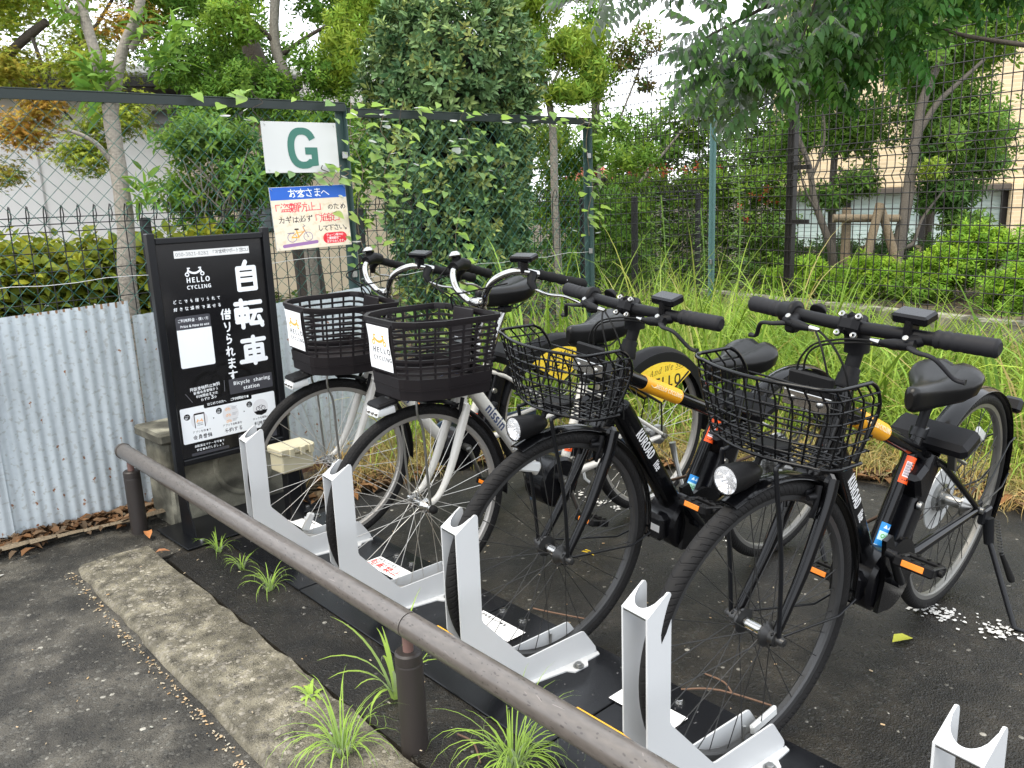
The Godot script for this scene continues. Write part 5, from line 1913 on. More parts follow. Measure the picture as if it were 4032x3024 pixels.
	var fw := wheel(k, "front_wheel", T(P(1.076, R, 0)), R, 0.0195, M.tyre_chevron, M.dark_rim, M.dark_steel, 17.0, 0.032)
	f.append(fw)
	b = MB.new()
	b.lathe([Vector2(0.0, 0.082), Vector2(0.009, 0.080), Vector2(0.011, 0.072), Vector2(0.011, 0.062), Vector2(0.018, 0.060), Vector2(0.018, 0.046), Vector2(0.030, 0.036), Vector2(0.030, 0.030), Vector2(0.012, 0.026), Vector2(0.012, 0.0)].map(func(q): return Vector2(q.x, -q.y)), T(P(0, 0, 0), Basis(Vector3.RIGHT, PI / 2)), 20)
	b.lathe([Vector2(0.012, 0.0), Vector2(0.012, 0.026), Vector2(0.030, 0.030), Vector2(0.030, 0.036), Vector2(0.018, 0.046), Vector2(0.018, 0.060), Vector2(0.011, 0.062), Vector2(0.011, 0.072), Vector2(0.009, 0.080), Vector2(0.0, 0.082)], T(P(0, 0, 0), Basis(Vector3.RIGHT, PI / 2)), 20)
	obj("hub", b.mesh(), M.dark_steel, fw)
	b = MB.new()
	b.lathe([Vector2(0.0125, -0.024), Vector2(0.0125, 0.024)], T(P(0, 0, 0), Basis(Vector3.RIGHT, PI / 2)), 16)
	obj("hub_barrel", b.mesh(), M.chrome, fw)
	b = MB.new()
	b.tube([P(0.0, -0.298, 0), P(0.0, -0.262, 0)], [0.003, 0.004], 8)
	obj("valve", b.mesh(), M.steel, fw)
	for rf in ([[P(0.10, 0.275, 0), 0.3]] if ang > -0.08 else [[P(-0.07, -0.275, 0), -0.25]]):
		b = MB.new()
		b.box(T(rf[0], Basis(Vector3.BACK, rf[1])), P(0.094, 0.030, 0.013), 0.006)
		obj("reflector", b.mesh(), M.clear_plastic, fw)
	f.append(obj("front_fender", fender(P(1.076, R, 0), R + 0.016, 0.054, 68.0, 188.0), bp, k))
	b = MB.new()
	for s in [-1.0, 1.0]:
		b.tube([P(1.076, R + 0.005, s * 0.064), P(0.80, R - 0.05, s * 0.034), P(0.722, R - 0.035, s * 0.026)], 0.003, 6)
	b.tube([P(0.722, R - 0.035, -0.026), P(0.708, R - 0.033, 0.0), P(0.722, R - 0.035, 0.026)], 0.003, 6)
	f.append(obj("fender_stay", b.mesh(), M.black_steel, k))
	for s in [-1.0, 1.0]:
		b = MB.new()
		b.tube(curve([P(1.078, R, s * 0.066), P(1.105, 0.55, s * 0.070), P(1.150, 0.745, s * 0.070), P(1.146, 0.768, s * 0.066), P(1.10, 0.772, s * 0.06)], 4), 0.0052, 8)
		f.append(obj("basket_stay", b.mesh(), M.black_steel, k))
		b = MB.new()
		b.tube([P(0.945, 0.672, s * 0.034), P(0.958, 0.635, s * 0.040), P(0.962, 0.60, s * 0.034)], [0.008, 0.006, 0.005], 8)
		b.tube([P(0.955, 0.648, s * 0.034), P(0.985, 0.652, s * 0.036)], [0.009, 0.006], 8)
		b.box(T(P(0.948, 0.655, s * 0.020)), P(0.05, 0.014, 0.010), 0.003)
		f.append(obj("rim_brake", b.mesh(), M.black_matt, k))
	# lamp
	b = MB.new()
	var lx := T(P(1.215, 0.735, 0), Basis(Vector3.BACK, -PI / 2))
	b.lathe([Vector2(0, -0.098), Vector2(0.014, -0.095), Vector2(0.024, -0.075), Vector2(0.030, -0.040), Vector2(0.0325, 0.0), Vector2(0.0325, 0.006), Vector2(0.030, 0.006)], lx, 28, false)
	b.tube([P(1.13, 0.735, 0), P(1.12, 0.76, 0), P(1.10, 0.77, 0)], 0.007, 8)
	var la := obj("head_lamp", b.mesh(), M.black_plastic, k)
	b = MB.new()
	b.lathe([Vector2(0.0, -0.022), Vector2(0.012, -0.018), Vector2(0.029, 0.003)], lx, 24, false)
	for q in 3: b.box(T(P(1.205, 0.735, 0), Basis(Vector3.RIGHT, q * PI / 3)), P(0.008, 0.052, 0.004))
	obj("reflector_bowl", b.mesh(), M.mirror, la)
	b = MB.new()
	b.lathe([Vector2(0.030, 0.0055), Vector2(0.022, 0.011), Vector2(0.0, 0.013)], lx, 24, false)
	obj("lens", b.mesh(), M.clear_lens, la)
	f.append(la)
	wire_basket(k)
	var sx := steer(pv, ha, ang)
	for q in f: q.transform = sx * q.transform
	for c in k.get_children():
		if c.has_meta("front"):
			c.transform = sx * c.transform
			c.remove_meta("front")
	return k

func sticker(w: float, h: float) -> ArrayMesh:   # a label bent round a tube of 19 mm
	var b := MB.new()
	var rows := []
	for i in 9:
		var a := (i / 8.0 - 0.5) * w / 0.019
		rows.append([P(0.0194 * sin(a), -h / 2, 0.0194 * cos(a)), P(0.0194 * sin(a), h / 2, 0.0194 * cos(a))])
	b.loft(rows, false, false)
	for i in b.v.size(): b.uv[i] = Vector2((i / 2) / 8.0, 1.0 - float(i % 2))
	return b.mesh()

func sticker_at(o: Vector3, d: Vector3, t: float, _r: float) -> Transform3D:   # faces the left front
	var y := -d
	var z := P(0.35, 0.2, -0.94)
	z = (z - y * z.dot(y)).normalized()
	return Transform3D(Basis(y.cross(z), y, z), o + d * t)

func plastic_basket(bike: Node3D, sheet_label: String) -> void:
	var bk := sub("basket", bike)
	bk.set_meta("front", true)
	var bm: Material = M.basket_plastic
	var y0 := 0.722
	var y1 := 0.962
	var pth := func(y: float, grow := 0.0) -> Array:
		var t := (y - y0) / (y1 - y0)
		var hw := lerpf(0.166, 0.186, t) + grow
		var sf := lerpf(1.240, 1.256, t) + grow
		var sr := lerpf(0.950, 0.918, t) - grow
		var c := 0.085
		return [Vector2(sr, hw * 0.80), Vector2(sr + 0.022, hw), Vector2(sf - c * 1.45, hw), Vector2(sf - c * 0.5, hw * 0.80), Vector2(sf - 0.008, hw * 0.56), Vector2(sf, hw * 0.47), Vector2(sf, -hw * 0.47), Vector2(sf - 0.008, -hw * 0.56), Vector2(sf - c * 0.5, -hw * 0.80), Vector2(sf - c * 1.45, -hw), Vector2(sr + 0.022, -hw), Vector2(sr, -hw * 0.80)]
	# a band round the basket between two heights
	var band := func(ya: float, yb: float, th: float) -> ArrayMesh:
		var b := MB.new()
		var ring := []
		for q in 2:
			var grow: float = th * 0.5 if q == 0 else -th * 0.5
			ring.append([pth.call(ya, grow), pth.call(yb, grow)])
		var rings := []
		for i in 13:
			var j := i % 12
			var o0: Vector2 = ring[0][0][j]
			var o1: Vector2 = ring[0][1][j]
			var i0: Vector2 = ring[1][0][j]
			var i1: Vector2 = ring[1][1][j]
			rings.append([P(o0.x, ya, o0.y), P(o1.x, yb, o1.y), P(i1.x, yb, i1.y), P(i0.x, ya, i0.y)])
		for i in 12:
			for e in 4:
				var f2 := (e + 1) % 4
				b.quad(rings[i][e], rings[i + 1][e], rings[i + 1][f2], rings[i][f2])
		return b.mesh()
	obj("rim", band.call(y1 - 0.012, y1, 0.012), bm, bk)
	obj("rim", band.call(y1 - 0.020, y1 - 0.0125, 0.006), bm, bk)
	for k in 7:
		var y := lerpf(y0 + 0.077, y1 - 0.038, k / 6.0)
		piece("band", k, band.call(y - 0.0038, y + 0.0038, 0.007), bm, bk)
	obj("tray", band.call(y0 + 0.030, y0 + 0.062, 0.006), bm, bk)
	obj("tray_lip", band.call(y0 + 0.024, y0 + 0.0295, 0.009), bm, bk)
	obj("tray_foot", band.call(y0 - 0.006, y0 + 0.0235, 0.004), bm, bk)
	var b := MB.new()
	var fl := PackedVector2Array()
	for q in pth.call(y0 + 0.03): fl.append(Vector2(q.x, -q.y))
	b.prism(fl, 0.004, Transform3D(Basis(Vector3.RIGHT, -PI / 2), P(0, y0 + 0.026, 0)))
	obj("floor", b.mesh(), bm, bk)
	var n := 0
	for k in 20:
		var f := (k + 0.5) / 20.0
		var a := along(pth.call(y0 + 0.06), f)
		var c := along(pth.call(y1 - 0.015), f)
		if absf(a.y) < 0.07 and a.x > 1.2: continue
		b = MB.new()
		var p0 := P(a.x, y0 + 0.06, a.y)
		var p1 := P(c.x, y1 - 0.015, c.y)
		var a2 := along(pth.call(y0 + 0.06), minf(1.0, f + 0.01))
		var tn := P(a2.x - a.x, 0, a2.y - a.y).normalized()
		var up := (p1 - p0).normalized()
		b.box(Transform3D(Basis(tn, up, tn.cross(up)), (p0 + p1) / 2), P(0.0065, p0.distance_to(p1), 0.006))
		piece("rib", n, b.mesh(), bm, bk)
		n += 1
	# back panel with its clamp plate
	b = MB.new()
	b.box(T(P(0.958, 0.865, 0.0), Basis(Vector3.BACK, 0.14)), P(0.008, 0.20, 0.115), 0.003)
	obj("back_panel", b.mesh(), bm, bk)
	b = MB.new()
	b.box(T(P(0.968, 0.86, 0.0), Basis(Vector3.BACK, 0.14)), P(0.004, 0.018, 0.05), 0.001)
	obj("clamp_plate", b.mesh(), M.chrome, bk)
	# the white printed card on the front
	b = MB.new()
	b.box(T(P(1.253, 0.872, 0.0), Basis(Vector3.BACK, -0.07)), P(0.006, 0.156, 0.152), 0.002)
	obj("card_holder", b.mesh(), bm, bk)
	b = MB.new()
	var rows := []
	for i in 9:
		var t := i / 8.0
		var wv := 0.0685 + 0.0035 * sin(t * TAU * 1.0 + 0.6)
		rows.append([P(1.2655 + (0.943 - lerpf(0.803, 0.942, t)) * -0.07, lerpf(0.803, 0.942, t), wv), P(1.2655 + (0.943 - lerpf(0.803, 0.942, t)) * -0.07, lerpf(0.803, 0.942, t), -wv)])
	b.loft(rows, false, false)
	for i in b.v.size(): b.uv[i] = Vector2(float(i % 2), 1.0 - (i / 2) / 8.0)
	obj("printed_card", b.mesh(), M.card_print, bk).set_meta("label", sheet_label)

func white_bike(label: String, x: Transform3D, ang: float, seat_up: float) -> Node3D:
	var R := 0.335
	var ha := deg_to_rad(69.0)
	var k := thing("bicycle", label, "bicycle", x, "white bicycles")
	var pv := P(1.147, R, 0) - P(sin(ha), cos(ha), 0) * 0.05
	var ax := P(-cos(ha), sin(ha), 0)
	var st := func(t: float, o := 0.0) -> Vector3: return pv + ax * t + P(sin(ha), cos(ha), 0) * o
	var wp: Material = M.white_paint
	var b := MB.new()
	b.tube([st.call(0.37), st.call(0.545)], 0.0195, 16)
	obj("head_tube", b.mesh(), wp, k)
	b = MB.new()
	b.tube([st.call(0.545), st.call(0.56), st.call(0.575)], [0.023, 0.021, 0.017], 16)
	obj("headset", b.mesh(), M.chrome, k)
	# one curved down tube that sweeps under to the drive unit
	b = MB.new()
	var path := curve([P(0.945, 0.725, 0), P(0.925, 0.69, 0), P(0.80, 0.525, 0), P(0.70, 0.395, 0), P(0.62, 0.315, 0), P(0.52, 0.287, 0), P(0.46, 0.285, 0)], 5)
	cross_tube(b, path, 0.046, 0.040, 2.4, 16)
	var dt := obj("down_tube", b.mesh(), wp, k)
	var dd := (P(0.70, 0.395, 0) - P(0.90, 0.657, 0)).normalized()
	letters(dt, "lettering", "nissin", P(0.838, 0.572, -0.0203), dd, Vector3.FORWARD, 0.044, M.navy_print, 0.95)
	letters(dt, "lettering", "shop", P(0.762, 0.472, -0.0203), dd, Vector3.FORWARD, 0.040, M.grey_print, 0.95)
	b = MB.new()
	b.tube([P(0.905, 0.645, -0.026), P(0.70, 0.375, -0.026)], 0.011, 8)
	b.box(T(P(0.855, 0.585, -0.02), Basis(Vector3.BACK, 0.92)), P(0.014, 0.05, 0.03), 0.004)
	b.box(T(P(0.735, 0.43, -0.02), Basis(Vector3.BACK, 0.92)), P(0.014, 0.05, 0.03), 0.004)
	obj("cable_cover", b.mesh(), M.black_plastic, k, T(P(-0.018, 0.016, 0.024)))
	b = MB.new()
	b.tube([P(0.385, 0.628, 0), P(0.47, 0.40, 0), P(0.50, 0.30, 0)], [0.0175, 0.0175, 0.019], 14)
	obj("seat_tube", b.mesh(), wp, k)
	b = MB.new()
	b.tube([P(0.380, 0.642, 0), P(0.390, 0.615, 0)], 0.0225, 14)
	b.box(T(P(0.358, 0.626, 0)), P(0.03, 0.024, 0.022), 0.005)
	obj("seat_clamp", b.mesh(), M.black_plastic, k)
	b = MB.new()
	var sp1 := P(0.322, 0.742 + seat_up, 0) + P(-0.03, 0, 0) * (seat_up / 0.1)
	b.tube([P(0.390, 0.615, 0), sp1 + P(0.03, -0.01, 0) * 0.0], 0.0135, 14)
	obj("seat_post", b.mesh(), M.chrome, k)
	var sdl := obj("saddle", saddle_mesh(P(0.475, 0.822 + seat_up, 0) + P(-0.03, 0, 0) * (seat_up / 0.1), 0.275, 0.015, 0.200, 0.092), M.black_saddle, k)
	b = MB.new()
	for s in [-0.02, 0.02]: b.tube([sp1 + P(0.09, 0.01, s), sp1 + P(0.02, 0.0, s), sp1 + P(-0.05, 0.002, s), sp1 + P(-0.09, 0.02, s)], 0.0035, 6)
	b.box(T(sp1), P(0.05, 0.028, 0.05), 0.006)
	obj("rails", b.mesh(), M.black_steel, sdl)
	for s in [-1.0, 1.0]:
		b = MB.new()
		b.tube([P(0.46, 0.287, s * 0.035), P(0.36, 0.30, s * 0.055), P(0.02, R, s * 0.066)], [0.016, 0.014, 0.010], 12)
		obj("chain_stay", b.mesh(), wp, k)
		b = MB.new()
		b.tube([P(0.40, 0.585, s * 0.020), P(0.33, 0.555, s * 0.048), P(0.01, R + 0.01, s * 0.068)], [0.0095, 0.009, 0.008], 12)
		obj("seat_stay", b.mesh(), wp, k)
	b = MB.new()
	cross_tube(b, [P(0.335, 0.575, 0), P(0.345, 0.555, 0), P(0.415, 0.34, 0), P(0.42, 0.325, 0)], 0.075, 0.085, 5.0, 24)
	b.box(T(P(0.40, 0.535, 0), Basis(Vector3.BACK, -0.3)), P(0.05, 0.07, 0.07), 0.012)
	var bat := obj("battery", b.mesh(), M.black_gloss, k)
	b = MB.new()
	b.lathe([Vector2(0, 0.012), Vector2(0.011, 0.011), Vector2(0.0125, 0.006), Vector2(0.0125, 0)], T(P(0.39, 0.50, -0.043), Basis(Vector3.RIGHT, -PI / 2)), 16)
	obj("key_lock", b.mesh(), M.steel, bat)
	b = MB.new()
	b.lathe([Vector2(0, 0.055), Vector2(0.080, 0.055), Vector2(0.095, 0.045), Vector2(0.097, -0.045), Vector2(0.085, -0.055), Vector2(0, -0.055)], T(P(0.56, 0.270, 0), Basis(Vector3.RIGHT, PI / 2)), 32)
	obj("drive_unit", b.mesh(), M.black_gloss, k)
	b = MB.new()
	var cv := PackedVector2Array()
	for q in 19:
		var a := deg_to_rad(60.0 + q * 13.0)
		cv.append(Vector2(0.565, 0.275) + Vector2(cos(a), sin(a)) * 0.105)
	b.prism(cv, 0.010, T(P(0, 0, 0.064)))
	b.box(T(P(0.30, 0.305, 0.066)), P(0.50, 0.07, 0.008), 0.003)
	obj("chain_cover", b.mesh(), mat("slate_cover", 0.05, 0.075, 0.11, 0.4), k)
	for s in [-1.0, 1.0]:
		var e := P(0.56, 0.285, 0) + P(-0.06, -0.150, 0) * (1.0 if s < 0 else -1.0)
		b = MB.new()
		b.tube([P(0.56, 0.285, s * 0.055), P(0.56, 0.285, s * 0.085)], 0.016, 14)
		b.tube([P(0.56, 0.285, s * 0.082), e + P(0, 0, s * 0.095)], [0.013, 0.0095], 10, true, false, 0.8)
		obj("crank", b.mesh(), M.steel, k)
		pedal(k, e + P(0, 0, s * 0.155), s, 0.3)
	# rear wheel under its black skirt guard
	var rw := wheel(k, "rear_wheel", T(P(0, R, 0)), R, 0.019, M.tyre_block, M.pale_rim, M.bright_spoke, 30.0, 0.03)
	b = MB.new()
	b.lathe([Vector2(0, -0.085), Vector2(0.010, -0.085), Vector2(0.010, -0.06), Vector2(0.040, -0.055), Vector2(0.040, -0.03), Vector2(0.017, -0.024), Vector2(0.017, 0.024), Vector2(0.036, 0.03), Vector2(0.036, 0.05), Vector2(0.010, 0.06), Vector2(0.010, 0.085), Vector2(0, 0.085)], T(P(0, 0, 0), Basis(Vector3.RIGHT, PI / 2)), 20)
	obj("hub", b.mesh(), M.steel, rw)
	b = MB.new()
	b.box(T(P(0.0, -0.23, 0.0), Basis(Vector3.BACK, 0.2)), P(0.035, 0.075, 0.012), 0.005)
	obj("reflector", b.mesh(), M.clear_plastic, rw)
	obj("rear_fender", fender(P(0, R, 0), R + 0.026, 0.092, 15.0, 190.0, 0.022), M.black_matt, k)
	for s in [-1.0, 1.0]:
		# black ring below the fender, then the yellow printed fan
		b = MB.new()
		var rg := PackedVector2Array()
		for q in 25:
			var a := deg_to_rad(28.0 + q * 5.6)
			rg.append(Vector2(cos(a), sin(a)) * 0.343 + Vector2(0, R))
		for q in 25:
			var a := deg_to_rad(28.0 + (24 - q) * 5.6)
			rg.append(Vector2(cos(a), sin(a)) * 0.300 + Vector2(0, R))
		b.prism(rg, 0.003, T(P(0, 0, s * 0.044)))
		obj("guard_ring", b.mesh(), M.black_matt, k)
		b = MB.new()
		var fan := PackedVector2Array()
		for q in 17:
			var a := deg_to_rad(54.0 + q * 4.75)
			fan.append(Vector2(cos(a), sin(a)) * 0.302 + Vector2(0, R))
		fan.append(Vector2(-0.022, 0.470)); fan.append(Vector2(-0.005, 0.470))
		b.prism(fan, 0.003, T(P(0, 0, s * 0.0445)))
		for i in b.v.size():
			var q := b.v[i]
			b.uv[i] = Vector2((0.19 - q.x) / 0.38 if s < 0 else (q.x + 0.19) / 0.38, (0.645 - q.y) / 0.19)
		var yp := obj("yellow_panel", b.mesh(), M.hello_print, k)
		yp.set_meta("label", "yellow lettered panel on the rear wheel guard")
		b = MB.new()
		b.tube([P(-0.022, 0.470, s * 0.043), P(-0.18, 0.572, s * 0.043)], 0.006, 6)
		b.tube([P(-0.005, 0.470, s * 0.043), P(0.178, 0.577, s * 0.043)], 0.006, 6)
		b.tube([P(-0.014, 0.474, s * 0.043), P(0.0, R, s * 0.062)], 0.0035, 6)
		obj("guard_stay", b.mesh(), M.black_matt, k)
	b = MB.new()
	b.box(T(P(-0.345, 0.47, 0), Basis(Vector3.BACK, 0.3)), P(0.03, 0.045, 0.055), 0.01)
	obj("tail_reflector", b.mesh(), mat("red_reflector", 0.25, 0.02, 0.02, 0.2), k)
	b = MB.new()
	b.box(T(P(0.29, 0.640, 0.0), Basis(Vector3.BACK, -0.3)), P(0.10, 0.058, 0.205), 0.012)
	obj("lock_box", b.mesh(), M.black_matt, k)
	b = MB.new()
	b.tube([P(-0.04, 0.30, -0.085), P(-0.05, 0.22, -0.10), P(-0.02, 0.035, -0.20), P(-0.03, 0.018, -0.225)], [0.015, 0.010, 0.009, 0.009], 10)
	obj("kick_stand", b.mesh(), M.steel, k)
	obj("orange_sticker", sticker(0.036, 0.045), M.orange_sticker, k, sticker_at(P(0.47, 0.40, 0), (P(0.5, 0.3, 0) - P(0.47, 0.4, 0)).normalized(), 0.015, 0.0192))
	# ----- the steered front
	var f := []
	b = MB.new()
	b.tube([st.call(0.55), st.call(0.66)], 0.0125, 14)
	b.tube([st.call(0.655) , st.call(0.675, 0.010), st.call(0.693, 0.036)], [0.0135, 0.016, 0.018], 14)
	f.append(obj("stem", b.mesh(), M.chrome, k))
	var bc: Vector3 = st.call(0.689, 0.039)
	b = MB.new()
	b.tube([bc + P(0, 0, -0.024), bc + P(0, 0, -0.022), bc + P(0, 0, 0.022), bc + P(0, 0, 0.024)], [0.014, 0.0185, 0.0185, 0.014], 18)
	obj("bar_clamp", b.mesh(), M.chrome, f[0])
	var half := [bc, bc + P(0.004, 0.004, 0.050), bc + P(0.022, 0.040, 0.085), bc + P(0.012, 0.085, 0.120), bc + P(-0.035, 0.110, 0.165), bc + P(-0.10, 0.098, 0.205), bc + P(-0.19, 0.072, 0.245), bc + P(-0.24, 0.058, 0.262)]
	var full := []
	for q in range(7, 0, -1): full.append(half[q] * Vector3(1, 1, -1))
	for q in half: full.append(q)
	b = MB.new()
	b.tube(curve(full, 6), 0.0113, 14)
	f.append(obj("handlebar", b.mesh(), M.chrome, k))
	for s in [-1.0, 1.0]:
		var g0: Vector3 = half[5] * Vector3(1, 1, s)
		var g1: Vector3 = half[7] * Vector3(1, 1, s)
		b = MB.new()
		var gp := []
		var gr := []
		for q in 17:
			gp.append(g0.lerp(g1 + (g1 - g0) * 0.05, q / 16.0))
			gr.append(0.0155 + 0.0012 * sin(q * 1.9) + (0.002 if q > 12 else 0.0) - (0.006 if q == 16 else 0.0))
		b.tube(gp, gr, 14)
		f.append(obj("grip", b.mesh(), M.black_rubber, k))
		var lp: Vector3 = half[4].lerp(half[5], 0.75) * Vector3(1, 1, s)
		var gd := (g1 - g0).normalized()
		b = MB.new()
		b.tube([lp, lp + P(0.018, -0.026, s * 0.012), lp + P(0.012, -0.048, s * 0.022)], [0.018, 0.014, 0.011], 10)
		var lb := obj("brake_lever", b.mesh(), M.black_plastic, k)
		b = MB.new()
		b.tube(curve([lp + P(0.012, -0.046, s * 0.020), lp + gd * 0.05 + P(0.02, -0.052, s * 0.024), lp + gd * 0.10 + P(0.01, -0.050, s * 0.022), lp + gd * 0.15 + P(0.004, -0.062, s * 0.02)], 5), 0.0065, 8, true, false, 0.7)
		obj("blade", b.mesh(), M.chrome, lb)
		f.append(lb)
	var rp: Vector3 = half[4] * Vector3(1, 1, 1)
	b = MB.new()
	b.tube([rp + P(0.03, -0.004, -0.022), rp + P(-0.01, 0.006, 0.0), rp + P(-0.055, -0.002, 0.02)], [0.019, 0.024, 0.020], 14)
	b.tube([rp, rp + P(0.006, 0.028, 0)], [0.014, 0.012], 12)
	f.append(obj("gear_shifter", b.mesh(), M.black_plastic, k))
	b = MB.new()
	b.lathe([Vector2(0.0, 0.022), Vector2(0.012, 0.020), Vector2(0.021, 0.010), Vector2(0.024, 0.0), Vector2(0, 0)], T(rp + P(0.006, 0.028, 0), Basis(Vector3.RIGHT, 0.25)), 20, false)
	f.append(obj("bell", b.mesh(), M.chrome, k))
	var lq: Vector3 = half[4].lerp(half[5], 0.35) * Vector3(1, 1, -1)
	b = MB.new()
	b.box(T(lq + P(-0.004, 0.046, 0), Basis(Vector3.UP, 0.35) * Basis(Vector3.BACK, -0.2)), P(0.050, 0.020, 0.082), 0.005)
	b.box(T(lq + P(0, 0.02, 0)), P(0.030, 0.045, 0.024), 0.004)
	f.append(obj("control_display", b.mesh(), M.black_gloss, k))
	for c in [[half[4] * Vector3(1, 1, -1) + P(0.03, -0.035, 0.0), bc + P(0.075, 0.045, -0.05), bc + P(0.07, 0.02, 0.05), bc + P(0.03, -0.10, 0.06), P(0.95, 0.72, 0.03)],
			[half[4] + P(0.03, -0.030, 0.0), bc + P(0.085, 0.06, 0.14), bc + P(0.05, 0.0, 0.06), bc + P(0.03, -0.12, 0.01), P(0.955, 0.70, -0.02)],
			[half[4] + P(0.02, 0.0, 0.02), bc + P(0.06, 0.05, 0.15), bc + P(0.035, 0.0, 0.05), bc + P(0.025, -0.14, 0.02), P(0.94, 0.72, -0.03)],
			[lq + P(0.01, 0.0, 0.02), half[3] * Vector3(1, 1, -1) + P(0.012, -0.02, 0.0), bc + P(0.02, -0.03, -0.05), P(0.94, 0.78, -0.025)]]:
		f.append(obj("cable", cable(c, 0.0028), M.black_rubber, k))
	b = MB.new()
	b.tube([st.call(0.37), st.call(0.345)], [0.023, 0.024], 16)
	b.box(T(st.call(0.345), Basis(Vector3.BACK, 0.35)), P(0.042, 0.03, 0.092), 0.012)
	for s in [-1.0, 1.0]:
		b.tube(curve([st.call(0.355) + P(0, 0, s * 0.040), st.call(0.25) + P(0, 0, s * 0.045), st.call(0.13, 0.004) + P(0, 0, s * 0.049), st.call(0.05, 0.020) + P(0, 0, s * 0.051), P(1.142, R + 0.008, s * 0.053)], 5), [0.0155, 0.0155, 0.0155, 0.0155, 0.0152, 0.015, 0.0148, 0.0145, 0.014, 0.0135, 0.013, 0.0125, 0.012, 0.0115, 0.011, 0.011, 0.0105, 0.0105, 0.010, 0.010, 0.010], 12)
	f.append(obj("fork", b.mesh(), wp, k))
	var fw := wheel(k, "front_wheel", T(P(1.147, R, 0)), R, 0.019, M.tyre_block, M.pale_rim, M.bright_spoke, 30.0, 0.032)
	f.append(fw)
	b = MB.new()
	b.lathe([Vector2(0, -0.085), Vector2(0.011, -0.082), Vector2(0.013, -0.070), Vector2(0.013, -0.060), Vector2(0.009, -0.058), Vector2(0.018, -0.045), Vector2(0.026, -0.036), Vector2(0.026, -0.030), Vector2(0.014, -0.026), Vector2(0.014, 0.026), Vector2(0.026, 0.030), Vector2(0.026, 0.036), Vector2(0.018, 0.045), Vector2(0.009, 0.058), Vector2(0.010, 0.070), Vector2(0, 0.078)], T(P(0, 0, 0), Basis(Vector3.RIGHT, PI / 2)), 20)
	obj("hub", b.mesh(), M.chrome, fw)
	b = MB.new()
	b.lathe([Vector2(0, 0.016), Vector2(0.010, 0.015), Vector2(0.014, 0.008), Vector2(0.014, -0.004)], T(P(0, 0, -0.078), Basis(Vector3.RIGHT, -PI / 2)), 16, false)
	obj("axle_cap", b.mesh(), M.black_rubber, fw)
	b = MB.new()
	b.box(T(P(-0.10, -0.22, 0.0) if seat_up < 0.05 else P(0.12, -0.21, 0), Basis(Vector3.BACK, 0.45)), P(0.032, 0.075, 0.014), 0.006)
	obj("reflector", b.mesh(), M.clear_plastic, fw)
	f.append(obj("front_fender", fender(P(1.147, R, 0), R + 0.017, 0.052, 95.0, 188.0), M.black_matt, k))
	for s in [-1.0, 1.0]:
		b = MB.new()
		b.tube(curve([P(1.147, R, s * 0.066), P(1.155, 0.45, s * 0.068), P(1.162, 0.60, s * 0.068), P(1.180, 0.66, s * 0.068), P(1.178, 0.715, s * 0.068)], 4), 0.0042, 8)
		f.append(obj("basket_stay", b.mesh(), M.steel, k))
		b = MB.new()
		b.tube([P(0.985, 0.672, s * 0.034), P(0.998, 0.64, s * 0.040), P(1.0, 0.60, s * 0.034)], [0.007, 0.006, 0.005], 8)
		b.box(T(P(1.0, 0.645, s * 0.020)), P(0.045, 0.014, 0.010), 0.003)
		f.append(obj("rim_brake", b.mesh(), M.black_matt, k))
	b = MB.new()
	b.box(T(P(1.262, 0.700, 0.0), Basis(Vector3.BACK, -0.18)), P(0.075, 0.016, 0.082), 0.006)
	b.box(T(P(1.225, 0.705, 0)), P(0.05, 0.02, 0.03), 0.004)
	var la := obj("head_lamp", b.mesh(), M.black_plastic, k)
	b = MB.new()
	cross_tube(b, [P(1.240, 0.681, 0), P(1.255, 0.679, 0), P(1.290, 0.674, 0), P(1.300, 0.675, 0)], 0.028, 0.076, 5.0, 20)
	obj("lamp_housing", b.mesh(), M.clear_plastic, la)
	for q in [-0.024, 0.0, 0.024]:
		b = MB.new()
		b.lathe([Vector2(0, 0.007), Vector2(0.007, 0.005), Vector2(0.0105, 0)], T(P(1.299, 0.675, q), Basis(Vector3.BACK, -PI / 2)), 14, false)
		obj("led_lens", b.mesh(), M.mirror, la)
	f.append(la)
	plastic_basket(k, "white card with an orange smile on the basket front")
	var sx := steer(pv, ha, ang)
	for q in f: q.transform = sx * q.transform
	for c in k.get_children():
		if c.has_meta("front"):
			c.transform = sx * c.transform
			c.remove_meta("front")
	return k

func bike_frame(o: Vector3, f: Vector3, u: Vector3) -> Transform3D:
	var x := f.normalized()
	var z := x.cross(u).normalized()
	return Transform3D(Basis(x, z.cross(x), z), o)

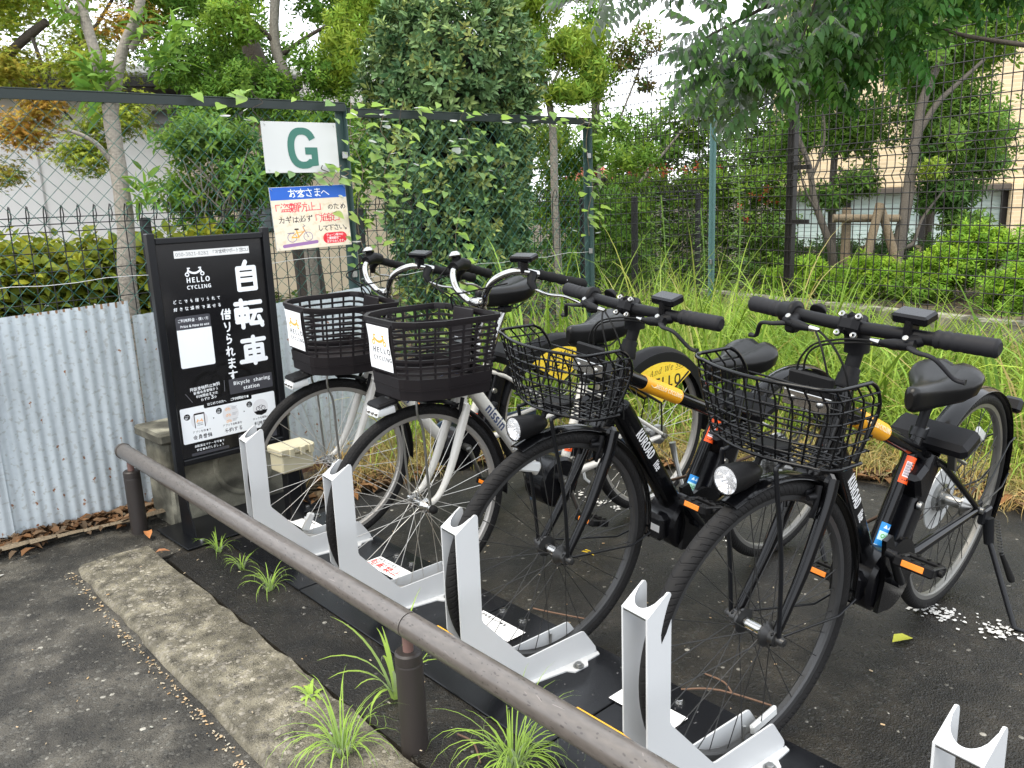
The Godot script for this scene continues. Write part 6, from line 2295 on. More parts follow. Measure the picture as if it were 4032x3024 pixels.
func bicycles() -> void:
	mat("black_saddle", 0.005, 0.005, 0.005, 0.34, 0.0, 0.0, 0.38)
	mat("black_gloss", 0.003, 0.003, 0.004, 0.22, 0.0, 0.0, 0.38)
	mat("dark_steel", 0.05, 0.05, 0.05, 0.4, 0.7)
	mat("bright_spoke", 0.62, 0.60, 0.56, 0.3, 0.9)
	mat("pale_rim", 0.42, 0.40, 0.37, 0.4, 0.7)
	mat("chain", 0.09, 0.055, 0.035, 0.6, 0.6)
	mat("sleeve_print", 0.85, 0.72, 0.45, 0.5)
	mat("white_print", 0.7, 0.7, 0.7, 0.4)
	mat("navy_print", 0.03, 0.045, 0.10, 0.4)
	mat("grey_print", 0.45, 0.45, 0.44, 0.5)
	mat("label_print", 0.7, 0.7, 0.7, 0.5)
	# prints
	var p := Pic.new(360, 440, Color(0.93, 0.94, 0.95))
	smile(p, 180, 130, 230, Color(0.97, 0.66, 0.22))
	latin(p, "HELLO", 62, 272, 78, Color(0.17, 0.16, 0.17), true, "Droid Sans", 12)
	latin(p, "CYCLING", 66, 346, 58, Color(0.17, 0.16, 0.17), true, "Droid Sans", 5)
	print_mat("card_print", p.tex(), 0.5)
	p = Pic.new(640, 320, lin(0.82, 0.56, 0.03))
	var na := noise_img(256, 0.02, 91, 4)
	for j in 320:
		for i in 640:
			var g := na.get_pixel(i % 256, (j * 3) % 256).r
			p.im.set_pixel(i, j, lin(0.80 + 0.04 * g, 0.50 + 0.16 * g, 0.02 + 0.05 * g))
	var ink := Color(0.13, 0.11, 0.08)
	latin(p, "And We Say", 200, 100, 56, Color(0.32, 0.24, 0.05), false, "Droid Serif", 3, -0.08, 0.35)
	p.seg(Vector2(478, 88), Vector2(560, 80), 3, Color(0.32, 0.24, 0.05))
	latin(p, "HELLO", 180, 196, 104, ink, true, "Droid Sans", 8)
	latin(p, "CYCLING", 250, 236, 30, Color(0.45, 0.33, 0.06), true, "Droid Sans", 3)
	print_mat("hello_print", p.tex(), 0.4)
	p = Pic.new(96, 160, Color(0.98, 0.36, 0.12))
	p.rect(12, 32, 40, 90, Color(0.93, 0.86, 0.86))
	for q in 16: p.rect(16, 38 + q * 5, 32, 2 + (q * 7) % 3, Color(0.45, 0.42, 0.44))
	latin(p, "544431", 66, 140, 30, ink, true, "Droid Sans", 1, -PI / 2)
	for q in 5: p.rect(58 + (q % 2) * 16, 14 + q * 5, 10, 3, ink)
	for q in 3: p.rect(16 + q * 14, 138, 9, 6, ink)
	print_mat("orange_sticker", p.tex(), 0.45)
	p = Pic.new(96, 160, Color(0.12, 0.52, 0.80))
	p.rect(6, 56, 84, 56, Color(0.75, 0.90, 0.88))
	p.disc(34, 84, 14, Color(0.35, 0.68, 0.35)); p.disc(64, 84, 14, Color(0.35, 0.68, 0.35)); p.disc(34, 84, 8, Color(0.75, 0.9, 0.88)); p.disc(64, 84, 8, Color(0.75, 0.9, 0.88))
	p.poly(PackedVector2Array([Vector2(20, 34), Vector2(34, 10), Vector2(48, 34)]), Color(0.85, 0.92, 0.97))
	p.poly(PackedVector2Array([Vector2(50, 34), Vector2(64, 10), Vector2(78, 34)]), Color(0.85, 0.92, 0.97))
	p.rect(0, 146, 96, 14, Color(0.85, 0.92, 0.97))
	print_mat("blue_sticker", p.tex(), 0.45)
	white_bike("white bicycle farthest left with a black plastic basket and raised saddle", bike_frame(P(0.178, 0, -3.798), P(-0.7755, 0, 0.6313), P(0.0349, 0.9985, 0.0428)), -0.042, 0.10)
	white_bike("white bicycle second from left with its plastic basket nearest the middle", bike_frame(P(0.5610, 0, -3.331), P(-0.7719, 0, 0.6358), P(0.0222, 0.9994, 0.0270)), -0.051, 0.0)
	black_bike("black bicycle between the white bicycles and the rightmost one", bike_frame(P(0.9263, 0, -2.8308), P(-0.7892, 0, 0.6141), P(0.0595, 0.9953, 0.0764)), -0.040)
	black_bike("black bicycle at far right with its kickstand and rear wheel in full view", bike_frame(P(1.3169, 0, -2.419), P(-0.7578, 0, 0.6525), P(0.0710, 0.9941, 0.0824)), -0.110)
	# a scrap of wrapper in the second basket
	var b := MB.new()
	b.loft([[P(0, 0.0, 0), P(0.03, 0.012, 0.004), P(0.06, 0.004, 0)], [P(0.004, 0.014, 0.03), P(0.034, 0.022, 0.034), P(0.062, 0.008, 0.03)]], false, false)
	tag(obj("wrapper", b.mesh(), mat("blue_wrapper", 0.10, 0.22, 0.60, 0.35), null, Transform3D(Basis(Vector3.UP, 0.6), bike_frame(P(0.5610, 0, -3.331), P(-0.7719, 0, 0.6358), P(0.0222, 0.9994, 0.0270)) * P(1.08, 0.756, -0.03))), "crumpled blue and white wrapper lying in the second bicycle's basket", "litter")


# ---------------------------------------------------------------- plants
func sprig(n: int, l: float, w: float, spread: float, s: int, droop := 0.25) -> ArrayMesh:   # a twig tip with leaves, along +y
	var r := RandomNumberGenerator.new()
	r.seed = s
	var b := MB.new()
	for i in n:
		var t := float(i) / n
		var a := i * 2.4 + r.randf_range(-0.4, 0.4)
		var el := lerpf(0.15, 1.15, t) * spread
		var d := Vector3(cos(a) * cos(el), sin(el), sin(a) * cos(el))
		var o := Vector3(0, (t - 0.5) * l * 1.3, 0) + Vector3(cos(a), 0, sin(a)) * l * 0.1
		b.leaf(o, d, (Vector3.UP * 0.8 + d.cross(Vector3.UP) * r.randf_range(-0.5, 0.5) + Vector3(cos(a), 0, sin(a)) * -0.3).normalized(), l * r.randf_range(0.75, 1.15), w * r.randf_range(0.8, 1.1), droop + r.randf_range(-0.15, 0.2), r.randf_range(0.05, 0.3))
	return b.mesh()

func maple_sprig(n: int, l: float, s: int) -> ArrayMesh:
	var r := RandomNumberGenerator.new()
	r.seed = s
	var b := MB.new()
	for i in n:
		var a := i * 2.4 + r.randf() * 0.6
		var o := Vector3(cos(a), r.randf_range(-0.3, 0.3), sin(a)) * l * r.randf_range(0.3, 1.2)
		var nr := (Vector3.UP + rv2(r) * 0.45).normalized()
		var x := nr.cross(Vector3(cos(a), 0.1, sin(a))).normalized()
		var y := x.cross(nr)
		var c := b.vert(o)
		var m := 5
		for k in m * 2 + 1:
			var an := lerpf(-2.3, 2.3, k / float(m * 2))
			var rad := l * (0.55 if k % 2 == 1 else 0.2) * (1.0 if absf(an) < 1.2 else 0.75)
			b.vert(o + x * sin(an) * rad + y * cos(an) * rad - nr * rad * 0.25)
		for k in m * 2: b.tri(c, c + 1 + k, c + 2 + k)
	return b.mesh()

func rv2(r: RandomNumberGenerator) -> Vector3:
	return Vector3(r.randfn(), r.randfn(), r.randfn()).normalized()

func pinnate(n: int, l: float, leaf_l: float, leaf_w: float, s: int, sag: float) -> ArrayMesh:   # a drooping leaf of paired leaflets, along +z, hanging down
	var r := RandomNumberGenerator.new()
	r.seed = s
	var b := MB.new()
	var pts := []
	for i in 7:
		var t := i / 6.0
		pts.append(Vector3(0.01 * sin(t * 3.0 + s), -sag * l * t * t, l * t))
	b.tube(pts, [0.0016, 0.0015, 0.0014, 0.0013, 0.0012, 0.001, 0.0008], 4, false)
	for i in n:
		var t := 0.22 + 0.78 * i / float(n - 1)
		var k := mini(int(t * 6), 5)
		var p: Vector3 = (pts[k] as Vector3).lerp(pts[k + 1], t * 6 - k)
		var dir: Vector3 = ((pts[k + 1] as Vector3) - pts[k]).normalized()
		for sd in ([-1.0, 1.0] if i < n - 1 else [0.0]):
			var d: Vector3 = (dir * 0.6 + Vector3(sd, -0.15 - 0.4 * r.randf(), 0) * 0.9).normalized()
			b.leaf(p, d, (Vector3.UP + Vector3(sd * 0.5, 0, 0) + rv2(r) * 0.3).normalized(), leaf_l * r.randf_range(0.8, 1.1), leaf_w * r.randf_range(0.85, 1.1), 0.3 + r.randf() * 0.25, 0.12)
	return b.mesh()

func heart(l: float, w: float) -> ArrayMesh:
	var b := MB.new()
	var half := [Vector2(0.0, 0.0), Vector2(0.30, -0.14), Vector2(0.50, 0.02), Vector2(0.50, 0.28), Vector2(0.30, 0.62), Vector2(0.10, 0.88), Vector2(0.0, 1.05)]
	var m := []
	for q in half: m.append(b.vert(Vector3(0, -0.10 * q.y * q.y * l, q.y * l) if q.x > 0 else Vector3(0, -0.10 * q.y * q.y * l, q.y * l)))
	for s in [1.0, -1.0]:
		var e := []
		for q in half: e.append(b.vert(Vector3(q.x * w * s, 0.10 * q.x * w - 0.10 * q.y * q.y * l, q.y * l)))
		for i in half.size() - 1:
			if s > 0: b.tri(m[i], m[i + 1], e[i + 1]); b.tri(m[i], e[i + 1], e[i])
			else: b.tri(m[i], e[i + 1], m[i + 1]); b.tri(m[i], e[i], e[i + 1])
	return b.mesh()

func tuft(n: int, l: float, w: float, lean: float, s: int) -> ArrayMesh:   # arching grass blades from one root
	var r := RandomNumberGenerator.new()
	r.seed = s
	var b := MB.new()
	for i in n:
		var a := r.randf() * TAU
		var out := Vector3(cos(a), 0, sin(a))
		var side := Vector3(-sin(a), 0, cos(a))
		var o := out * r.randf() * l * 0.10 + side * r.randf_range(-1, 1) * l * 0.05
		var ln := l * r.randf_range(0.55, 1.1)
		var bend := lean * r.randf_range(0.35, 1.5)
		var k0 := b.v.size()
		var p := o
		var el := PI / 2 - r.randf() * 0.35
		for q in 9:
			var t := q / 8.0
			var ww := w * (1.0 - t * t * 0.95) * r.randf_range(0.9, 1.1)
			var tw := side * cos(t * 0.8) + Vector3.UP * sin(t * 0.8) * 0.3
			b.vert(p - tw * ww * 0.5); b.vert(p + tw * ww * 0.5)
			el -= bend * 0.36 * (0.35 + t)
			p += (out * cos(el) + Vector3.UP * sin(el)) * ln / 8.0
		for q in 8:
			var k := k0 + q * 2
			b.tri(k, k + 1, k + 3); b.tri(k, k + 3, k + 2)
	return b.mesh()

# leaves through a set of clumps: [centre, radii, count, one colour, other colour]
func crown(called: String, parent: Node3D, clumps: Array, meshes: Array, m: Material, size: float, upward := 0.5, shell := 0.35) -> void:
	var xs := []
	var cs := []
	for i in meshes.size():
		xs.append([])
		cs.append([])
	var base := parent.position
	for c in clumps:
		var ce: Vector3 = c[0] - base
		var ra: Vector3 = c[1]
		for q in int(c[2]):
			var d := rv()
			var f := pow(rng.randf(), shell)
			# uneven outline: some directions reach farther out
			f *= 0.86 + 0.22 * sin(d.x * 5.0 + ce.x * 3.0) * sin(d.y * 4.0 + ce.y) + 0.1 * sin(d.z * 7.0)
			var p := ce + d * ra * f
			var y := (d * 0.7 + Vector3.UP * upward + rv() * 0.5).normalized()
			var k := rng.randi() % meshes.size()
			var sc := size * rng.randf_range(0.75, 1.25)
			xs[k].append(Transform3D(look_y(y, rng.randf() * TAU).scaled(Vector3.ONE * sc), p))
			cs[k].append(vary((c[3] as Color).lerp(c[4], rng.randf()), 0.28))
	for i in meshes.size():
		if xs[i].size(): scatter(called, meshes[i], m, xs[i], cs[i], parent)

func limb(parent: Node3D, called: String, pts: Array, r0: float, r1: float, m: Material) -> void:
	var c := curve(pts, 5)
	var rr := []
	for i in c.size():
		c[i] -= parent.position
		var t := float(i) / (c.size() - 1)
		rr.append(lerpf(r0, r1, t) * (1.0 + 0.05 * sin(i * 1.9) + 0.04 * sin(i * 4.3)))
	var b := MB.new()
	b.tube(c, rr, 10)
	obj(called, b.mesh(), m, parent)

func tree(called: String, label: String, category: String, at: Vector3, group := "") -> Node3D:
	return thing(called, label, category, T(at), group)

func trees() -> void:
	var G1 := Color(0.092, 0.195, 0.030)
	var G2 := Color(0.190, 0.330, 0.048)
	var D1 := Color(0.050, 0.110, 0.032)
	var D2 := Color(0.100, 0.190, 0.052)
	var Y1 := Color(0.200, 0.310, 0.034)
	var Y2 := Color(0.310, 0.410, 0.060)
	var O1 := Color(0.46, 0.235, 0.05)
	var O2 := Color(0.42, 0.34, 0.05)
	var oval := [sprig(7, 0.058, 0.026, 1.0, 1), sprig(8, 0.052, 0.024, 0.8, 2), sprig(6, 0.064, 0.027, 1.2, 3)]
	var small := [sprig(10, 0.042, 0.018, 1.0, 4), sprig(12, 0.038, 0.016, 0.7, 5)]
	var long := [sprig(6, 0.13, 0.040, 0.9, 6, 0.35), sprig(5, 0.14, 0.042, 1.1, 7, 0.4)]
	var droopy := [sprig(9, 0.070, 0.020, 0.3, 8, 0.6), sprig(10, 0.062, 0.018, 0.1, 9, 0.7)]
	var mapl := [maple_sprig(5, 0.060, 10), maple_sprig(6, 0.055, 11)]

	# A: the pale forked trunk behind the chain-link fence
	var t := tree("pale_trunk_tree", "slim pale trunked tree forking behind the chain-link fence at left", "tree", P(-2.29, -0.05, -5.0))
	limb(t, "trunk", [P(-2.27, -0.08, -5.0), P(-2.29, 0.8, -5.01), P(-2.29, 1.22, -5.1), P(-2.33, 1.6, -5.2), P(-2.36, 1.95, -5.26)], 0.058, 0.044, M.pale_bark)
	limb(t, "limb", [P(-2.36, 1.90, -5.26), P(-2.44, 2.25, -5.35), P(-2.51, 2.57, -5.41), P(-2.55, 3.1, -5.5)], 0.038, 0.026, M.pale_bark)
	limb(t, "limb", [P(-2.355, 1.88, -5.26), P(-2.27, 2.25, -5.33), P(-2.15, 2.56, -5.41), P(-2.08, 3.1, -5.45)], 0.036, 0.024, M.pale_bark)
	limb(t, "limb", [P(-2.22, 2.27, -5.34), P(-2.13, 2.36, -5.35), P(-2.03, 2.39, -5.37)], 0.020, 0.017, M.pale_bark)
	limb(t, "limb", [P(-2.49, 2.45, -5.39), P(-2.60, 2.52, -5.40), P(-2.66, 2.62, -5.42)], 0.020, 0.016, M.pale_bark)
	limb(t, "limb", [P(-2.33, 1.55, -5.2), P(-2.42, 1.72, -5.15), P(-2.56, 1.80, -5.12)], 0.018, 0.010, M.pale_bark)
	crown("leaves", t, [[P(-2.53, 2.50, -5.36), P(0.08, 0.06, 0.08), 7, G1, G2], [P(-2.42, 2.14, -5.25), P(0.10, 0.07, 0.08), 10, G1, G2], [P(-2.36, 2.02, -5.2), P(0.10, 0.05, 0.08), 7, G1, G2], [P(-2.0, 2.22, -5.3), P(0.13, 0.08, 0.1), 10, G1, G2], [P(-2.16, 2.42, -5.33), P(0.08, 0.06, 0.08), 6, G1, G2], [P(-2.0, 2.38, -5.36), P(0.08, 0.05, 0.06), 5, G1, G2], [P(-2.2, 1.45, -5.1), P(0.1, 0.10, 0.08), 7, G1, G2]], long, M.leaf, 0.85, 0.9)

	# B: the maple turning orange
	t = tree("maple_tree", "maple with yellow-green and orange leaves at far left beyond the fence", "tree", P(-5.9, -0.05, -9.3))
	limb(t, "trunk", [P(-6.0, -0.1, -9.4), P(-5.9, 1.2, -9.3), P(-5.5, 2.3, -9.1), P(-5.0, 2.9, -9.0), P(-4.5, 3.2, -8.9)], 0.09, 0.04, M.dark_bark)
	limb(t, "limb", [P(-5.1, 2.85, -9.0), P(-4.6, 2.75, -8.9), P(-4.2, 2.95, -8.9), P(-3.8, 3.4, -8.9)], 0.035, 0.015, M.dark_bark)
	limb(t, "limb", [P(-5.5, 2.3, -9.1), P(-5.1, 3.2, -9.0), P(-5.0, 4.0, -8.9)], 0.045, 0.02, M.dark_bark)
	limb(t, "limb", [P(-4.7, 3.1, -8.95), P(-4.4, 2.4, -8.7), P(-4.0, 2.0, -8.5)], 0.02, 0.008, M.dark_bark)
	var MY := Color(0.190, 0.270, 0.028)
	var MZ := Color(0.370, 0.410, 0.050)
	crown("crown", t, [[P(-5.0, 3.5, -9.0), P(0.75, 0.42, 0.6), 620, MY, MZ], [P(-4.2, 3.75, -9.0), P(0.75, 0.40, 0.6), 620, MY, MZ], [P(-4.9, 2.75, -8.7), P(0.55, 0.30, 0.5), 420, MY, O2], [P(-4.05, 2.75, -8.7), P(0.55, 0.28, 0.5), 420, MY, MZ], [P(-3.75, 2.25, -8.5), P(0.42, 0.30, 0.45), 380, MY, MZ], [P(-4.05, 1.90, -8.4), P(0.36, 0.28, 0.4), 300, MY, MZ], [P(-4.75, 2.15, -8.6), P(0.42, 0.24, 0.45), 300, O1, O2], [P(-3.62, 3.15, -8.8), P(0.36, 0.22, 0.4), 260, O1, O2], [P(-3.55, 3.6, -8.8), P(0.5, 0.3, 0.5), 320, MY, MZ], [P(-4.45, 2.35, -8.5), P(0.3, 0.16, 0.3), 160, O1, O2], [P(-5.0, 1.75, -8.5), P(0.3, 0.2, 0.3), 140, MY, O2], [P(-5.9, 3.3, -9.4), P(0.7, 0.8, 0.6), 500, MY, MZ], [P(-5.4, 2.95, -9.6), P(0.7, 0.22, 0.4), 300, MY, MZ], [P(-4.4, 3.15, -9.5), P(0.8, 0.24, 0.4), 340, MY, MZ]], mapl, M.leaf, 1.15, 1.2, 0.5)

	# C: the big green tree behind the G sign
	t = tree("green_tree", "tall bright green tree with a forked trunk above the G sign", "tree", P(-2.2, -0.05, -9.2))
	limb(t, "trunk", [P(-2.25, -0.1, -9.6), P(-2.35, 1.2, -9.7), P(-2.55, 2.2, -9.9), P(-2.8, 3.0, -10.1), P(-3.1, 4.0, -10.2)], 0.17, 0.09, M.dark_bark)
	limb(t, "trunk", [P(-2.1, -0.1, -9.0), P(-2.12, 1.4, -9.0), P(-2.18, 2.5, -9.0), P(-2.30, 3.0, -9.1), P(-2.2, 3.8, -9.2)], 0.07, 0.045, M.pale_bark)
	limb(t, "limb", [P(-2.26, 2.9, -9.1), P(-2.5, 3.15, -9.0), P(-2.9, 3.2, -8.9)], 0.03, 0.015, M.dark_bark)
	limb(t, "limb", [P(-2.22, 2.85, -9.1), P(-1.9, 3.0, -9.0), P(-1.5, 3.15, -8.9)], 0.028, 0.012, M.dark_bark)
	crown("crown", t, [[P(-3.3, 3.5, -9.2), P(0.7, 0.45, 0.6), 620, G1, G2], [P(-2.4, 3.85, -9.4), P(0.9, 0.35, 0.7), 700, G1, G2], [P(-1.7, 3.4, -9.3), P(0.55, 0.45, 0.6), 520, G1, G2], [P(-3.1, 2.75, -8.9), P(0.6, 0.36, 0.5), 560, G1, G2], [P(-2.45, 2.45, -8.7), P(0.5, 0.30, 0.45), 480, G1, G2], [P(-1.75, 2.65, -8.9), P(0.42, 0.36, 0.5), 460, G1, G2], [P(-1.85, 2.15, -8.6), P(0.5, 0.26, 0.4), 400, G1, G2], [P(-2.95, 2.25, -8.7), P(0.4, 0.25, 0.4), 300, G1, G2], [P(-2.6, 3.1, -8.7), P(0.35, 0.25, 0.35), 260, Y1, G2]], oval, M.leaf, 1.0, 0.5)

	# D: the twiggy shrub left of the notice
	t = tree("twiggy_shrub", "leafy shrub with pale bare twigs left of the notice, behind the fence", "shrub", P(-2.05, -0.05, -6.2))
	crown("crown", t, [[P(-2.12, 1.80, -6.25), P(0.40, 0.20, 0.4), 420, D2, G2], [P(-1.85, 1.50, -6.2), P(0.32, 0.24, 0.35), 330, D2, G2], [P(-2.28, 1.42, -6.25), P(0.30, 0.24, 0.35), 260, G1, Y1], [P(-2.05, 1.15, -6.2), P(0.35, 0.18, 0.3), 160, G1, Y1], [P(-1.62, 1.62, -6.3), P(0.26, 0.22, 0.3), 200, D1, D2]], oval, M.leaf, 0.95, 0.6)
	for q in 22:
		var a := rng.randf() * TAU
		var e := P(-2.05 + rng.randf_range(-0.15, 0.15), 1.15 + rng.randf() * 0.3, -6.05)
		var d := P(cos(a) * 0.5, 0.7, 0.2)
		limb(t, "twig", [e, e + d * 0.16 + rv() * 0.02, e + d * 0.36 + rv() * 0.05], 0.007, 0.003, M.pale_bark)
	limb(t, "trunk", [P(-2.6, 0.3, -6.0), P(-2.25, 0.95, -6.0), P(-1.95, 1.35, -6.1), P(-1.75, 1.7, -6.2)], 0.018, 0.009, M.pale_bark)
	limb(t, "trunk", [P(-2.0, -0.1, -6.2), P(-2.02, 0.7, -6.2), P(-2.1, 1.4, -6.2)], 0.03, 0.015, M.dark_bark)

	# E: the clipped bush
	t = tree("clipped_bush", "big dark clipped evergreen bush with a rounded top behind the chain-link fence", "bush", P(-0.38, -0.05, -6.85))
	var xs := [[], [], []]
	var cs := [[], [], []]
	var core := MB.new()
	for q in 4300:
		var y := 0.25 + 2.68 * pow(rng.randf(), 0.85)
		var a := rng.randf() * TAU
		var r := bush_r(y) * (1.0 + 0.05 * sin(a * 5.0 + y * 3.0) + 0.04 * sin(a * 11.0 - y * 5.0)) * (1.0 - 0.24 * pow(rng.randf(), 1.6))
		var d := P(cos(a), (0.15 if y < 2.4 else lerpf(0.15, 2.0, (y - 2.4) / 0.55)), sin(a)).normalized()
		var k := rng.randi() % 3
		xs[k].append(Transform3D(look_y((d + rv() * 0.55 + Vector3.UP * 0.2).normalized(), rng.randf() * TAU).scaled(Vector3.ONE * rng.randf_range(0.8, 1.25)), P(cos(a) * r, y + 0.05, sin(a) * r)))
		cs[k].append(vary(Color(0.060, 0.120, 0.045).lerp(Color(0.150, 0.245, 0.095), rng.randf()) if rng.randf() < 0.84 else Color(0.27, 0.33, 0.10), 0.25))
	var bushy := [sprig(8, 0.060, 0.030, 1.0, 21, 0.1), sprig(7, 0.066, 0.031, 1.2, 22, 0.05), sprig(9, 0.055, 0.028, 0.9, 23, 0.15)]
	for k in 3: scatter("crown", bushy[k], M.glossy_leaf, xs[k], cs[k], t)
	limb(t, "trunk", [P(-0.38, -0.1, -6.85), P(-0.36, 1.2, -6.85), P(-0.4, 2.5, -6.85)], 0.06, 0.02, M.dark_bark)
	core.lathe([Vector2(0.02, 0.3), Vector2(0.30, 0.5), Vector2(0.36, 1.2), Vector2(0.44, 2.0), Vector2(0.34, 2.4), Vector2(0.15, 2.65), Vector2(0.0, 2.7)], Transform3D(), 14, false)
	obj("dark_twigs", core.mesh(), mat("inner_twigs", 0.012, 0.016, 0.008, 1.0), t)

	# F: the yellow-green tree behind the bush
	t = tree("light_green_tree", "light yellow-green tree with drooping leaves behind the clipped bush", "tree", P(0.5, -0.05, -8.8))
	limb(t, "trunk", [P(0.55, -0.1, -8.8), P(0.52, 1.2, -8.8), P(0.50, 2.2, -8.9), P(0.25, 3.0, -9.0), P(0.0, 3.8, -9.1)], 0.045, 0.03, M.pale_bark)
	limb(t, "limb", [P(0.0, 2.1, -8.7), P(0.35, 2.28, -8.75), P(0.55, 2.45, -8.8), P(0.75, 2.9, -8.9)], 0.022, 0.01, M.pale_bark)
	limb(t, "limb", [P(0.45, 2.35, -8.9), P(0.75, 2.5, -8.9), P(1.05, 2.55, -8.9)], 0.014, 0.006, M.pale_bark)
	crown("crown", t, [[P(-1.5, 2.75, -8.6), P(0.30, 0.45, 0.35), 330, Y1, Y2], [P(-1.25, 3.3, -8.8), P(0.40, 0.40, 0.4), 360, Y1, Y2], [P(-0.4, 3.7, -9.0), P(0.6, 0.4, 0.5), 380, Y1, Y2], [P(0.35, 3.25, -9.0), P(0.45, 0.40, 0.45), 520, Y1, Y2], [P(0.35, 2.7, -8.9), P(0.32, 0.35, 0.35), 380, G2, Y2], [P(0.78, 2.75, -8.9), P(0.36, 0.30, 0.36), 360, Y1, Y2], [P(0.72, 2.30, -8.8), P(0.42, 0.16, 0.3), 220, G2, Y2], [P(0.95, 2.5, -8.8), P(0.22, 0.2, 0.25), 120, G2, Y2], [P(0.9, 3.4, -9.2), P(0.25, 0.2, 0.3), 90, Y1, Y2], [P(0.5, 1.9, -9.3), P(0.35, 0.25, 0.3), 200, G2, Y2], [P(0.95, 1.75, -9.6), P(0.35, 0.22, 0.3), 150, G1, Y1]], droopy, M.leaf, 1.0, -0.4)

	# G: the sparse tree against the sky
	t = tree("sparse_tree", "sparse small tree with reddish tips against the white sky", "tree", P(1.35, -0.05, -11.8))
	limb(t, "trunk", [P(1.35, -0.1, -11.8), P(1.32, 1.5, -11.8), P(1.25, 2.6, -11.8), P(1.22, 3.9, -11.8)], 0.03, 0.015, M.pale_bark)
	limb(t, "limb", [P(1.30, 1.6, -11.8), P(1.6, 2.3, -11.7), P(1.9, 3.0, -11.7), P(2.05, 3.4, -11.7)], 0.02, 0.006, M.pale_bark)
	limb(t, "limb", [P(1.27, 2.3, -11.8), P(1.45, 3.0, -11.8), P(1.6, 3.5, -11.8)], 0.014, 0.006, M.pale_bark)
	limb(t, "limb", [P(1.4, 0.9, -11.7), P(1.9, 1.5, -11.6), P(2.4, 2.1, -11.5)], 0.035, 0.012, M.pale_bark)
	var R1 := Color(0.16, 0.10, 0.035)
	crown("crown", t, [[P(1.25, 3.6, -11.8), P(0.35, 0.35, 0.3), 130, G1, G2], [P(1.65, 3.1, -11.7), P(0.40, 0.30, 0.3), 110, G1, R1], [P(1.30, 2.8, -11.8), P(0.35, 0.35, 0.3), 130, G1, Y1], [P(2.0, 3.3, -11.7), P(0.25, 0.25, 0.2), 45, G2, R1], [P(1.5, 2.2, -11.7), P(0.5, 0.3, 0.35), 120, G1, G2], [P(1.95, 2.75, -11.7), P(0.2, 0.15, 0.2), 26, G1, R1]], oval, M.leaf, 1.25, 0.5)
	# more trees beyond, each a soft mass
	var far := [["far leafy tree just right of the end fence post, low against the sky", P(2.6, -0.05, -14.0), [[P(2.3, 2.0, -13.8), P(0.8, 0.6, 0.6), 420, G1, G2], [P(3.1, 2.35, -14.0), P(0.7, 0.6, 0.6), 420, G1, Y1], [P(3.4, 1.6, -13.8), P(0.8, 0.6, 0.6), 420, D2, G2], [P(2.0, 1.4, -13.6), P(0.7, 0.5, 0.5), 320, D2, G2]]],
		["far tree filling the gaps before the brick building at right", P(6.6, -0.05, -13.2), [[P(6.4, 2.6, -13.2), P(0.7, 0.7, 0.5), 420, D2, G2], [P(7.3, 1.9, -13.0), P(0.6, 0.6, 0.5), 260, D2, G2], [P(5.4, 2.1, -13.2), P(0.7, 0.6, 0.5), 340, D2, G2], [P(6.0, 3.8, -13.2), P(1.0, 0.6, 0.6), 520, G1, G2], [P(7.6, 3.7, -13.0), P(0.6, 0.8, 0.6), 260, G1, Y1], [P(5.0, 3.1, -13.4), P(0.9, 0.7, 0.5), 460, D2, G2], [P(4.2, 1.7, -13.4), P(0.6, 0.5, 0.5), 300, D2, G2], [P(6.9, 3.1, -13.2), P(0.8, 0.6, 0.5), 380, G1, G2]]],
		["far tree behind the blue-green angle post with a broad green crown", P(4.2, -0.05, -14.5), [[P(3.9, 2.9, -14.5), P(0.8, 0.7, 0.6), 420, G1, G2], [P(4.6, 3.4, -14.6), P(0.9, 0.7, 0.6), 420, G1, G2], [P(4.4, 2.2, -14.3), P(0.8, 0.6, 0.6), 420, D2, G2], [P(5.3, 2.8, -14.6), P(0.8, 0.8, 0.6), 420, G1, G2]]],
		["far tree behind the pale trunk and the white house at left", P(-3.6, -0.05, -11.5), [[P(-7.2, 4.6, -12.0), P(1.3, 0.9, 0.7), 420, G1, MY], [P(-6.0, 4.0, -11.0), P(1.0, 0.6, 0.7), 360, G1, MY], [P(-2.2, 4.6, -11.5), P(1.3, 0.7, 0.7), 420, G1, G2], [P(-0.4, 4.6, -11.5), P(1.1, 0.6, 0.7), 360, G1, Y1], [P(-3.6, 4.1, -11.5), P(1.1, 0.6, 0.7), 420, D2, G2], [P(-3.2, 3.2, -11.0), P(0.7, 0.5, 0.6), 320, D2, G2], [P(-5.2, 4.5, -11.5), P(1.2, 0.5, 0.7), 420, D2, MY], [P(-1.2, 3.6, -11.5), P(0.9, 0.7, 0.6), 380, G1, G2]]]]
	for f in far:
		t = tree("far_tree", f[0], "tree", f[1], "trees beyond the fences")
		limb(t, "trunk", [f[1], f[1] + P(0.05, 1.0, 0), f[1] + P(0, 2.2, 0)], 0.07, 0.04, M.dark_bark)
		crown("crown", t, f[2], oval, M.leaf, 1.5, 0.5)

	# H: the hedge with red tips along the tall fence
	t = tree("red_tipped_hedge", "dense hedge with red leaf tips behind the tall mesh fence", "hedge", P(2.6, -0.05, -12.4))
	var hc := []
	for q in 11:
		var u := q / 10.0
		var c := P(lerpf(1.1, 3.75, u), 0, lerpf(-12.9, -11.6, u))
		hc.append([c + P(0, 1.30, 0), P(0.30, 0.34, 0.34), 170, G1, Y1])
		hc.append([c + P(0, 0.75, 0.05), P(0.30, 0.42, 0.34), 200, D2, G2])
		hc.append([c + P(0, 0.25, 0.05), P(0.30, 0.32, 0.34), 120, D2, G2])
	crown("crown", t, hc, oval, M.leaf, 1.1, 0.7)
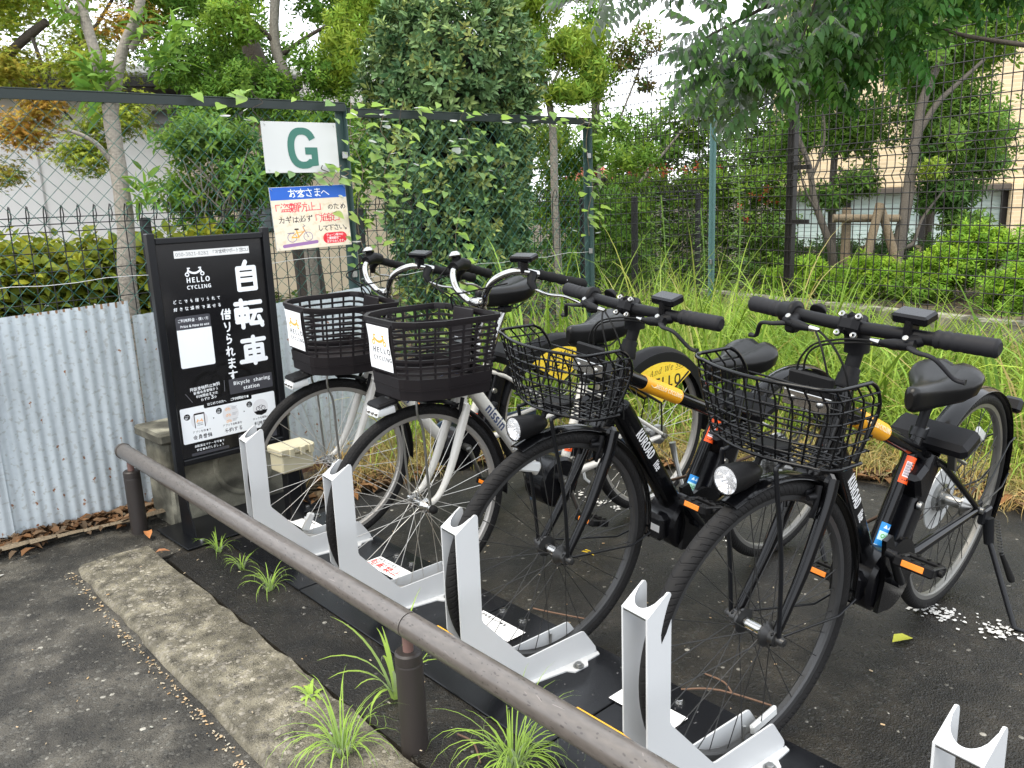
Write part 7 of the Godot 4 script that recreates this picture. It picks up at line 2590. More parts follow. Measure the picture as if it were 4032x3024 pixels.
	crown("red_tips", t, [[P(2.4, 1.62, -12.2), P(1.2, 0.10, 0.5), 34, Color(0.50, 0.06, 0.04), Color(0.42, 0.12, 0.05)], [P(3.4, 1.2, -11.4), P(0.3, 0.6, 0.1), 8, Color(0.50, 0.06, 0.04), Color(0.42, 0.12, 0.05)]], oval, M.leaf, 0.9, 1.0)
	t = tree("leafy_shrub", "leafy shrub filling the gap behind the low fence right of the clipped bush", "shrub", P(0.9, -0.05, -9.6))
	crown("crown", t, [[P(0.55, 1.2, -9.6), P(0.45, 0.40, 0.4), 360, G1, Y1], [P(1.05, 1.05, -9.7), P(0.45, 0.45, 0.4), 360, G1, G2], [P(0.75, 0.55, -9.6), P(0.6, 0.40, 0.4), 340, D2, G2], [P(1.45, 0.6, -10.0), P(0.5, 0.45, 0.4), 320, D2, G2], [P(1.5, 1.15, -10.2), P(0.4, 0.3, 0.4), 240, G1, Y1], [P(0.1, 0.6, -9.4), P(0.5, 0.5, 0.4), 260, D2, G1], [P(0.65, 1.65, -9.8), P(0.4, 0.25, 0.3), 200, G1, Y1], [P(-1.35, 1.75, -8.4), P(0.28, 0.4, 0.3), 210, G1, G2], [P(-1.5, 1.2, -8.4), P(0.22, 0.3, 0.3), 110, G1, Y1], [P(1.6, 1.7, -10.4), P(0.4, 0.2, 0.3), 150, G1, Y1]], oval, M.leaf, 1.05, 0.6)

	# I: the trees at right behind the tall fence
	t = tree("garden_tree", "garden tree with two thin leaning trunks behind the tall fence post", "tree", P(4.4, -0.05, -11.2), "garden trees before the brick building")
	limb(t, "trunk", [P(4.45, -0.1, -11.1), P(4.3, 0.5, -11.1), P(4.12, 1.1, -11.25), P(4.05, 1.6, -11.35), P(3.85, 2.2, -11.5), P(3.75, 3.0, -11.6)], 0.055, 0.025, M.grey_bark)
	limb(t, "trunk", [P(4.62, -0.1, -11.8), P(4.65, 0.8, -12.0), P(4.72, 1.6, -12.2), P(4.85, 2.4, -12.4), P(4.9, 3.2, -12.5)], 0.065, 0.035, M.grey_bark)
	limb(t, "limb", [P(4.08, 1.4, -11.3), P(4.25, 1.9, -11.35), P(4.2, 2.5, -11.4)], 0.022, 0.01, M.grey_bark)
	limb(t, "limb", [P(4.12, 1.0, -11.2), P(3.95, 1.3, -11.2), P(3.85, 1.7, -11.2)], 0.018, 0.008, M.grey_bark)
	crown("crown", t, [[P(4.5, 2.9, -12.0), P(0.75, 0.55, 0.6), 816, D2, G2], [P(4.1, 2.0, -11.9), P(0.40, 0.30, 0.4), 323, G1, G2], [P(4.9, 2.1, -12.1), P(0.5, 0.40, 0.5), 442, G1, G2], [P(4.95, 1.35, -11.9), P(0.35, 0.22, 0.3), 238, D2, G2], [P(3.8, 3.0, -11.6), P(0.5, 0.5, 0.5), 442, G1, G2], [P(4.7, 3.75, -12.2), P(0.9, 0.4, 0.6), 560, G1, G2], [P(4.55, 1.15, -11.9), P(0.35, 0.2, 0.3), 187, D2, G2]], long, M.leaf, 0.72, 0.4)
	t = tree("garden_tree", "garden tree with one thick grey trunk above the wooden stakes", "tree", P(4.95, -0.05, -10.5), "garden trees before the brick building")
	limb(t, "trunk", [P(4.80, -0.1, -10.45), P(4.93, 0.4, -10.55), P(5.05, 0.95, -10.65), P(5.16, 1.4, -10.8), P(5.25, 1.9, -10.9), P(5.38, 2.4, -11.0), P(5.7, 3.1, -11.1)], 0.085, 0.05, M.grey_bark)
	limb(t, "limb", [P(5.24, 1.85, -10.9), P(5.5, 2.25, -10.95), P(5.8, 2.5, -11.05), P(6.2, 2.8, -11.2)], 0.045, 0.02, M.grey_bark)
	limb(t, "limb", [P(4.95, 0.5, -10.55), P(5.15, 0.55, -10.6), P(5.3, 0.85, -10.7), P(5.6, 1.2, -10.8)], 0.03, 0.012, M.grey_bark)
	crown("crown", t, [[P(5.75, 1.85, -11.3), P(0.55, 0.50, 0.5), 612, D2, G2], [P(6.3, 2.05, -11.4), P(0.40, 0.50, 0.5), 442, G1, G2], [P(5.4, 2.95, -11.4), P(0.8, 0.45, 0.6), 714, G1, G2], [P(5.85, 1.15, -11.2), P(0.50, 0.32, 0.4), 408, D1, G1], [P(6.55, 1.5, -11.6), P(0.35, 0.25, 0.3), 187, D2, G2], [P(6.3, 3.1, -11.6), P(0.6, 0.5, 0.5), 442, G1, Y1], [P(5.35, 1.45, -10.6), P(0.18, 0.1, 0.15), 44, Y1, Y2], [P(5.6, 3.8, -11.6), P(0.9, 0.4, 0.6), 560, G1, Y1], [P(6.5, 3.5, -11.8), P(0.6, 0.4, 0.5), 380, G2, Y1], [P(5.9, 2.45, -11.6), P(0.5, 0.3, 0.4), 300, G1, G2], [P(6.0, 0.75, -11.0), P(0.35, 0.2, 0.3), 187, D2, G2]], long, M.leaf, 0.75, 0.3)
	# wooden stakes tied round the trunk
	var stk := [[P(4.31, -0.05, -10.62), P(4.33, 1.02, -10.7), 0.062, "upright wooden stake left of the staked trunk"], [P(4.36, 0.0, -10.3), P(4.66, 1.06, -10.5), 0.058, "pale leaning wooden stake crossing in the middle"], [P(4.92, 0.1, -10.35), P(4.72, 1.0, -10.6), 0.058, "reddish leaning wooden stake right of the pale one"], [P(4.12, 0.90, -10.6), P(4.95, 0.87, -10.58), 0.052, "level wooden pole lashed across the stakes"]]
	for s in stk:
		var b := MB.new()
		b.tube([s[0], (s[0] + s[1]) / 2, s[1]], [s[2] * 0.98, s[2] * 0.95, s[2] * 0.9], 12)
		tag(obj("wooden_stake", b.mesh(), M.stake_wood), s[3], "stake", "stakes that prop the garden tree")

	# J: azaleas and other low bushes
	var az := [[P(3.55, 0.12, -10.0), "low bright azalea bush just right of the tall fence post"], [P(4.15, 0.14, -9.6), "low bright azalea bush in front of the wooden stakes"], [P(4.75, 0.22, -9.2), "rounded azalea bush in front of the thick grey trunk"], [P(5.25, 0.46, -9.3), "tallest azalea bush, below the mint wall"], [P(5.75, 0.5, -8.9), "azalea bush at the right edge beside the grey rock"], [P(5.15, 0.12, -8.3), "lowest azalea bush close behind the concrete edging at right"]]
	for q in az:
		t = tree("azalea_bush", q[1], "bush", q[0] - P(0, q[0].y + 0.05, 0), "azalea bushes behind the tall fence")
		crown("crown", t, [[q[0] + P(0, 0.08, 0), P(0.46, 0.30, 0.40), 400, Color(0.15, 0.29, 0.025), Color(0.28, 0.45, 0.04)], [q[0] + P(0.1, 0.18, 0.05), P(0.30, 0.22, 0.30), 200, Color(0.22, 0.39, 0.03), Color(0.34, 0.50, 0.05)], [q[0] + P(-0.25, -0.1, 0.15), P(0.35, 0.25, 0.35), 190, Color(0.09, 0.19, 0.02), Color(0.22, 0.39, 0.04)]], small, M.leaf, 1.25, 1.0)
	t = tree("dark_shrub", "dark clipped shrub row below the mint wall", "shrub", P(5.0, -0.05, -13.0))
	crown("crown", t, [[P(4.2, 0.3, -13.0), P(0.6, 0.3, 0.4), 260, D1, D2], [P(5.1, 0.3, -13.0), P(0.6, 0.32, 0.4), 260, D1, D2], [P(6.0, 0.3, -13.0), P(0.6, 0.32, 0.4), 260, D1, D2], [P(6.8, 0.35, -12.6), P(0.6, 0.35, 0.4), 260, D1, G1]], small, M.leaf, 1.3, 0.6)
	var rk := MB.new()
	var rows := []
	for i in 9:
		var rg := []
		for j in 14:
			var la := -PI / 2 + PI * i / 8.0
			var lo := TAU * j / 14.0
			rg.append(P(cos(la) * cos(lo) * 0.42, sin(la) * 0.17, -cos(la) * sin(lo) * 0.3) * (1.0 + 0.16 * sin(lo * 3 + i) + 0.08 * sin(lo * 5.0 - i * 2.0)))
		rows.append(rg)
	rk.loft(rows)
	tag(obj("rock", rk.mesh(), M.block_concrete, null, T(P(5.62, 0.30, -8.75))), "grey garden rock among the azaleas at the right edge", "rock")

	# K: the yellowish hedge at left, right behind the low mesh fence
	t = tree("yellow_green_hedge", "yellow-green leafy hedge behind the low mesh fence at left", "hedge", P(-2.9, -0.05, -5.4))
	var kc := []
	for q in 7:
		var u := q / 6.0
		var c := P(lerpf(-3.7, -2.15, u), 0, lerpf(-5.0, -5.75, u))
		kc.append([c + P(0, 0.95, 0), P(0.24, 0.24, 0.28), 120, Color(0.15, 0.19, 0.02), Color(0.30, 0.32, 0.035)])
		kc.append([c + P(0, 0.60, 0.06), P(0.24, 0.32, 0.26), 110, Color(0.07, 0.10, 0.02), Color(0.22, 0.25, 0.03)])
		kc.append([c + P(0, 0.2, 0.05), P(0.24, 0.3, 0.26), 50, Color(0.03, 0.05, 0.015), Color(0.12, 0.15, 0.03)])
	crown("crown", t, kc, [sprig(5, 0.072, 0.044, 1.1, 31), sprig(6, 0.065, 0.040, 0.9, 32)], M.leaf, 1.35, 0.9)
	for q in 10:
		var e := P(-3.4 + q * 0.13, 0.0, -5.15 - q * 0.06)
		limb(t, "stem", [e, e + P(0.02, 0.4, 0), e + P(rng.randf_range(-0.1, 0.1), 0.8, 0.05)], 0.008, 0.004, M.dark_bark)

	# L: the tree that hangs into the picture at top right
	t = tree("overhanging_tree", "tree overhanging from the top right with dark glossy compound leaves", "tree", P(3.4, -0.05, -4.9))
	limb(t, "trunk", [P(3.5, -0.1, -4.9), P(3.45, 1.2, -4.9), P(3.5, 2.6, -5.0), P(3.7, 4.0, -5.1)], 0.09, 0.06, M.dark_bark)
	limb(t, "limb", [P(3.5, 1.85, -4.8), P(3.1, 1.92, -4.6), P(2.72, 1.98, -4.56), P(2.5, 2.07, -4.75), P(2.3, 2.16, -4.8)], 0.018, 0.008, M.dark_bark)
	limb(t, "limb", [P(3.55, 2.8, -5.0), P(2.9, 2.75, -4.9), P(2.2, 2.55, -4.8), P(1.45, 2.26, -4.8), P(1.1, 2.1, -4.75)], 0.026, 0.006, M.dark_bark)
	limb(t, "limb", [P(2.4, 2.62, -4.8), P(1.7, 2.65, -4.6), P(1.0, 2.5, -4.5), P(0.5, 2.38, -4.5)], 0.016, 0.005, M.dark_bark)
	limb(t, "limb", [P(1.75, 2.42, -4.8), P(1.6, 2.05, -4.7), P(1.35, 1.85, -4.7)], 0.007, 0.003, M.dark_bark)
	limb(t, "limb", [P(2.3, 2.58, -4.8), P(2.2, 2.2, -4.8), P(2.0, 1.95, -4.8)], 0.007, 0.003, M.dark_bark)
	var pin := [pinnate(5, 0.19, 0.068, 0.033, 1, 0.15), pinnate(6, 0.22, 0.064, 0.030, 2, 0.3), pinnate(4, 0.16, 0.072, 0.035, 3, 0.05), pinnate(5, 0.20, 0.062, 0.030, 4, 0.4)]
	var oc := [[P(0.62, 2.36, -4.5), P(0.26, 0.08, 0.2), 16], [P(0.95, 2.42, -4.55), P(0.22, 0.10, 0.22), 18], [P(1.18, 2.05, -4.7), P(0.20, 0.24, 0.28), 46], [P(1.30, 1.90, -4.7), P(0.24, 0.20, 0.26), 44], [P(1.62, 2.15, -4.8), P(0.30, 0.28, 0.32), 70], [P(1.62, 1.95, -4.7), P(0.26, 0.16, 0.25), 34], [P(2.05, 2.25, -4.8), P(0.30, 0.26, 0.35), 64], [P(2.0, 2.02, -4.7), P(0.24, 0.14, 0.2), 22], [P(2.5, 2.42, -4.95), P(0.34, 0.24, 0.35), 56], [P(1.5, 2.5, -4.7), P(0.5, 0.15, 0.3), 50], [P(2.9, 2.6, -5.1), P(0.4, 0.3, 0.4), 60], [P(3.3, 2.9, -5.1), P(0.5, 0.4, 0.5), 80], [P(2.3, 2.75, -4.9), P(0.6, 0.2, 0.4), 60]]
	var n := 0
	var gm := []
	for k in 6:
		var g := lerpf(0.0, 1.0, k / 5.0)
		gm.append(plain_leaf("hanging_leaf_%d" % k, lerpf(0.022, 0.070, g), lerpf(0.065, 0.165, g), lerpf(0.016, 0.026, g), 0.6))
	var fx := []
	var fc := []
	for c in oc:
		for q in int(c[2] * 1.5):
			var d := rv()
			var p: Vector3 = c[0] + d * c[1] * pow(rng.randf(), 0.4) - t.position
			var out := (Vector3(d.x, 0.15 - 0.75 * rng.randf(), d.z) + Vector3(-0.3, 0, 0.15) + rv() * 0.6).normalized()
			var zz := out
			var xx := Vector3.UP.cross(zz).normalized()
			var x := Transform3D(Basis(xx, zz.cross(xx), zz).scaled(Vector3.ONE * rng.randf_range(0.8, 1.15)), p)
			if n < 290 and c[0].x < 2.7:
				piece("leaf", n, pin[n % 4], gm[rng.randi() % 6], t, x)
				n += 1
			else:
				fx.append(x)
				fc.append(vary(Color(0.045, 0.12, 0.02), 0.35))
	scatter("more_leaves", pin[1], M.leaf, fx, fc, t)

func bush_r(y: float) -> float:
	if y < 0.6: return lerpf(0.30, 0.50, y / 0.6)
	if y < 2.2: return lerpf(0.50, 0.66, (y - 0.6) / 1.6)
	var u := (y - 2.2) / 0.78
	return 0.66 * sqrt(maxf(0.0, 1.0 - u * u))

func undergrowth() -> void:
	var gA := Color(0.150, 0.275, 0.026)
	var gB := Color(0.330, 0.470, 0.070)
	# tall grass between the stand and the edging
	var tf := [tuft(8, 0.78, 0.013, 1.1, 1), tuft(9, 0.70, 0.011, 1.4, 2), tuft(7, 0.92, 0.015, 0.9, 3), tuft(9, 0.58, 0.010, 1.6, 4)]
	var xs := [[], [], [], []]
	var cs := [[], [], [], []]
	var poly := PackedVector2Array([Vector2(-0.75, -3.78), Vector2(-0.35, -4.12), Vector2(0.05, -4.28), Vector2(0.5, -4.12), Vector2(1.0, -3.88), Vector2(1.45, -3.75), Vector2(1.95, -3.6), Vector2(2.15, -3.2), Vector2(2.65, -2.75), Vector2(3.3, -2.4), Vector2(4.4, -2.2), Vector2(5.6, -3.2), Vector2(4.6, -5.35), Vector2(2.3, -9.35), Vector2(0.9, -8.6), Vector2(0.55, -5.6), Vector2(-0.7, -4.35)])
	var wide := FastNoiseLite.new()
	wide.seed = 5
	wide.frequency = 0.9
	var cnt := 0
	while cnt < 1900:
		var p := Vector2(rng.randf_range(-0.9, 5.6), rng.randf_range(-9.4, -2.1))
		if not Geometry2D.is_point_in_polygon(p, poly): continue
		var near := 1e9
		for i in 10: near = minf(near, p.distance_to(Geometry2D.get_closest_point_to_segment(p, poly[i], poly[i + 1])))
		var h := lerpf(0.30, 1.0, smoothstep(0.0, 0.5, near)) * (0.85 + 0.5 * wide.get_noise_2d(p.x, p.y))
		# tallest by the end of the chain-link fence, shorter by the edging
		h *= lerpf(1.15, 0.68, smoothstep(1.6, 4.2, p.x))
		h *= lerpf(1.0, 0.72, smoothstep(-6.5, -9.0, p.y))
		h *= lerpf(0.45, 1.0, smoothstep(0.1, 0.8, p.distance_to(Geometry2D.get_closest_point_to_segment(p, Vector2(2.15, -9.6), Vector2(4.75, -5.25)))))
		if rng.randf() > 0.55 + 0.45 * smoothstep(-7.0, -4.0, p.y): continue
		cnt += 1
		var k := rng.randi() % 4
		xs[k].append(Transform3D(Basis(Vector3.UP, rng.randf() * TAU).scaled(Vector3(1, rng.randf_range(0.85, 1.15), 1) * h * rng.randf_range(0.85, 1.2)), P(p.x, -0.01, p.y)))
		var straw := smoothstep(0.25, 0.6, 0.5 + 0.5 * wide.get_noise_2d(p.x * 2.0 + 40.0, p.y * 2.0)) * smoothstep(0.9, 0.1, near)
		var gc := (gA * 0.62).lerp(gB, pow(rng.randf(), 0.8))
		if rng.randf() < 0.06 + 0.5 * straw: gc = Color(0.40, 0.33, 0.13).lerp(Color(0.33, 0.34, 0.09), rng.randf())
		cs[k].append(vary(gc, 0.25))
	for k in 4: tag(scatter("tall_grass", tf[k], M.grass, xs[k], cs[k]), ["tall bright green grass growing wild behind the bicycles", "arching grass blades bent over behind the bicycles", "long broad grass blades standing by the end of the fence", "short curling grass along the edge of the parking bay"][k], "grass", "", "stuff")
	# straw-coloured dead grass at its foot
	var ds := [tuft(12, 0.26, 0.005, 1.5, 7), tuft(10, 0.34, 0.005, 1.0, 8)]
	var dx := []
	var dc := []
	cnt = 0
	while cnt < 1500:
		var i := rng.randi() % 11
		var q := poly[i].lerp(poly[i + 1], rng.randf())
		var p := q + Vector2(rng.randfn() * 0.10, -absf(rng.randfn()) * 0.28 + 0.08)
		dx.append(Transform3D(Basis(Vector3.UP, rng.randf() * TAU).scaled(Vector3.ONE * rng.randf_range(0.6, 1.2)), P(p.x, -0.01, p.y)))
		dc.append(vary(Color(0.42, 0.31, 0.145).lerp(Color(0.33, 0.30, 0.09), rng.randf()), 0.3))
		cnt += 1
	tag(scatter("dry_grass", ds[0], M.grass, dx, dc), "straw-coloured dry grass along the edge of the asphalt", "grass", "", "stuff")
	# tall single blades by the end post
	dx = []
	dc = []
	for q in 46:
		dx.append(Transform3D(Basis(Vector3.UP, rng.randf() * TAU).scaled(Vector3(1, rng.randf_range(0.9, 1.3), 1)), P(rng.randf_range(-0.45, 1.3), -0.02, rng.randf_range(-6.0, -4.5))))
		dc.append(vary(gA.lerp(Color(0.36, 0.42, 0.10), rng.randf()), 0.2))
	tag(scatter("tall_blades", tuft(6, 1.15, 0.016, 0.55, 77), M.grass, dx, dc), "tallest upright grass blades before the end of the chain-link fence", "grass", "", "stuff")
	# grass tufts in the kerb, each a thing
	var spots := [[P(-1.172, 0, -3.034), 0.12, "small grass tuft at the inner edge of the kerb nearest the sign board"], [P(-1.029, 0, -2.868), 0.11, "second grass tuft along the kerb, dark green"], [P(-0.877, 0, -2.683), 0.15, "spreading grass tuft along the kerb beside the tube rail"], [P(-0.34, 0, -2.02), 0.27, "broad bladed grass tuft beside the middle rail post"], [P(-0.445, 0, -1.775), 0.24, "bright grass tuft on the kerb left of the middle rail post"], [P(-0.03, 0, -1.70), 0.26, "bright grass tuft at the bottom edge right of the middle rail post"], [P(-0.58, 0, -2.02), 0.09, "tiny clover-like weed on the kerb"]]
	var sx := 0
	for s in spots:
		var c := gA.lerp(gB, 0.35 + 0.1 * (sx % 4))
		var tm := leaf_mat("tuft_%d" % sx, 0.5, 0.6)
		tm.vertex_color_use_as_albedo = false
		tm.albedo_color = Color(c.r * 1.0, c.g, c.b).linear_to_srgb()
		var g := thing("grass_tuft", s[2], "grass tuft", T(s[0]), "grass tufts growing in the kerb")
		var nb: int = [24, 24, 30, 18, 70, 85, 12][sx]
		var b := tuft(nb, s[1], [0.004, 0.004, 0.0042, 0.013, 0.0040, 0.0040, 0.012][sx], [1.1, 0.9, 1.3, 0.9, 1.5, 1.6, 1.8][sx], 40 + sx)
		obj("blades", b, tm, g).set_meta("kind", "stuff")
		sx += 1
	# vines on the chain-link fence
	var hm := heart(0.075, 0.062)
	var vm := []
	for k in 5: vm.append(plain_leaf("vine_leaf_%d" % k, lerpf(0.12, 0.27, k / 4.0), lerpf(0.25, 0.42, k / 4.0), 0.04, 0.9))
	var ba := Basis(FD, Vector3.UP, FN)
	var vines := [["climbing vine up the middle post of the chain-link fence beside the notice", [[1.80, 1.0, 1.80, 0.07, 0.42, 60], [1.98, 1.35, 1.75, 0.08, 0.2, 26], [1.72, 1.40, 1.50, 0.05, 0.05, 8]]],
		["vine leaves sprouting along the top rail above the G sign", [[1.30, 1.70, 1.84, 0.14, 0.05, 12], [1.62, 1.40, 1.50, 0.12, 0.04, 14], [-0.15, 1.55, 1.75, 0.12, 0.1, 8]]],
		["vine spread over the upper half of the right chain-link bay", [[2.10, 1.25, 1.82, 0.13, 0.3, 62], [2.50, 1.50, 1.80, 0.16, 0.12, 30], [3.05, 1.68, 1.80, 0.25, 0.08, 30], [2.75, 1.3, 1.5, 0.2, 0.1, 10]]],
		["vine hanging down the middle of the right chain-link bay", [[2.42, 0.35, 1.25, 0.06, 0.3, 74], [2.05, 0.65, 0.80, 0.10, 0.05, 9], [2.2, 0.4, 0.7, 0.25, 0.1, 16]]],
		["vine covering the end post of the chain-link fence", [[3.46, 1.05, 1.80, 0.07, 0.3, 62], [3.40, 1.70, 1.82, 0.14, 0.05, 14]]]]
	for v in vines:
		var vt := thing("climbing_vine", v[0], "vine", T(at_f(0, 0.01), ba), "vines on the chain-link fence")
		var nn := 0
		for s in v[1]:
			var pts := []
			for q in 6: pts.append(P(s[0] + 0.03 * sin(q * 2.1 + s[0]), lerpf(s[1], s[2], q / 5.0), 0.004 * (q % 2)))
			var b := MB.new()
			b.tube(curve(pts, 4), 0.0022, 5, false)
			obj("stem", b.mesh(), M.stake_wood if v[0].length() % 2 == 0 else M.dark_bark, vt)
			for q in int(s[5]):
				var p := P(s[0] + rng.randfn() * s[3], lerpf(s[1], s[2], rng.randf()), rng.randf_range(0.0, 0.05))
				var d := P(rng.randf_range(-0.8, 0.8), rng.randf_range(-0.75, 0.25), rng.randf_range(0.3, 0.9)).normalized()
				var u := (P(0, 1, 0.7) + rv() * 0.3).normalized()
				var x := u.cross(d).normalized()
				piece("leaf", nn, hm, vm[rng.randi() % 5], vt, Transform3D(Basis(x, d.cross(x), d).scaled(Vector3.ONE * rng.randf_range(0.35, 0.85)), p))
				nn += 1
	# two goldenrod-like weeds with narrow leaves
	var wm := plain_leaf("weed_leaf", 0.14, 0.26, 0.035, 0.6)
	for w in [[P(2.36, -0.02, -8.55), 1.78, 58, "tall narrow-leaved weed just right of the angle post"], [P(1.98, -0.02, -8.45), 1.15, 40, "shorter narrow-leaved weed left of the angle post"], [P(1.50, -0.02, -8.0), 1.30, 36, "leafy weed among the tall grass before the low fence end"]]:
		var wd := thing("tall_weed", w[3], "weed", T(w[0]), "tall weeds in the grass")
		var b := MB.new()
		b.tube(curve([P(0, 0, 0), P(0.02, w[1] * 0.5, 0.0), P(-0.03, w[1], 0.02)], 5), 0.006, 6)
		obj("stem", b.mesh(), wm, wd)
		var lf := MB.new()
		lf.leaf(Vector3.ZERO, P(0, 0.25, 1), Vector3.UP, 0.13, 0.018, 0.35, 0.2)
		var lm := lf.mesh()
		for q in int(w[2]):
			var y: float = w[1] * (0.12 + 0.88 * q / w[2])
			piece("leaf", q, lm, wm, wd, Transform3D(Basis(Vector3.UP, q * 2.4).scaled(Vector3.ONE * (1.0 - 0.45 * q / w[2])), P(0.02 - 0.05 * y / w[1], y, 0)))
			piece("side_leaf", q, lm, wm, wd, Transform3D(Basis(Vector3.UP, q * 2.4 + 2.0).scaled(Vector3.ONE * (0.95 - 0.45 * q / w[2])), P(0.02 - 0.05 * y / w[1], y + 0.01, 0)))
	# ground cover under the trees beyond the fence
	var gx := []
	var gc := []
	for q in 1500:
		var p := P(rng.randf_range(-4.5, 7.0), 0, rng.randf_range(-13.5, -6.2))
		if (p - FA).dot(FN) > -1.2 or (p - P(2.2, 0, -9.2)).dot(P(0.866, 0, -0.5)) < 0.15 and p.x > 1.5: continue
		gx.append(Transform3D(Basis(Vector3.UP, rng.randf() * TAU).scaled(Vector3.ONE * rng.randf_range(0.8, 2.0)), P(p.x, 0.0, p.z)))
		gc.append(vary(Color(0.07, 0.13, 0.02), 0.4))
	tag(scatter("ground_cover", sprig(9, 0.06, 0.03, 0.7, 51), M.leaf, gx, gc), "low green ground cover beyond the fences", "ground cover", "", "stuff")

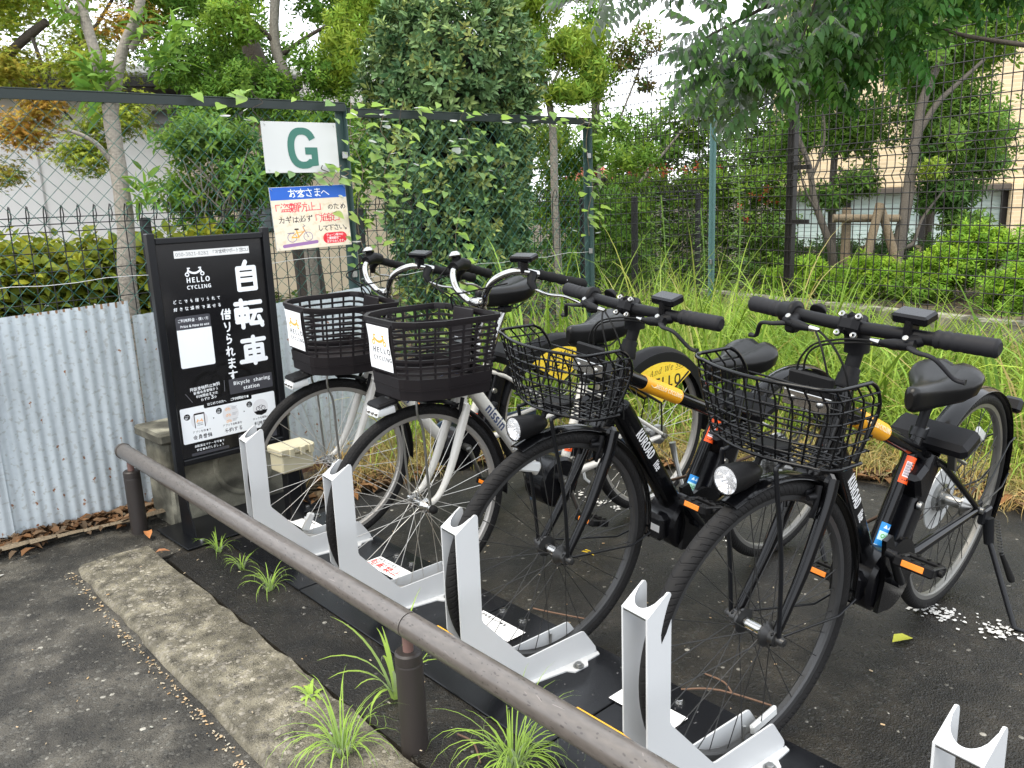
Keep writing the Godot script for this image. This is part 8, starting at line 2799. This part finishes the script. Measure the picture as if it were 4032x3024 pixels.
func litter() -> void:
	# dead leaves along the foot of the sheets and in the grass edge
	var lf := MB.new()
	lf.leaf(P(0, 0.004, -0.03), P(0, 0.12, 1), Vector3.UP, 0.062, 0.034, 0.25, 0.35)
	var lm := lf.mesh()
	var lf2 := MB.new()
	lf2.leaf(P(0, 0.008, -0.03), P(0.1, -0.05, 1), Vector3.UP, 0.055, 0.030, -0.25, -0.3)
	var lm2 := lf2.mesh()
	var xs := []
	var cs := []
	for q in 620:
		var s := rng.randf_range(-0.3, 1.15)
		var p := at_f(s, 0.02 + absf(rng.randfn()) * 0.075)
		xs.append(Transform3D(Basis(Vector3.UP, rng.randf() * TAU) * Basis(Vector3.RIGHT, rng.randf_range(-0.5, 0.5)).scaled(Vector3.ONE * rng.randf_range(0.5, 1.25)), p + P(0, 0.004 + rng.randf() * 0.016, 0)))
		cs.append(vary(Color(0.085, 0.050, 0.028).lerp(Color(0.17, 0.105, 0.06), rng.randf()), 0.4))
	for q in 2100:
		var a: Vector2 = [Vector2(-0.95, -3.55), Vector2(-0.35, -4.02), Vector2(0.1, -4.16), Vector2(0.55, -4.02), Vector2(1.05, -3.76), Vector2(1.5, -3.64), Vector2(1.95, -3.45), Vector2(2.15, -3.0), Vector2(2.7, -2.55)][q % 9]
		var b: Vector2 = [Vector2(-0.35, -4.02), Vector2(0.1, -4.16), Vector2(0.55, -4.02), Vector2(1.05, -3.76), Vector2(1.5, -3.64), Vector2(1.95, -3.45), Vector2(2.15, -3.0), Vector2(2.7, -2.55), Vector2(3.6, -2.2)][q % 9]
		var e := a.lerp(b, rng.randf()) + Vector2(rng.randfn() * 0.05, -absf(rng.randfn()) * 0.16 + 0.10)
		xs.append(Transform3D(Basis(Vector3.UP, rng.randf() * TAU) * Basis(Vector3.RIGHT, rng.randf_range(-0.6, 0.6)).scaled(Vector3.ONE * rng.randf_range(0.5, 1.3)), P(e.x, 0.004 + rng.randf() * 0.02, e.y)))
		cs.append(vary(Color(0.10, 0.058, 0.03).lerp(Color(0.22, 0.135, 0.07), rng.randf()), 0.4))
	tag(scatter("leaf_litter", lm, M.dry_leaf, xs, cs), "brown dead leaves heaped along the sheets and the grass edge", "leaf litter", "", "stuff")
	# pale crumbs: chips, needles and sand on the asphalt and along the kerb
	var cm := MB.new()
	cm.box(Transform3D(), P(0.010, 0.003, 0.004), 0.001)
	xs = []
	cs = []
	for q in 900:
		var p := at_d(rng.randf_range(-1.7, 1.2), -0.515 - absf(rng.randfn()) * 0.02)
		if q > 520: p = at_d(rng.randf_range(-1.6, 2.6), rng.randf_range(-1.7, 1.3))
		xs.append(Transform3D(Basis(Vector3.UP, rng.randf() * TAU).scaled(Vector3.ONE * rng.randf_range(0.3, 1.1)), P(p.x, -0.008 if (p - DO).dot(DN) < -0.5 else 0.004 if (p - DO).dot(DN) > -0.15 else 0.014, p.z)))
		cs.append(vary(Color(0.34, 0.24, 0.13).lerp(Color(0.42, 0.38, 0.30), rng.randf()), 0.3))
	tag(scatter("crumbs", cm.mesh(), M.dry_leaf, xs, cs), "pale sand, chips and crumbs scattered on the asphalt and kerb", "debris", "", "stuff")
	# single leaves one can point to
	var one := [[P(2.0, 0, 0), 0]]
	for s in [[P(-1.525, 0.012, -3.216), 0.075, Color(0.42, 0.18, 0.07), "orange-brown dead leaf beside the first rail post", 0.5], [P(-1.385, 0.018, -3.02), 0.055, Color(0.30, 0.14, 0.07), "brown dead leaf lying alone on the kerb strip", 2.0], [P(0.257, 0.008, -2.87), 0.055, Color(0.62, 0.42, 0.03), "yellow leaf under the front axle of the middle black bicycle", 1.0], [P(1.115, 0.006, -2.19), 0.085, Color(0.42, 0.42, 0.06), "torn yellow-green leaf on the open asphalt at right", 1.9]]:
		var b := MB.new()
		b.leaf(P(0, 0, -s[1] / 2), P(0, 0.1, 1), Vector3.UP, s[1], s[1] * 0.5, 0.2, 0.25)
		tag(obj("fallen_leaf", b.mesh(), plain_leaf("fallen_%s" % s[1], s[2].r, s[2].g, s[2].b, 0.3), null, T(s[0], Basis(Vector3.UP, s[4]))), s[3], "leaf", "single fallen leaves")
	# strips of old bark at the foot of the first sheet
	for k in 6:
		var s0 := -0.12 + k * 0.10
		var b := MB.new()
		var rows := []
		for i in 9:
			var t := i / 8.0
			var c := at_f(s0 + t * (0.22 + 0.03 * k), 0.13 + 0.016 * k + 0.02 * sin(t * 4.0 + k), 0.012 + 0.012 * sin(t * 3.1 + k) + 0.004 * k)
			var w := 0.019 + 0.008 * sin(t * 5.0 + k)
			rows.append([c - FN * w, c + Vector3.UP * 0.008, c + FN * w])
		b.loft(rows, false, false)
		tag(obj("bark_strip", b.mesh(), M.stake_wood), "curled bark strip on the ground before the wide corrugated sheet, number %d counted from the left" % (k + 1) if false else ["leftmost curled bark strip before the wide corrugated sheet", "second curled bark strip from the left before the wide sheet", "third curled bark strip from the left before the wide sheet", "fourth curled bark strip from the left before the wide sheet", "curled bark strip second nearest the first rail post", "curled bark strip nearest the first rail post"][k], "bark", "bark strips before the corrugated sheet")
	# twigs between the wheels
	for s in [[P(0.04, 0.008, -2.46), P(0.10, 0.012, -2.42), P(0.24, 0.008, -2.36), "reddish forked twig inside the front wheel of the middle black bicycle"], [P(0.06, 0.008, -2.25), P(0.12, 0.010, -2.24), P(0.20, 0.008, -2.20), "thin twig behind the third base plate"], [P(0.42, 0.008, -1.98), P(0.52, 0.014, -1.96), P(0.68, 0.008, -1.86), "long curved twig inside the rightmost front wheel"], [P(0.50, 0.008, -2.05), P(0.54, 0.012, -2.0), P(0.55, 0.008, -1.95), "short pale twig inside the rightmost front wheel"], [P(-0.17, 0.006, -1.83), P(-0.13, 0.010, -1.79), P(-0.11, 0.006, -1.72), "short thick twig beside the rail just right of the middle post"]]:
		var b := MB.new()
		b.tube(curve([s[0], s[1], s[2]], 5), 0.0028, 5)
		tag(obj("twig", b.mesh(), mat("twig_bark", 0.14, 0.08, 0.05, 0.8)), s[3], "twig", "twigs on the asphalt")
	# a faded scrap of white paint on the road at left
	var b := MB.new()
	var c := P(-2.085, 0, -2.87)
	var k0 := b.vert(c)
	var m := 18
	for e in m:
		var a := -TAU * e / m
		b.vert(c + (P(0.13, 0, -0.02) * cos(a) + P(-0.03, 0, 0.075) * sin(a)) * (1.0 + 0.18 * sin(e * 2.3) + 0.1 * sin(e * 5.1)))
	for e in m: b.tri(k0, k0 + 1 + e, k0 + 1 + (e + 1) % m)
	struct("painted_patch", b.mesh(), ground_patch(), T(P(0, -0.007, 0)))

func ground_patch() -> StandardMaterial3D:
	var m := M.concrete.duplicate() as StandardMaterial3D
	m.resource_name = "faded_paint"
	m.albedo_color = Color(1.35, 1.4, 1.5)
	return m
